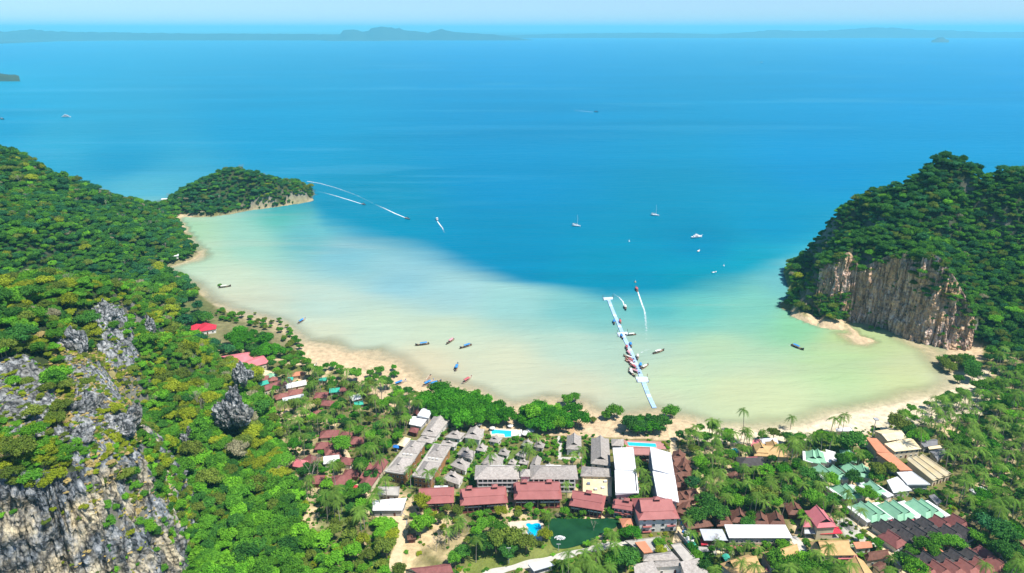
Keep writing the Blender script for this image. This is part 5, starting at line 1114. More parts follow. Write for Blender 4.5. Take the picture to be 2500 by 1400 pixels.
for k, (P_, mt, w) in enumerate(FR):
    house('chalet','house','%s chalet roof, number %s from the left in the front chalet row' % (mt, ['one','two','three','four','five','six','seven','eight','nine','ten','eleven'][k]),'chalet %s of the front row' % ['one','two','three','four','five','six','seven','eight','nine','ten','eleven'][k],('c',3,P_,14 if mt == 'green' else 13,w,112),3.6,'dutch' if mt == 'green' else 'shed',3.4 if mt == 'green' else .5,mt,'wwhite',q=.55,win=1,group='front row of green chalets')
# pink tiered house
house('tiered_house','house','pink house with tiered upswept gable roofs','the pink tiered house',(3,(245,1305),(590,1305),(540,1215),(275,1215)),6.0,'hip',1.6,'pink','wcream',win=3,storeys=2)
house('upper_gable','house','steep pink gable crowning the pink tiered house','the steep pink gable',('c',3,(425,1205),13,10,95),8.0,'dutch',4.2,'pink','wcream',q=.35,win=0)
house('veranda','canopy','red awning roof in front of the pink tiered house','the red awning',(3,(425,1378),(650,1370),(600,1312),(405,1315)),3.6,'shed',.6,'crimson','wteak',posts=True)
house('veranda','canopy','pale metal awning left of the red awning','the pale metal awning',(3,(265,1372),(420,1375),(405,1315),(262,1318)),3.6,'shed',.6,'pale','metal',posts=True)
# dark shingled bungalows of the walled compound
num = ['leftmost','second','third','fourth','fifth','rightmost']
for row, (pts, mats, word) in enumerate([([(965,625),(1115,620),(1265,610),(1415,590),(1560,570),(1765,560)],['dark','dark','dark','dark','maroon','maroon'],'back'),([(1045,745),(1200,715),(1340,700),(1500,690),(1665,680),(1810,665)],['maroon','dark','dark','dark','dark','dark'],'second'),
      ([(1250,985),(1435,985),(1590,965),(1745,950),(1900,935),(2065,925)],['dark','dark','dark','dark','dark','maroon'],'third'),([(1395,1085),(1545,1085),(1695,1075),(1855,1060),(2015,1045),(2175,1020)],['redbrown']*6,'front')]):
    for k, p in enumerate(pts):
        house('compound_bungalow','house','%s dutch-gabled bungalow, %s in the %s row of the walled compound' % ({'dark':'dark shingled','maroon':'dark red roofed','redbrown':'red-brown roofed'}[mats[k]],num[k],word),'the %s %s-row bungalow' % (num[k], word),('c',5,p,10.5,8.6,118),3.2,'dutch',3.8,mats[k],'wwhite',q=.55,win=1,group='bungalows of the walled compound')
PV = [(1380,845),(1555,865),(1685,820),(1715,850),(1860,830),(1220,875)]
for k, p in enumerate(PV):
    house('gazebo','gazebo','small orange-roofed gazebo, %s between the compound rows' % (num[k] if k < 5 else 'lowest'),'the %s gazebo' % num[k],('c',5,p,3.6,3.4,20),2.6,'pyramid',1.3,'orange' if k in (0,1,2,3) else 'maroon','wteak',posts=True,group='gazebos of the walled compound')
for k, p in enumerate([(935,555),(1080,540),(1240,525),(1400,515),(1465,508),(1655,495)]):
    house('porch','porch','tiny pink porch roof, %s behind the compound back row' % num[k],'the %s pink porch' % num[k],('c',5,p,4.6,3.0,10),2.6,'hip',.9,'pink','wteak',posts=True,group='pink porches behind the compound')
# beige and brown houses along the bottom edge
house('beige_house','house','large beige hipped house with two gablets below the pink house','the large beige house',(5,(215,940),(645,935),(500,775),(120,790)),6.2,'dutch',4.4,'beige','wcream',q=.4,win=4,storeys=2,axis='x')
house('porch','porch','pink porch roof at the lower right of the large beige house','the pink porch strip',(5,(440,980),(665,975),(640,935),(430,940)),4.0,'shed',.6,'pink','wcream',win=0)
house('beige_house','house','beige roof cut by the bottom edge below the large beige house','the cut-off beige house',(5,(560,1200),(880,1210),(720,1000),(520,1010)),5.5,'gable',3.2,'beige','wcream',axis='y',gmat='wcream',win=0)
house('beige_house','house','beige hipped house with palms before it near the rubbish yard','the beige house by the yard',(4,(1440,1010),(1880,985),(1640,765),(1290,885)),6.0,'dutch',4.2,'beige','wgrey',q=.4,win=4,storeys=2,axis='x')
house('porch','porch','pale pink porch roof of the beige house by the yard','the pale pink porch',(4,(1780,1005),(1900,980),(1870,925),(1760,950)),4.0,'shed',.4,'pink','wgrey',win=0)
house('beige_house','house','long beige gabled house right of the rubbish yard','the long beige house',(4,(1900,910),(2260,745),(2180,670),(1785,750)),5.8,'gable',3.0,'beige','wgrey',axis='x',gmat='wgrey',win=5,storeys=2)
house('shed','shed','flat orange roof with white wall by the lane','the flat orange lane roof',(5,(640,865),(820,850),(805,792),(600,802)),3.6,'shed',.6,'orange','wwhite',win=2)
house('brown_house','house','brown hipped house below the orange lane roof','the brown hipped house',(5,(760,1000),(1040,960),(960,890),(720,930)),4.4,'dutch',2.8,'brown','wcream',win=2)
house('brown_house','house','brown house cut by the bottom edge beside the lime tree','the cut-off brown house',(5,(810,1050),(920,1150),(1010,1130),(900,1000)),4.0,'gable',2.0,'brown','wcream',axis='y',gmat='wcream',win=0)
house('brown_house','house','brown roof at the right picture edge below dark trees','the brown edge roof',(5,(2390,830),(2520,950),(2560,870),(2430,770)),4.0,'gable',2.2,'brown','wcream',gmat='wcream',win=0)
r, c, base = house('motel','building','long white-roofed two-storey motel with pink awnings','the long white motel',(4,(1400,568),(2175,568),(2085,425),(1340,422)),7.2,'shed',.8,'white','wgrey',win=12,storeys=2)
wl = inset(c, .7); 
for u0, u1 in ((.0,.2),(.32,.5)):
    q = wl[0].lerp(wl[1], (u0+u1)/2); MB().box((q.x, q.y-1.6, 2.9), ((wl[1]-wl[0]).length*(u1-u0), 3.0, .15)).build('awning', M['pink'], r)
q = wl[0].lerp(wl[1], .5); MB().box((q.x, q.y-.6, 3.5), ((wl[1]-wl[0]).length, 1.2, .2)).build('gallery_floor', M['wgrey'], r); MB().box((q.x, q.y-1.15, 4.2), ((wl[1]-wl[0]).length, .08, .9)).build('railing', M['wcream'], r)
house('shed','building','smaller white roof attached left of the long motel','the smaller white roof',(4,(1095,600),(1390,600),(1315,472),(1040,470)),5.6,'shed',.5,'pale','wteak',win=4)
house('kiosk','kiosk','small crimson awning at the smaller white roof','the crimson awning',(4,(1060,660),(1140,650),(1110,600),(1050,595)),3.0,'shed',.5,'crimson','wteak',posts=True)
house('tent','tent','green and orange tarpaulin shelter in the rubbish yard','the tarpaulin shelter',(4,(930,720),(1030,710),(980,620),(900,640)),2.8,'gable',.8,'teal','metal',posts=True)
house('tent','tent','pale patched tarpaulin beside the green shelter','the patched tarpaulin',(4,(1040,740),(1165,735),(1130,690),(1020,680)),2.6,'shed',.4,'concrete','metal',posts=True)
house('tent','tent','bright green tarpaulin below the rubble heap','the bright green tarpaulin',(4,(1355,850),(1420,810),(1390,765),(1310,780)),2.6,'gable',.7,'teal','metal',posts=True)
house('shed','shed','flat orange roof on the grey concrete yard','the flat orange yard roof',(4,(360,762),(470,742),(375,607),(250,632)),4.0,'shed',.5,'orange','wcream',win=1)
house('depot','building','grey concrete flat roof beside the alley yard wall','the grey flat roof',(4,(860,880),(985,815),(815,640),(690,660)),4.4,'flat',.5,'concrete','wgrey',win=0)
house('depot','building','grey concrete flat roof around the orange yard roof','the grey yard roof',(4,(350,760),(690,730),(560,560),(130,610)),2.6,'flat',.4,'concrete','wgrey',win=0)
house('villa','house','pale grey hipped house, rear of three at the bottom','the rear pale grey house',(4,(350,855),(790,830),(700,735),(360,775)),5.0,'hip',1.6,'grey','wwhite',win=2)
house('villa','house','pale grey hipped house, middle of three at the bottom','the middle pale grey house',(4,(500,930),(870,905),(780,835),(360,870)),5.0,'hip',1.6,'grey','wwhite',win=2)
house('villa','house','pale grey house with louvred panels, bottom left','the louvred bottom house',(4,(250,1040),(560,1040),(470,865),(235,915)),6.0,'shed',1.0,'grey','wwhite',win=0)
house('villa','house','pale grey house with louvred panels, bottom right','the right louvred house',(4,(860,1030),(1180,1040),(1030,835),(800,880)),6.0,'shed',1.0,'grey','wwhite',win=0)
house('shed','shed','small steel-roofed carport at the bottom edge below lawn','the steel carport',(6,(1440,768),(1620,715),(1550,675),(1390,715)),3.4,'shed',.5,'pale','metal',posts=True)
house('long_house','building','maroon roof at the bottom edge below the sandy clearing','the bottom maroon roof',(6,(430,790),(740,780),(690,700),(300,755)),3.4,'gable',1.8,'maroon','wcream',axis='x',gmat='wcream',win=0)
house('hut','house','little brown hut beside the lane through the clearing','the little clearing hut',('c',6,(373,450),4.5,4.5,10),2.8,'pyramid',1.0,'brown','wteak',win=1)
house('shelter','building','white hut roof under trees on the left shore point','the shore point hut',('c',0,(427,622),7,5,20),2.8,'shed',.6,'white','wwhite',win=1)
house('pier_house','building','white landing house at the neck behind the island','the landing house',('c',0,(404,487),12,5,10),2.6,'shed',.5,'white','wwhite',win=1)
# ================================================================== pools, pond, lanes
KEEP = []    # pixel polygons kept clear of trees
def water_mat(name, c, rough=.08, c2=None):
    m, n, l, b = new_mat(name); tc = N(n, 'ShaderNodeTexCoord'); t = N(n, 'ShaderNodeTexNoise', Scale=.12, Detail=4.0); l.new(tc.outputs['Object'], t.inputs['Vector'])
    r = ramp(n, [(.35, c2 or c), (.65, c)]); l.new(t.outputs[0], r.inputs[0]); l.new(r.outputs[0], b.inputs['Base Color']); b.inputs['Roughness'].default_value = rough; b.inputs['IOR'].default_value = 1.33; b.inputs['Specular IOR Level'].default_value = .35
    t2 = N(n, 'ShaderNodeTexNoise', Scale=1.2, Detail=3.0); l.new(tc.outputs['Object'], t2.inputs['Vector']); bp = N(n, 'ShaderNodeBump', Strength=.15, Distance=.2); l.new(t2.outputs[0], bp.inputs['Height']); l.new(bp.outputs[0], b.inputs['Normal'])
    return m
pool_m = water_mat('pool_water', (.03,.50,.66), c2=(.02,.42,.58)); pool_d = water_mat('pool_water_deep', (.0,.42,.72), c2=(.0,.36,.62)); pond_m = water_mat('pond_water', (.014,.070,.026), c2=(.008,.045,.016))
def smooth_poly(P, it=2):
    for _ in range(it):
        Q = []
        for i in range(len(P)):
            a, b = P[i], P[(i+1)%len(P)]; Q += [(a[0]*.75+b[0]*.25, a[1]*.75+b[1]*.25), (a[0]*.25+b[0]*.75, a[1]*.25+b[1]*.75)]
        P = Q
    return P
def basin(name, label, cat, pts, crop, mat, rim, round_=False, z=None, kerb=.7):
    P = [cpx(crop, p) for p in pts]; KEEP.append(P)
    w = [at(p[0], p[1], 2.3) for p in P]; w = [(p.x, p.y) for p in w]
    if round_: w = smooth_poly(w)
    zz = max(float(ground(x, y)) for x, y in w)+.12 if z is None else z
    cx, cyy = sum(p[0] for p in w)/len(w), sum(p[1] for p in w)/len(w); root = empty(name, (cx, cyy, zz), label, cat)
    a = sum(w[i][0]*w[(i+1)%len(w)][1]-w[(i+1)%len(w)][0]*w[i][1] for i in range(len(w)))
    if a < 0: w = w[::-1]
    r_ = [(x-cx, y-cyy) for x, y in w]; n_ = len(r_)
    obj('water', [(x, y, 0) for x, y in r_], [list(range(n_))], mat, root)
    if rim:
        out = []
        for i in range(n_):
            p, a_, b_ = Vector(r_[i]), Vector(r_[i-1]), Vector(r_[(i+1)%n_]); t = (b_-a_).normalized(); out.append((p.x+t.y*kerb, p.y-t.x*kerb))
        vs = [(x, y, .06) for x, y in r_]+[(x, y, .06) for x, y in out]+[(x, y, -.8) for x, y in out]+[(x, y, -.3) for x, y in r_]
        fs = []
        for i in range(n_):
            j = (i+1)%n_; fs += [(i, n_+i, n_+j, j), (n_+i, 2*n_+i, 2*n_+j, n_+j), (i, j, 3*n_+j, 3*n_+i)]
        obj('kerb', vs, fs, rim, root)
    return root
def deck(name, label, pts, crop, mat, lift=.1, thick=.6):
    P = [cpx(crop, p) for p in pts]; KEEP.append(P); w = [at(p[0], p[1], 2.3) for p in P]; zz = max(float(ground(p.x, p.y)) for p in w)+lift
    o = MB().prism([(p.x, p.y) for p in w], zz-thick, zz).build(name, mat); return tag(o, label, kind='structure'), zz
_, zd = deck('terrace', 'terracotta paved terrace round the long blue pool', [(712,428),(1105,445),(1140,520),(735,515)], 2, M['deckpink'])
basin('swimming_pool','long rectangular blue pool on the terracotta terrace','pool',[(748,450),(1032,466),(1042,502),(762,486)],2,pool_m,M['stone'],z=zd+.06,kerb=.5)
_, zd = deck('terrace', 'pale stone terrace round the beach pool', [(1375,310),(1650,320),(1660,400),(1500,405),(1390,395)], 1, M['stone'])
basin('swimming_pool','irregular turquoise pool beside the big mangroves','pool',[(1400,325),(1640,342),(1612,398),(1535,402),(1528,372),(1450,366),(1402,372)],1,pool_m,M['wwhite'],z=zd+.06,kerb=.4)
_, zd = deck('terrace', 'sandy paving round the curved garden pool', [(1215,335),(1480,318),(1525,350),(1512,505),(1370,500),(1220,440)], 6, M['stone'], lift=.05)
basin('swimming_pool','curved bright blue pool beside the green pond','pool',[(1372,352),(1400,345),(1420,360),(1455,346),(1500,350),(1507,410),(1505,478),(1445,482),(1405,462),(1378,425),(1395,385),(1372,372)],6,pool_d,M['stone'],True,z=zd+.06,kerb=.5)
basin('pond','dark green pond in front of the red lodges','pond',[(1590,300),(1750,305),(1950,312),(2130,300),(2195,335),(2150,395),(2040,430),(1960,500),(1830,545),(1700,575),(1600,562),(1568,430),(1575,340)],6,pond_m,None,True)
basin('swimming_pool','small blue pool glimpsed among the right palms','pool',[(1790,520),(1850,510),(1875,545),(1820,580),(1790,560)],2,pool_m,M['stone'],True)
# pond fountain: plume of spray
white_m = paint('spray_white', (.85,.87,.88), rnd=0, var=.05)
p = at(*cpx(6, (1668, 478)), 2.5); rr = random.Random(4); mb = MB()
for k in range(220):
    a = rr.uniform(0, 6.28); q = rr.random()**.9*1.9; h = max(.05, 1.5*(1-q/1.9)*rr.random()); mb.box((math.cos(a)*q*1.5, math.sin(a)*q*.8, h), (.3*rr.random()+.1,.25,.12), a)
fo = mb.build('fountain', white_m); fo.location = (p.x, p.y, float(ground(p.x, p.y))+.5); tag(fo, 'white fountain spray in the green pond', 'fountain', kind='stuff'); del fo['category']
def lane(name, label, pts, width, mat, crop=0, lift=.10):
    P = [cpx(crop, q) for q in pts]; w = [at(q[0], q[1], 2.0) for q in P]; w = densify([(q.x, q.y) for q in w], 2.0); vs = []
    for i, q in enumerate(w):
        a, b = Vector(w[max(0, i-1)]), Vector(w[min(len(w)-1, i+1)]); t = (b-a).normalized(); nn = Vector((-t.y, t.x)); ww = width*(.5+.12*math.sin(i*.7))
        for s in (-1, -.33, .33, 1):
            x, y = q[0]+nn.x*ww*s, q[1]+nn.y*ww*s; vs.append((x, y, float(ground(x, y))+lift))
    fs = [(4*i+k, 4*i+k+1, 4*i+5+k, 4*i+4+k) for i in range(len(w)-1) for k in range(3)]
    o = obj(name, vs, [f[::-1] for f in fs], mat); tag(o, label, kind='structure')
    for i in range(0, len(w)-1):
        KEEP.append([tuple(float(v) for v in proj(*vs[4*i+k])[:2]) for k in (0, 3)]+[tuple(float(v) for v in proj(*vs[4*i+4+k])[:2]) for k in (3, 0)])
dirt = paint('dirt_lane', (.68,.54,.34), c2=(.52,.40,.24), scale=.5, rough=.95); conc = paint('lane_concrete', (.60,.57,.50), c2=(.46,.43,.38), scale=.4)
lane('path', 'sandy lane winding down past the white shed', [(912,1205),(898,1250),(960,1262),(984,1275),(978,1320),(968,1360),(960,1420)], 5, dirt)
lane('path', 'pale lane beside the walled compound', [(2085,1262),(2110,1290),(2145,1320),(2175,1350),(2195,1385),(2215,1420)], 4.5, dirt)
lane('path', 'concrete alley between the beige houses', [(1935,1310),(1955,1335),(1970,1365),(1985,1400)], 4, conc)
lane('path', 'sandy alley right of the large red-roofed block', [(1640,1050),(1648,1130),(1655,1200),(1664,1255),(1662,1300),(1650,1330)], 4, dirt)
lane('path', 'curving drive along the lawn below the pond', [(1180,1405),(1290,1378),(1400,1352),(1490,1330),(1560,1325)], 4, conc)
lane('path', 'footpath between the small bungalows', [(840,1100),(860,1135),(845,1160),(880,1195),(900,1215)], 2.6, dirt)
lane('path', 'narrow lane between the green roofed chalets', [(2010,1200),(2035,1225),(2055,1240)], 3, dirt)
lane('path', 'garden path to the beach umbrellas', [(1365,1065),(1368,1090),(1365,1120),(1420,1118)], 2.2, conc)
# ================================================================== pier
pier_blue = paint('pontoon_blue', (.42,.58,.82), c2=(.32,.49,.76), scale=.3, rnd=.10); pier_pale = paint('pontoon_pale', (.60,.70,.84), c2=(.50,.60,.76), rnd=.05)
PIER = [(1486,732),(1492,748),(1500,768),(1510,790),(1518,810),(1524,825),(1534,845),(1543,865),(1551,885),(1560,905),(1566,921),(1573,938),(1582,962),(1590,980),(1598,996)]
pw = [at(x, y, .45) for x, y in PIER]; proot = empty('pier', (pw[7].x, pw[7].y, 0), 'long blue floating pontoon pier reaching into the bay', 'pier'); pb = proot.location.copy()
dp = densify([(q.x, q.y) for q in pw], 4.0)
for i in range(len(dp)-1):
    a, b = Vector(dp[i]), Vector(dp[i+1]); t = (b-a); L = t.length; m_ = (a+b)/2; rz = math.atan2(t.y, t.x); mb = MB()
    for sx in (-.25, .25):
        for sy in (-1.0, 0, 1.0):
            ox = sx*(L*.98); mb.box((m_.x-pb.x+math.cos(rz)*ox-math.sin(rz)*sy, m_.y-pb.y+math.sin(rz)*ox+math.cos(rz)*sy, .28), (L*.46, .94, .56), rz)
    mb.build('pontoon_section', pier_pale if i % 5 == 3 else pier_blue, proot)
for (q0, q1, q2, q3), mt in ((((1472,727),(1496,726),(1497,731),(1474,733)), pier_pale), (((1507,813),(1532,811),(1533,819),(1510,822)), pier_pale), (((1552,921),(1580,921),(1584,933),(1556,933)), pier_pale)):
    P = [at(*q, .5) for q in (q3, q2, q1, q0)]; MB().prism([(q.x-pb.x, q.y-pb.y) for q in P], .02, .68).build('platform', mt, proot)
    for q in P:
        MB().tube((q.x-pb.x, q.y-pb.y, -1), (q.x-pb.x, q.y-pb.y, 3.2), .16).build('mooring_post', M['wteak'], proot)
# ================================================================== boats
hull_dark = paint('hull_dark_wood', (.075,.045,.035), c2=(.04,.025,.02), scale=.8); hull_pale = paint('hull_pale', (.62,.57,.50)); hull_red = paint('hull_red', (.45,.10,.09)); deck_wood = paint('boat_deck', (.42,.30,.20), c2=(.30,.20,.13))
can = {'blue': paint('canopy_blue', (.04,.25,.62)), 'red': paint('canopy_red', (.50,.12,.13)), 'white': paint('canopy_white', (.72,.70,.64)), 'pink': paint('canopy_pink', (.60,.30,.34)), None: None}
gel = paint('gelcoat_white', (.82,.82,.82), var=.05, rnd=.03, rough=.3)
def hull_mesh(name, L, W, D, bow_up, mats, stern_up=0, deckz=.72, flare=.75):
    ns = 15; vs = []; rows = 5
    for i in range(ns):
        u = i/(ns-1); x = (u-.5)*L; w = W*.5*(math.sin(math.pi*min(1, .22+u*.78))**.62 if u < .985 else .06); z = D+bow_up*max(0, (u-.55)/.45)**2.2+stern_up*max(0, (.2-u)/.2)**2
        for k, (fy, fz) in enumerate(((-1, 1), (-flare, .35), (0, -.12), (flare, .35), (1, 1))): vs.append((x, fy*w, z*fz if fz > 0 else -.35))
    fs = [(i*5+k, i*5+k+1, (i+1)*5+k+1, (i+1)*5+k) for i in range(ns-1) for k in range(4)]; mi = [0]*len(fs)
    b0 = len(vs)
    for i in range(ns):
        a, b = vs[i*5], vs[i*5+4]; dz = a[2]*deckz if deckz < 1 else a[2]-.04; vs += [(a[0], a[1]*.92, dz), (b[0], b[1]*.92, dz)]
    for i in range(ns-1):
        fs.append((b0+2*i, b0+2*i+2, b0+2*i+3, b0+2*i+1)[::-1]); mi.append(1)
        fs += [(i*5, (i+1)*5, b0+2*i+2, b0+2*i), (i*5+4, b0+2*i+1, b0+2*i+3, (i+1)*5+4)]; mi += [0, 0]
    fs.append((0,1,2,3,4)); mi.append(0)
    m = mesh_of(name, vs, fs, mats); m.polygons.foreach_set('material_index', mi); return m
LT_HULL = {'dark': hull_mesh('hull', 11.5, 2.3, .85, 1.7, [hull_dark, deck_wood], .25), 'pale': hull_mesh('hull', 11.5, 2.3, .85, 1.7, [hull_pale, deck_wood], .25), 'red': hull_mesh('hull', 11.5, 2.3, .85, 1.7, [hull_red, deck_wood], .25)}
def canopy_mesh(L, W, z):
    mb = MB(); n = 6; vs = []
    for x in (-L/2, L/2):
        for i in range(n+1): t = i/n-.5; vs.append((x, t*W, z+.35*(1-(2*t)**2)))
    fs = [(i, i+1, n+2+i, n+1+i) for i in range(n)]; vs2 = [(a, b, c-.08) for a, b, c in vs]; k = len(vs)
    fs2 = [tuple(k+j for j in f[::-1]) for f in fs]; rim = [(0, n+1, k+n+1, k), (n, k+n, k+2*n+1, 2*n+1)]
    return vs+vs2, fs+fs2+rim+[tuple([i for i in range(n+1)][::-1]+[k+i for i in range(n+1)])[:0] or (0,k,k+n,n), (n+1,2*n+1,k+2*n+1,k+n+1)]
CAN = {}
for c_ in ('blue','red','white','pink'):
    v_, f_ = canopy_mesh(5.6, 2.1, 2.25); CAN[c_] = mesh_of('canopy', v_, f_, can[c_])
POST = MB().tube((0,0,.6), (0,0,2.3), .05, n=5).mesh('canopy_post', deck_wood); BENCH = MB().box((0,0,.82), (.3,1.7,.08)).mesh('bench', deck_wood)
ENG = MB().box((0,0,1.35), (.9,.5,.6)).mesh('engine', M['void']); SHAFT = MB().tube((-.3,0,1.3), (-4.2,0,.1), .05, .04, n=5).mesh('propeller_shaft', M['metal'])
RIB = {c_: MB().tube((0,0,-.3),(0,0,.5),.22,n=6).mesh('bow_ribbon', can[c_]) for c_ in ('red','blue','pink','white')}
def heading(px, py, dx, dy):
    a, b = at(px, py), at(px+dx, py+dy); return a, math.atan2(b.y-a.y, b.x-a.x)
def longtail(px, py, dx, dy, hull, cn, label, L=1.0):
    p, rz = heading(px, py, dx, dy); gz = max(0.0, float(ground(p.x, p.y))); o = empty('longtail_boat', (p.x, p.y, gz-.05), label, 'boat', 'longtail boats'); o.rotation_euler.z = rz; o.scale = (L,)*3
    link(bpy.data.objects.new('hull', LT_HULL[hull]), o)
    if cn:
        c = link(bpy.data.objects.new('canopy', CAN[cn]), o); c.location.x = -1.0
        for x in (-3.5, -1.0, 1.5):
            for y in (-.9, .9):
                q = link(bpy.data.objects.new('canopy_post', POST), o); q.location = (x, y, 0)
    for x in (-2.6, -1.0, .6, 2.2): q = link(bpy.data.objects.new('bench', BENCH), o); q.location.x = x
    e = link(bpy.data.objects.new('engine', ENG), o); e.location.x = -5.0; link(bpy.data.objects.new('propeller_shaft', SHAFT), e)
    q = link(bpy.data.objects.new('bow_ribbon', RIB[cn or 'red']), o); q.location = (5.1, 0, 1.9); return o
def pc(x, y): return (1420+.2429*x, 680+.2429*y)
for a in [(1031,843,-10,1.5,'dark','blue','longtail boat with blue canopy, leftmost of three afloat off the sand'),(1099,836,-8,6,'dark','pink','longtail boat with pale lilac canopy between two blue-covered ones'),(1137,848,-9,3,'dark','blue','longtail boat with tall blue canopy, rightmost of three afloat'),
  (1115,899,3,-8,'dark','blue','small longtail boat with blue cover pointing out to sea'),(1141,930,9,-6,'pale','red','small pale boat with red seats near the big mangrove'),(1045,927,-6,8,'pale',None,'open pale longtail boat beached beside two blue-covered boats'),(1046,938,10,-5,'pale','blue','white longtail boat with blue cover beached behind the open boat'),(1061,939,9,-3,'dark','blue','boat under a full blue cover half hidden by mangrove'),
  (976,939,8,-3,'pale','blue','lone beached boat with blue cover left of the beached trio'),(737,786,8,-5,'pale','blue','tiny blue and white boat afloat off the left beach'),(549,702,8,-1,'dark','white','dark boat with white canopy beside the lone mangrove'),(1947,850,7,3,'dark','blue','dark boat with blue roof alone in the right bay'),(1608,861,10,-3,'dark','white','longtail boat with cream canopy right of the pier'),(766,903,5,-5,'pale','white','white boat beached under palms by the left beach'),
  (*pc(326,450),1,9,'dark','blue','blue-roofed boat on the left of the pier near its sea end'),(*pc(387,442),-1,-9,'dark','red','red-roofed boat on the right of the pier near its sea end'),(*pc(490,574),-10,1,'dark','white','long pale boat moored square to the middle platform'),(*pc(405,594),3,6,'dark','blue','blue-roofed boat tucked under the middle platform'),(*pc(494,680),2,8,'dark','blue','blue-roofed boat right of the pier below the middle platform'),(*pc(454,708),1,9,'dark','red','red-roofed boat left of the pier opposite a blue-roofed one'),
  (*pc(478,766),4,5,'dark','pink','pink-roofed boat left of the pier, first of the dense cluster'),(*pc(472,802),-8,-3,'dark','white','white-roofed boat nosing out of the moored cluster'),(*pc(488,830),-8,-4,'red','red','red boat, upper of two side by side in the cluster'),(*pc(482,850),-8,-4,'red','pink','pink boat, lower of two side by side in the cluster'),(*pc(505,872),-7,-5,'red','white','white-roofed red boat in the middle of the cluster'),(*pc(520,894),-7,-5,'red','red','red-roofed boat near the landward end of the cluster'),
  (*pc(562,800),0,9,'dark','white','white-roofed boat moored on the right of the pier alone'),(*pc(592,890),0,8,'dark','blue','blue-roofed boat touching the pier beside a curved pale boat'),(*pc(636,895),8,-5,'dark','white','pale boat right of the blue-roofed one, bow outward'),(*pc(494,935),-2,-6,'dark','white','white boat at the outer edge of the landward cluster'),(*pc(528,940),-8,-3,'dark','pink','pale pink boat against the landward platform'),(*pc(505,965),5,5,'dark','white','white boat closest to the landward platform'),
  (*pc(440,303),2,8,'dark','white','white-roofed boat running in beside the pier head'),(*pc(553,116),-4,-9,'red','red','red boat speeding out to sea beyond the pier')]:
    longtail(*a, L=.86 if 1480 < a[0] < 1585 and 770 < a[1] < 930 else 1.0)
# fibreglass craft
SP_H = hull_mesh('hull', 8.5, 2.5, 1.0, .5, [gel, gel], deckz=.8); SP_D = hull_mesh('hull', 9.5, 2.6, 1.0, .5, [paint('hull_navy', (.03,.04,.07)), gel], deckz=.8)
def speedboat(px, py, dx, dy, label, dark=False, s=1.0, cover=True):
    p, rz = heading(px, py, dx, dy); o = empty('speedboat', (p.x, p.y, -.05), label, 'boat', 'white motor craft'); o.rotation_euler.z = rz; o.scale = (s,)*3
    link(bpy.data.objects.new('hull', SP_D if dark else SP_H), o)
    if cover:
        MB().box((-.4,0,2.3), (3.2,2.0,.12)).build('roof', M['void'] if dark else gel, o)
        for x in (-1.8, 1.0):
            for y in (-.9, .9): MB().tube((x,y,.8), (x,y,2.3), .05, n=5).build('roof_post', gel, o)
    MB().box((1.4,0,1.3), (.15,1.7,.7)).build('windscreen', M['glass'], o)
    for y in (-.5, .5): MB().box((-4.4,y,1.0), (.5,.4,.9)).build('outboard_motor', M['void'], o)
    return o
speedboat(888,500,10,3,'dark speedboat trailing white wake, nearer the wooded island',True); speedboat(995,535,10,3,'dark speedboat trailing white wake, farther from the wooded island',True,1.1); speedboat(1067,537,-3,-8,'white speedboat heading out, right of the two dark ones',False,1.2)
speedboat(1706,614,5,-6,'small white moored motorboat below the white yacht',False,.95,False); speedboat(1744,666,9,-2,'smallest white dinghy above the right bay',False,.75,False)
speedboat(1456,274,9,1,'tiny dark speedboat far out in the middle of the sea',True,1.6); speedboat(1859,153,9,0,'tiny speedboat with long white wake near the horizon',False,2.6)
def sailboat(px, py, dx, dy, label):
    p, rz = heading(px, py, dx, dy); o = empty('sailing_yacht', (p.x, p.y, 0), label, 'sailboat', 'moored sailing yachts'); o.rotation_euler.z = rz
    link(bpy.data.objects.new('hull', hull_mesh('hull', 11.5, 3.4, 1.5, .35, [gel, gel], deckz=1)), o); MB().prism([(-2.5,-1.0),(2.2,-.7),(2.6,0),(2.2,.7),(-2.5,1.0)], 1.4, 2.1).build('cabin', gel, o)
    MB().tube((1.6,0,1.4), (1.0,0,15.5), .16, .10).build('mast', gel, o); b_ = MB().tube((1.5,0,3.0), (-3.6,0,2.9), .11).build('boom', gel, o); MB().box((-1.2,0,3.3), (4.8,.45,.5)).build('furled_sail', can['white'], b_)
    MB().box((-3.9,0,3.0), (2.2,2.4,.12)).build('bimini', can['white'], o)
    for x in (-4.8, -3.0):
        for y in (-1.1, 1.1): MB().tube((x,y,1.3), (x,y,3.0), .05, n=5).build('bimini_post', M['metal'], o)
    MB().tube((5.4,0,1.7), (1.0,0,15.2), .035, n=4).build('forestay', M['metal'], o); MB().tube((-5.4,0,1.6), (1.0,0,15.3), .03, n=4).build('backstay', M['metal'], o)
sailboat(1407,553,9,1,'white sailing yacht with bare mast, left of the two'); sailboat(1599,527,9,1,'white sailing yacht with bare mast, right of the two')
p, rz = heading(1701,581,10,-1); o = empty('motor_yacht', (p.x, p.y, 0), 'white motor yacht with raised bridge below the right sailboat', 'yacht'); o.rotation_euler.z = rz
link(bpy.data.objects.new('hull', hull_mesh('hull', 14.5, 4.2, 1.9, .9, [gel, gel], deckz=1)), o); MB().prism([(-4.5,-1.6),(2.2,-1.4),(3.6,0),(2.2,1.4),(-4.5,1.6)], 1.8, 3.2).build('saloon', gel, o); MB().prism([(-2.6,-1.3),(.6,-1.1),(1.2,0),(.6,1.1),(-2.6,1.3)], 3.2, 4.5).build('flybridge', gel, o)
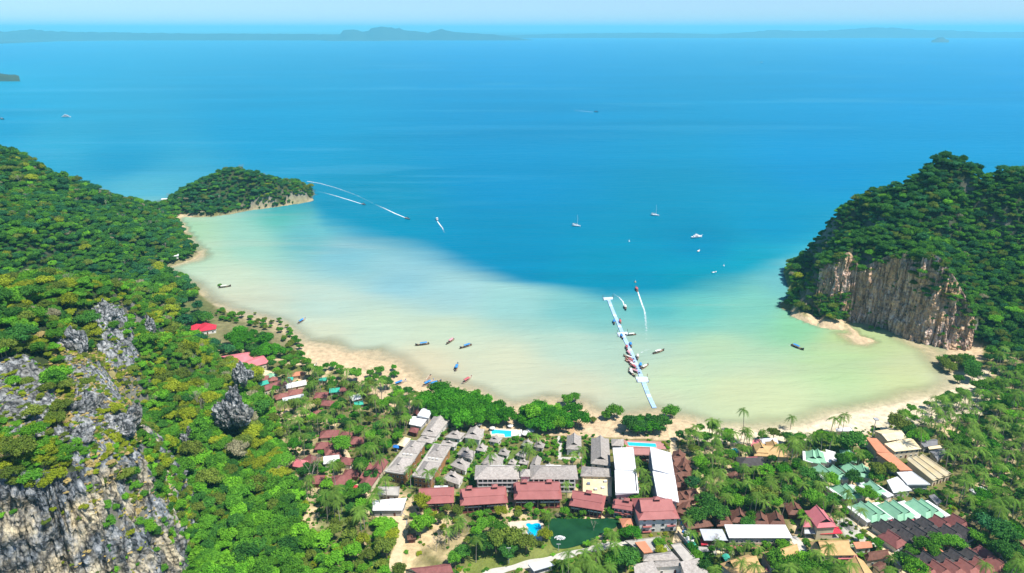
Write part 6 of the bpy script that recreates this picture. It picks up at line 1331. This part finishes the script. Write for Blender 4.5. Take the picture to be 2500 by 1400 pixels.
MB().box((-1.0,-1.62,2.6), (4.2,.1,.6)).build('window', M['glass'], o); MB().box((-1.0,-1.25,4.0), (2.2,.1,.5)).build('window', M['glass'], o); MB().tube((-1.6,0,4.5), (-2.0,0,6.4), .08).build('radar_mast', gel, o); MB().tube((7.0,0,2.9), (8.4,0,3.1), .12).build('bowsprit', gel, o)
p, rz = heading(162,287,10,0); o = empty('ferry', (p.x, p.y, 0), 'white two-deck ferry far left on the open sea', 'ferry'); o.rotation_euler.z = rz
link(bpy.data.objects.new('hull', hull_mesh('hull', 27, 6, 2.6, 1.0, [gel, gel], deckz=1)), o); MB().box((-1,0,3.6), (16,5,2.2)).build('lower_deck', M['wgrey'], o); MB().box((-1,0,4.9), (17,5.4,.3)).build('deck_roof', gel, o); MB().box((-1,0,6.0), (9,4.2,2.0)).build('upper_deck', M['wgrey'], o); MB().box((-1,0,7.2), (10,4.6,.3)).build('upper_roof', gel, o); MB().tube((-2,0,7.2), (-2,0,11), .2).build('mast', gel, o)
p, rz = heading(6,292,10,1); o = empty('fishing_boat', (p.x, p.y, 0), 'dark fishing boat at the left picture edge', 'boat'); o.rotation_euler.z = rz
link(bpy.data.objects.new('hull', hull_mesh('hull', 18, 4.6, 2.2, 1.4, [hull_dark, deck_wood])), o); MB().box((-4,0,3.4), (5,3,2.6)).build('wheelhouse', M['wgrey'], o); MB().tube((1,0,1.6), (1,0,8), .14).build('mast', hull_dark, o)
for k, (px, py, lab) in enumerate([(1536,590,'small white mooring buoy with topmark below the sailboats'),(1551,690,'small pale buoy ahead of the red speeding boat'),(1767,650,'tiny white buoy right of the smallest dinghy')]):
    p = at(px, py); o = empty('buoy', (p.x, p.y, 0), lab, 'buoy', 'mooring buoys'); mb = MB(); mb.tube((0,0,-.3), (0,0,.9), .95, .8, 10); mb.build('float', gel if k != 1 else M['beige'], o); MB().tube((0,0,.9), (0,0,2.6), .3, .1).build('topmark', gel, o)
# wakes: broken foam lying on the water
m, n, l, b = new_mat('wake_foam'); b.inputs['Base Color'].default_value = (.86,.9,.92,1); b.inputs['Roughness'].default_value = .8
tc = N(n, 'ShaderNodeTexCoord'); t1 = N(n, 'ShaderNodeTexNoise', Scale=.5, Detail=6.0, Roughness=.7); l.new(tc.outputs['Object'], t1.inputs['Vector']); va = N(n, 'ShaderNodeAttribute', attribute_name='foam')
ma = N(n, 'ShaderNodeMath', operation='SUBTRACT'); l.new(va.outputs['Fac'], ma.inputs[0]); mb2 = N(n, 'ShaderNodeMath', operation='SUBTRACT'); mb2.inputs[0].default_value = 1.0; l.new(t1.outputs[0], mb2.inputs[1]); l.new(mb2.outputs[0], ma.inputs[1])
mc = N(n, 'ShaderNodeMath', operation='MULTIPLY'); mc.inputs[1].default_value = 2.6; mc.use_clamp = True; l.new(ma.outputs[0], mc.inputs[0]); l.new(mc.outputs[0], b.inputs['Alpha']); foam_m = m
def wake(pts, w0, w1, f0, f1, label):
    P = densify([(at(x, y).x, at(x, y).y) for x, y in pts], 3.0); vs = []; fo_ = []
    for i, q in enumerate(P):
        t = i/(len(P)-1); a, b = Vector(P[max(0, i-1)]), Vector(P[min(len(P)-1, i+1)]); d = (b-a).normalized(); nn = Vector((-d.y, d.x)); w = w0+(w1-w0)*t
        for s in (-1, -.5, 0, .5, 1): vs.append((q[0]+nn.x*w*s, q[1]+nn.y*w*s, .10)); fo_.append((f0+(f1-f0)*t)*(1-.75*abs(s)**1.5))
    fs = [(5*i+k, 5*i+k+1, 5*i+6+k, 5*i+5+k) for i in range(len(P)-1) for k in range(4)]; o = obj('wake_foam', vs, fs, foam_m); a = o.data.attributes.new('foam', 'FLOAT', 'POINT'); a.data.foreach_set('value', np.array(fo_, np.float32)); tag(o, label, kind='stuff')
wake([(885,499),(850,488),(820,479),(795,472),(770,467)],.8,3.0,1.15,.5,'white wake behind the dark speedboat nearer the island'); wake([(992,533),(965,522),(940,510),(915,499)],.9,3.4,1.15,.5,'white wake behind the farther dark speedboat'); wake([(910,497),(870,477),(820,459),(780,448),(750,443)],2.6,3.6,.52,.72,'old curving wake passing the island tip')
wake([(1068,541),(1074,549),(1080,557),(1086,570)],.8,2.6,1.1,.45,'short wake behind the white speedboat'); wake([(1557,712),(1563,730),(1568,745),(1573,757)],.6,1.6,1.15,.75,'straight wake behind the red boat leaving the pier'); wake([(1573,757),(1576,775),(1578,800),(1578,840)],1.6,4.2,.75,.42,'fading wake beside the pier')
wake([(1524,747),(1521,737),(1512,727),(1495,716)],.6,1.8,1.1,.45,'curved wake behind the white-roofed boat at the pier head'); wake([(1852,153.5),(1835,153.3),(1815,153)],1.6,4,1.15,.55,'long thin wake near the horizon'); wake([(1448,274),(1425,272),(1395,269)],1.0,3.5,1.1,.5,'thin wake far out in the middle'); wake([(1565,862),(1575,856),(1585,855)],2.4,2.4,.62,.55,'pale foam patch right of the pier'); wake([(1940,849),(1925,842),(1912,836)],.6,1.4,.8,.45,'faint wake of the dark boat in the right bay')
# ================================================================== small outdoor things
UMB = MB(); UMB.tube((0,0,0), (0,0,2.4), .05, n=5); 
def umbrella(px, py, lab, mat='wwhite'):
    p = at(px, py, 3); z = max(.6, float(ground(p.x, p.y))); o = empty('parasol', (p.x, p.y, z), lab, 'parasol', 'white beach parasols'); MB().tube((0,0,-.2), (0,0,2.7), .05, n=5).build('pole', M['metal'], o)
    vs = [(0,0,2.9)]+[(1.9*math.cos(k*math.pi/4), 1.9*math.sin(k*math.pi/4), 2.2) for k in range(8)]; obj('canopy', vs, [(0,1+k,1+(k+1)%8) for k in range(8)]+[tuple(range(8,0,-1))], M[mat], o)
for k, (x, y, w) in enumerate([(1275,282,'alone left of the beach pool'),(1740,365,'lowest left of the beach club group'),(1785,335,'topmost of the beach club group'),(1770,355,'in the middle of the beach club group'),(1805,350,'rightmost of the beach club group'),(1735,385,'nearest the pool loungers'),(1410,320,'at the left corner of the beach pool'),(1590,295,'behind the beach pool')]):
    umbrella(*cpx(1, (x, y)), 'white parasol %s' % w)
for k in range(8):
    q = cpx(1, (1630+(k%2)*45, 335+(k//2)*17)); p = at(*q, 2.6); z = float(ground(p.x, p.y)); o = empty('sun_lounger', (p.x, p.y, z), 'white sun lounger, %s row from the sea, %s column, beside the beach pool' % (['first','second','third','fourth'][k//2], 'right' if k%2 else 'left'), 'sun lounger', 'white loungers by the beach pool'); o.rotation_euler.z = .2
    MB().box((0,0,.45), (4.0,1.7,.22)).build('mattress', M['wwhite'], o); MB().box((0,0,.15), (3.6,1.4,.3)).build('frame', M['wteak'], o); MB().box((1.6,0,.75), (.9,1.7,.2)).build('backrest', M['wwhite'], o)
for k, (crop, x, y, h, lab) in enumerate([(6,210,262,9,'thin street lamp post in front of the plain white shed'),(3,945,405,13,'tall slim mast with platform by the warehouses'),(6,1222,700,9,'thin lamp post on the lawn'),(6,1655,590,4,'thin lamp post at the pond edge'),(3,1165,545,9,'wooden power pole beside the yellowish warehouse'),(3,1200,555,9,'second power pole beside the yellowish warehouse')]):
    q = cpx(crop, (x, y)); p = at(*q, 2); z = float(ground(p.x, p.y)); o = empty('mast' if 'mast' in lab else 'lamp_post', (p.x, p.y, z), lab, 'mast' if 'mast' in lab else 'pole'); MB().tube((0,0,-.5), (0,0,h), .16 if h < 12 else .3, .09 if h < 12 else .2, 8).build('pole', M['metal'], o); MB().box((0,0,h), (2.0,.35,.18) if h < 12 else (2.6,2.6,.6)).build('arm' if h < 12 else 'platform', M['metal'], o)
for k, (crop, x, y) in enumerate([(2,848,1068),(2,900,1066)]):
    p = at(*cpx(crop, (x, y)), 6); o = empty('satellite_dish', (p.x, p.y, float(ground(p.x, p.y))), 'white satellite dish, %s of two behind the red lodge' % ('left' if k == 0 else 'right'), 'satellite dish'); MB().tube((0,0,0), (0,0,4), .12).build('mast', M['metal'], o)
    vs = []; fs = []
    for i in range(4):
        for j in range(12): r = 1.5*i/3; a = j*math.pi/6; vs.append((r*math.cos(a), -.35*(r*r)/2.2-.2+.2, 4.2+r*math.sin(a)))
    fs = [(i*12+j, i*12+(j+1)%12, (i+1)*12+(j+1)%12, (i+1)*12+j) for i in range(3) for j in range(12)]; obj('dish', vs, fs, gel, o)
# rubbish yard: blue drums, crates and heaps
DR = MB().tube((0,0,0), (0,0,.95), .34, n=10).mesh('drum', M['blue']); rr = random.Random(9)
cols_ = ['blue','bluegrey','wwhite','pale','blue','teal']
for k in range(46):
    t = rr.random(); x = 850+t*110+rr.uniform(-55, 55); y = 330+t*310+rr.uniform(-20, 20); p = at(*cpx(4, (x, y)), 2.5); s = rr.uniform(1.0, 2.3); mt = cols_[k % 6]
    lab = 'heap item of %s plastic and scrap in the alley rubbish yard' % {'blue':'blue','bluegrey':'grey-blue','wwhite':'white','pale':'pale grey','teal':'green'}[mt]
    o = empty('scrap_bundle', (p.x, p.y, float(ground(p.x, p.y))), lab, 'scrap', lab); o.rotation_euler.z = rr.uniform(0, 3); mb = MB()
    for j in range(4): mb.box((rr.uniform(-.5,.5)*s, rr.uniform(-.5,.5)*s, rr.uniform(.1,.6)*s), (rr.uniform(.4,1.1)*s, rr.uniform(.3,.8)*s, rr.uniform(.2,.7)*s), rr.uniform(0, 3))
    mb.build('bundle', M[mt], o)
for k in range(40):
    x = rr.uniform(1180, 1500); y = rr.uniform(690, 760); p = at(*cpx(4, (x, y)), 2.5); s = rr.uniform(.8, 1.8); mt = rr.choice(['stone','wwhite','concrete','cream','wood']); lab = 'heap piece of %s rubble below the long motel' % {'stone':'sandy','wwhite':'white','concrete':'grey','cream':'cream','wood':'wooden'}[mt]
    o = empty('rubble', (p.x, p.y, float(ground(p.x, p.y))), lab, 'rubble', lab); mb = MB()
    for j in range(3): mb.box((rr.uniform(-.5,.5)*s, rr.uniform(-.5,.5)*s, rr.uniform(.1,.5)*s), (rr.uniform(.5,1.2)*s, rr.uniform(.4,.9)*s, rr.uniform(.2,.7)*s), rr.uniform(0, 3))
    mb.build('pile', M[mt], o)
# compound wall
def wall(label, pts, crop, h, mat):
    P = [at(*cpx(crop, q), 2.0) for q in pts]; o = empty('boundary_wall', (P[0].x, P[0].y, 1.6), label, 'wall')
    for a, b in zip(P[:-1], P[1:]):
        t = b-a; m_ = (a+b)/2; MB().box((m_.x-P[0].x, m_.y-P[0].y, h/2-.3), (t.length, .3, h+.6), math.atan2(t.y, t.x)).build('wall_panel', mat, o)
wall('white compound wall between the second and third bungalow rows', [(1090,905),(1400,890),(1700,870),(1900,840)], 5, 1.8, M['wwhite'])
wall('white boundary wall on the right of the compound', [(1890,630),(1990,700),(2200,920),(2350,1100)], 5, 1.8, M['wgrey'])
wall('dark alley wall left of the rubbish yard', [(770,520),(860,630),(960,760),(1010,830)], 4, 2.6, M['wgrey'])
wall('low kerb wall along the sandy lane', [(300,270),(335,300),(330,400)], 6, .8, M['bluegrey'])
# ================================================================== planting in the village
from collections import Counter
bb = []
for foot, h, top, ref, ctr, z0 in BUILD:
    xs_ = [p[0] for p in top]; ys_ = [p[1] for p in top]; bb.append((min(xs_), min(ys_), max(xs_), max(ys_), top))
kb = []
for P in KEEP:
    xs_ = [p[0] for p in P]; ys_ = [p[1] for p in P]; kb.append((min(xs_), min(ys_), max(xs_), max(ys_), P))
def pin(P, x, y):
    c = False; n_ = len(P)
    for i in range(n_):
        x1, y1 = P[i]; x2, y2 = P[(i+1)%n_]
        if (y1 > y) != (y2 > y) and x < (x2-x1)*(y-y1)/(y2-y1)+x1: c = not c
    return c
def hits(table, x, y): return any(a <= x <= c and b <= y <= d and pin(P, x, y) for a, b, c, d, P in table)
FEET = [(min(p[0] for p in f), min(p[1] for p in f), max(p[0] for p in f), max(p[1] for p in f), f) for f, *_ in BUILD]
placed = []    # (x, y, r)
grid = {}
def clash(x, y, r, k=.8):
    gi, gj = int(x//8), int(y//8)
    for i in range(gi-2, gi+3):
        for j in range(gj-2, gj+3):
            for (a, b, c) in grid.get((i, j), ()):
                if (a-x)**2+(b-y)**2 < ((c+r)*k)**2: return True
    return False
def note(x, y, r): grid.setdefault((int(x//8), int(y//8)), []).append((x, y, r))
RB = [(f[4][0], f[4][1], f[3], proj(f[4][0], f[4][1], 3)) for f in BUILD]
def where(x, y, fallback):
    best = min(RB, key=lambda q: (q[0]-x)**2+(q[1]-y)**2); d = math.hypot(best[0]-x, best[1]-y)
    if d > 34: return fallback
    px, py, _ = proj(x, y, 3); dx, dy = float(px-best[3][0]), float(py-best[3][1])
    rel = ('left of' if dx < 0 else 'right of') if abs(dx) > abs(dy)*1.1 else ('behind' if dy < 0 else 'in front of')
    return rel+' '+best[2]
PALMS = []; TREES = []; MANG = []
def try_tree(px, py, key, s, zone, kind='tree', force=False, cover=.04, k=.78):
    R, H = SHAPES[key[0]][1]*s, SHAPES[key[0]][2]*s; p = at(px, py, 2+H*.62); x, y = p.x, p.y; z = float(ground(x, y))
    if not force:
        if z < (-.2 if kind == 'mangrove' else .7): return False
        rp = R/p.y*F*.8
        if random.random() > cover and any(hits(bb, px+dx*rp, py+dy*rp) for dx, dy in ((0,0),(-.7,0),(.7,0),(0,-.7),(0,.6))): return False
        bp_ = proj(x, y, z)
        if hits(FEET, x, y) or hits(kb, float(bp_[0]), float(bp_[1])) or hits(kb, px, py): return False
        if clash(x, y, R, k): return False
    note(x, y, R); (MANG if kind == 'mangrove' else TREES).append((x, y, z, key, s, zone, px, py, p.y)); return True
def try_palm(px, py, zone, vi=None, s=None, force=False, cover=.10, k=.62):
    vi = random.randrange(5) if vi is None else vi; s = s or random.uniform(.75, 1.12); H = PALM_T[vi][1]*s; p = at(px, py, 2+H); x, y = p.x, p.y; z = float(ground(x, y))
    if not force:
        if z < .5 or z > 24: return False
        rp = 3.4*s/p.y*F
        if random.random() > cover and any(hits(bb, px+dx*rp, py+dy*rp) for dx, dy in ((0,0),(-.8,.2),(.8,.2),(0,.7))): return False
        bp_ = proj(x, y, z)
        if hits(FEET, x, y) or hits(kb, float(bp_[0]), float(bp_[1])) or clash(x, y, 2.6*s, k): return False
    note(x, y, 2.2*s); PALMS.append((x, y, z, vi, s, zone, px, py, p.y)); return True
def zone(poly, n_t, n_p, w, smin, smax, name, cover=.04, tries=8, kt=.78):
    x0, x1 = min(p[0] for p in poly), max(p[0] for p in poly); y0, y1 = min(p[1] for p in poly), max(p[1] for p in poly)
    jobs = ['t']*n_t+['p']*n_p; random.shuffle(jobs)
    for j in jobs:
        for _ in range(tries):
            px, py = random.uniform(x0, x1), random.uniform(y0, y1)
            if not pin(poly, px, py): continue
            if j == 't':
                if try_tree(px, py, (random.randrange(len(SHAPES)), pick(w)), random.uniform(smin, smax), name, cover=cover, k=kt): break
            elif try_palm(px, py, name, cover=cover+.06): break
# mangroves and other shore trees, placed one by one (crown centre pixel, scale)
def shore(pts, w, name, kind='mangrove'):
    for px, py, s in pts: try_tree(px, py, (random.randrange(len(SHAPES)), pick(w)), s, name, kind, force=True)
def fill(poly, n, w, smin, smax, name, k=.5):
    x0, x1 = min(p[0] for p in poly), max(p[0] for p in poly); y0, y1 = min(p[1] for p in poly), max(p[1] for p in poly); c = 0; t = 0
    while c < n and t < n*30:
        t += 1; px, py = random.uniform(x0, x1), random.uniform(y0, y1)
        if pin(poly, px, py) and try_tree(px, py, (random.randrange(len(SHAPES)), pick(w)), random.uniform(smin, smax), name, 'mangrove', cover=.3, k=k): c += 1
MW = {'mangrove':6,'bright':.8,'mid':1}
fill([(1012,975),(1045,955),(1075,945),(1130,952),(1180,965),(1225,985),(1240,1010),(1215,1030),(1120,1025),(1040,1010),(1010,995)], 40, {'mangrove':1}, .95, 1.3, 'in the largest beach mangrove clump', .42)
fill([(1262,1000),(1300,985),(1370,985),(1415,1000),(1425,1025),(1370,1040),(1290,1035),(1260,1020)], 20, {'mangrove':4,'bright':1}, .9, 1.25, 'in the second beach mangrove clump', .42)
fill([(1532,1020),(1565,1003),(1605,1010),(1620,1030),(1590,1045),(1540,1042)], 9, {'mangrove':4,'dark':1}, .9, 1.15, 'in the round mangrove clump at the pier foot', .42)
fill([(560,815),(610,795),(650,805),(690,840),(690,860),(640,868),(580,845)], 20, {'mangrove':5,'dark':1}, .9, 1.25, 'in the mangrove clump above the salmon halls', .42)
fill([(520,742),(600,765),(690,778),(745,838),(745,880),(700,880),(680,800),(600,790),(530,770)], 46, {'mid':3,'olive':2,'mangrove':3}, .32, .6, 'along the left tidal shore', .5)
fill([(440,830),(500,820),(560,845),(570,865),(520,870),(460,850)], 12, {'teal':3,'dark':3}, .8, 1.1, 'below the crimson roof', .45)
fill([(460,700),(500,725),(520,760),(500,785),(440,790),(420,740)], 12, {'teal':2,'dark':4}, 1.0, 1.3, 'on the wooded point behind the crimson roof', .45)
fill([(2285,875),(2330,865),(2395,880),(2390,910),(2330,918),(2295,900)], 11, {'mid':2,'olive':2,'bright':1,'dark':2}, .8, 1.1, 'at the foot of the headland cliff', .45)
shore([(1500,995,.95),(1480,1005,.7),(1640,998,1.0),(1448,1018,.45),(1385,968,.8),(1405,962,.6),(1165,950,.6)], {'mid':2,'olive':3}, 'standing on the open beach')
shore([(700,790,.35),(720,872,.55),(660,872,.8),(690,885,.6),(745,875,.5),(610,785,.4),(660,790,.4),(545,757,.5),(565,762,.6),(588,762,.6),(610,768,.6),(622,758,.35),(645,772,.55),(680,772,.5),(715,862,.6),(700,870,.6),(732,855,.6),(535,688,.42)], {'mid':3,'olive':2}, 'standing in the shallows of the left shore')
shore([(905,905,.75),(925,898,.75),(935,918,.6),(960,890,.55),(962,905,.55),(945,920,.4),(915,915,.7)], {'mid':3,'mangrove':3}, 'in the beach clump left of the mangroves')
shore([(448,605,.6),(470,605,.7),(455,617,.5),(435,612,.6)], {'mid':3,'bright':1}, 'on the rocky left shore point')
shore([(2128,792,.5),(2145,793,.5),(1925,740,.5),(1945,748,.6),(1970,752,.6)], {'bright':1,'mid':2}, 'at the water line below the cliff')
# named big trees
big = [(1545,1218,'mid',.9),(1580,1225,'olive',.6),(835,1090,'mid',1.0),(880,1135,'mid',.95),(905,1160,'dark',.8),(1030,1230,'yellow',.8),(1025,1285,'bright',1.0),(1045,1275,'bright',.8),(2085,1080,'dark',1.25),(2060,1085,'dark',.9),(2020,1075,'bright',.8),(2000,1070,'bright',.8),(2055,1125,'dark',.85),(2075,1120,'mid',.8),
 (1975,1160,'dark',.95),(2030,1175,'bright',.85),(2085,1165,'dark',.95),(2140,1150,'olive',.9),(2170,1145,'olive',.8),(2140,1165,'mid',.8),(2115,1205,'bright',.95),(1985,1225,'mid',.95),(2000,1235,'mid',.8),(1690,1180,'teal',.85),(1720,1225,'dark',1.1),(1745,1250,'dark',1.1),(1700,1260,'dark',1.0),(1775,1210,'mid',.9),(1800,1225,'bright',.9),(1865,1215,'olive',1.0),(1890,1225,'bright',.8),(1850,1190,'bright',.8),(1870,1150,'bright',.95),
 (1930,1200,'dark',.9),(1825,1280,'dark',.7),(1835,1262,'mid',.6),(2250,1330,'mid',.85),(2290,1325,'mid',.8),(2330,1330,'mid',.75),(2345,1340,'dark',.6),(2225,1345,'mid',.7),(2275,1350,'mid',.7),(2390,1310,'mid',.85),(2205,1375,'dark',.85),(2235,1392,'bright',1.1),(2420,1290,'teal',1.2),(2450,1310,'dark',1.2),(2400,1270,'dark',1.0),(2470,1340,'dark',1.0),(2440,1350,'dark',1.0),(1545,1300,'mangrove',.75),(1525,1300,'mangrove',.6),(1610,1325,'bright',.6),(1615,1345,'yellow',.55),(1530,1370,'dark',1.0),(1500,1372,'mid',.9),(1690,1340,'mangrove',.5),(1720,1385,'dark',.7),
 (1325,1230,'olive',.4),(1130,1350,'dark',.8),(1110,1365,'mid',.7),(1180,1330,'dark',.9),(1210,1320,'olive',1.0),(1250,1320,'olive',1.1),(1285,1330,'olive',.9),(1215,1290,'mid',.7),(1180,1285,'mid',.7),(1240,1345,'dark',.8),(1330,1305,'yellow',.6),(1900,1380,'mid',1.1),(1935,1385,'mid',1.1),(1970,1370,'bright',.8),(1985,1390,'mid',1.0),(2010,1395,'mid',1.0),(2190,1035,'olive',1.3),(2215,1050,'dark',.9),(2240,1070,'bright',.9)]
for px, py, c, s in big: try_tree(px, py, (random.choice([1, 3, 5, 0]), c), s, 'in the village', force=True)
for a in [(1822,1000,4),(1735,1022,2),(1755,1030,1),(2035,1018,2),(2065,1012,2),(2052,1016,1),(1935,1015,3),(1700,1040,2),(1710,1060,1),(1680,1050,0),(1790,1055,2),(1830,1055,3),(1270,1140,0),(1128,1265,3),(1115,1283,3),(940,1168,2),(1045,1150,2),(1000,1145,1),(925,1195,1),(1820,1330,3),(1815,1372,2),(1845,1383,2),(1120,1278,3),(2310,968,2),(2360,955,2),(2390,950,1),(2028,1335,2),(1990,1345,1),(1425,1345,2),(1440,1370,1),(1400,1385,2),(1460,1320,3),(1490,1305,3),(1500,1325,2)]: try_palm(a[0], a[1], 'in the village', a[2], 1.0, force=True)
ZW = {'mid':4,'bright':2.4,'dark':2.4,'olive':1.2,'mangrove':2}
zone([(2170,1020),(2260,975),(2420,930),(2520,880),(2520,1420),(2440,1420),(2400,1260),(2330,1180),(2330,1120),(2250,1070)], 130, 190, ZW, .55, 1.05, 'in the palm grove along the right edge', .05)
zone([(2400,860),(2520,830),(2520,950),(2400,950)], 30, 18, {'mid':3,'dark':3,'teal':1}, .6, 1.0, 'under the headland at the right edge', .05)
zone([(1640,1035),(1740,1030),(1850,1040),(1880,1060),(2060,1050),(2130,1090),(2150,1200),(1990,1290),(1840,1270),(1690,1300),(1655,1200)], 120, 120, ZW, .5, .95, 'in the palm gardens right of the white blocks', .05)
zone([(640,905),(740,880),(830,890),(960,935),(1010,1000),(1000,1050),(950,1110),(930,1180),(880,1260),(780,1230),(720,1130),(690,1020)], 140, 120, ZW, .42, .9, 'in the left village', .04)
zone([(960,950),(1050,955),(1000,1030),(960,1010)], 8, 16, ZW, .4, .7, 'by the left beach', .05)
zone([(985,1240),(1100,1235),(1380,1240),(1530,1255),(1340,1265),(1330,1330),(1150,1330),(1080,1290),(990,1290)], 60, 6, {'olive':4,'yellow':2,'bright':3,'mid':3,'grey':1}, .32, .62, 'in the garden of the red lodges', .05)
zone([(1000,1050),(1480,1062),(1490,1200),(1150,1190),(980,1180)], 150, 14, {'bright':4,'mid':3,'mangrove':2}, .16, .36, 'in the courts of the beach resort', .02)
zone([(1552,1118),(1590,1118),(1600,1225),(1565,1225)], 40, 16, {'bright':4,'mid':2,'yellow':1}, .2, .4, 'in the planted court between the white blocks', .25)
zone([(1340,1255),(1510,1250),(1520,1268),(1345,1272)], 26, 0, {'mid':3,'olive':2,'grey':.6}, .2, .34, 'on the pond bank', .1)
zone([(1390,1320),(1540,1290),(1600,1330),(1560,1400),(1400,1400),(1330,1380)], 34, 12, {'mid':3,'olive':2,'bright':2}, .3, .6, 'on the slope below the pond', .03)
zone([(1660,1290),(1950,1330),(2200,1290),(2250,1400),(1700,1400)], 110, 26, ZW, .25, .6, 'among the bottom houses', .02)
zone([(2000,1180),(2330,1200),(2330,1260),(2140,1260),(2000,1250)], 60, 12, {'bright':3,'mid':3,'yellow':1}, .22, .45, 'among the green chalets', .03)
zone([(860,1250),(985,1270),(975,1420),(820,1420),(800,1300)], 70, 0, {'bright':4,'yellow':2,'olive':3,'mid':1}, .55, .9, 'in the scrub left of the sandy lane', .05)
zone([(2150,1270),(2420,1300),(2440,1400),(2200,1400)], 46, 4, {'mid':3,'bright':2}, .2, .42, 'among the compound bungalows', .02)
zone([(430,800),(660,880),(700,930),(600,900),(480,860)], 20, 0, {'mid':2,'dark':2}, .4, .7, 'behind the left village', .05)
def size_word(s, a, b): return 'tall' if s > b else 'small' if s < a else 'middling'
ordP = sorted(range(len(PALMS)), key=lambda i: PALMS[i][8]/PALMS[i][4]); keepP = set(ordP[:300])
extra = []
for i, (x, y, z, vi, s, zn, px, py, d) in enumerate(PALMS):
    turn = random.uniform(0, 6.28)
    if i not in keepP: extra.append((x, y, z, ('palm', vi), s, turn)); continue
    H = PALM_T[vi][1]*s; lab = '%s coconut palm %s' % ('tall' if H > 14 else 'short' if H < 10 else 'middling', where(x, y, zn)); lab = ' '.join(lab.split()[:16])
    o = empty('palm_tree', (x, y, z), lab, 'palm tree', lab); o.rotation_euler.z = turn; o.scale = (s,)*3
    link(bpy.data.objects.new('trunk', PALM_T[vi][0]), o); c = link(bpy.data.objects.new('fronds', PALM_C[vi]), o); c.location = (PALM_T[vi][2], 0, PALM_T[vi][1])
ordT = sorted([i for i in range(len(TREES)) if TREES[i][4] >= .4], key=lambda i: TREES[i][8]/TREES[i][4]); keepT = set(ordT[:300])
ordS = sorted([i for i in range(len(TREES)) if TREES[i][4] < .4], key=lambda i: TREES[i][8]/TREES[i][4]); keepS = set(ordS[:300])
for i, (x, y, z, key, s, zn, px, py, d) in enumerate(TREES):
    turn = random.uniform(0, 6.28); sz = (s, s, s*random.uniform(.85, 1.15))
    if s >= .4:
        if i not in keepT: extra.append((x, y, z, key, sz, turn)); continue
        lab = '%s %s garden tree %s' % (size_word(s, .6, .9), CN[key[1]], where(x, y, zn)); lab = ' '.join(lab.split()[:16]); plant_tree('garden_tree', lab, 'tree', lab, x, y, z, key, sz, turn)
    else:
        if i not in keepS: extra.append((x, y, z-2*s, key, sz, turn)); continue
        lab = '%s %s shrub %s' % ('little' if s < .25 else 'leafy', CN[key[1]], where(x, y, zn)); plant_tree('shrub', lab, 'shrub', lab, x, y, z-2.2*s, key, sz, turn)
for (x, y, z, key, s, zn, px, py, d) in MANG:
    lab = '%s %s mangrove tree %s' % (size_word(s, .6, 1.05), CN[key[1]], zn); plant_tree('mangrove_tree', lab, 'tree', lab, x, y, z-2.3*s, key, (s, s, s*random.uniform(.9, 1.15)), random.uniform(0, 6.28))
# tall bare trees
for px, py, s, lab in [(758,1160,1.5,'tall bare grey tree beside the lone maroon bungalow'),(1450,1285,.5,'leafless shrub tree on the pond bank'),(1415,985,.55,'bleached dead tree on the beach beside the second mangrove clump'),(1065,1330,.7,'bare sapling in the middle of the sandy clearing'),(1085,1325,.7,'bare forked sapling right in the sandy clearing'),(1075,1310,.6,'thin bare tree at the back of the sandy clearing'),(1140,1300,.6,'thin bare tree right of the sandy clearing'),(1745,1330,.7,'dead white branching tree before the smaller white roof'),(1050,1190,.6,'leafless pale tree below the slanting grey blocks')]:
    p = at(px, py, 2+6*s); o = empty('bare_tree', (p.x, p.y, float(ground(p.x, p.y))), lab, 'tree', 'leafless trees'); o.scale = (s,)*3; link(bpy.data.objects.new('trunk', BARE[len(lab) % 2]), o)
# undergrowth between the houses: nobody could count it
under = []
for _ in range(15000):
    px, py = random.uniform(560, 2510), random.uniform(900, 1400); p = at(px, py, 2.4); z = float(ground(p.x, p.y))
    if not (1.5 < z < 4.5): continue
    dens = float(fbm(np.array(p.x*.05), np.array(p.y*.05), 3, 2)); sandy = pin(SANDY[0], px, py) or pin([(985,1255),(1060,1245),(1240,1275),(1240,1310),(1160,1330),(1120,1360),(1100,1400),(960,1420),(965,1300)], px, py) or pin([(1140,1330),(1330,1315),(1540,1330),(1400,1345),(1200,1402),(1130,1400)], px, py)
    if random.random() > (.10 if sandy else .75+dens*.8): continue
    if hits(FEET, p.x, p.y) or hits(bb, px, py) or hits(kb, px, py): continue
    s = random.uniform(.10, .26); c = pick({'bright':3,'mid':4,'olive':2.5,'dark':2,'yellow':1.0}); k = random.randrange(len(SHAPES)); under.append((p.x, p.y, z-4.4*s, (k, c), (s, s, s*.8), random.uniform(0, 6)))
scatter('undergrowth', under, 'low green undergrowth between houses and trees')
if extra: scatter('woodland', extra, 'farther palms and trees of the village groves')
print('palms', len(PALMS), 'trees', len(TREES), 'mangroves', len(MANG), 'extra', len(extra), 'under', len(under), 'forest', len(FOREST))
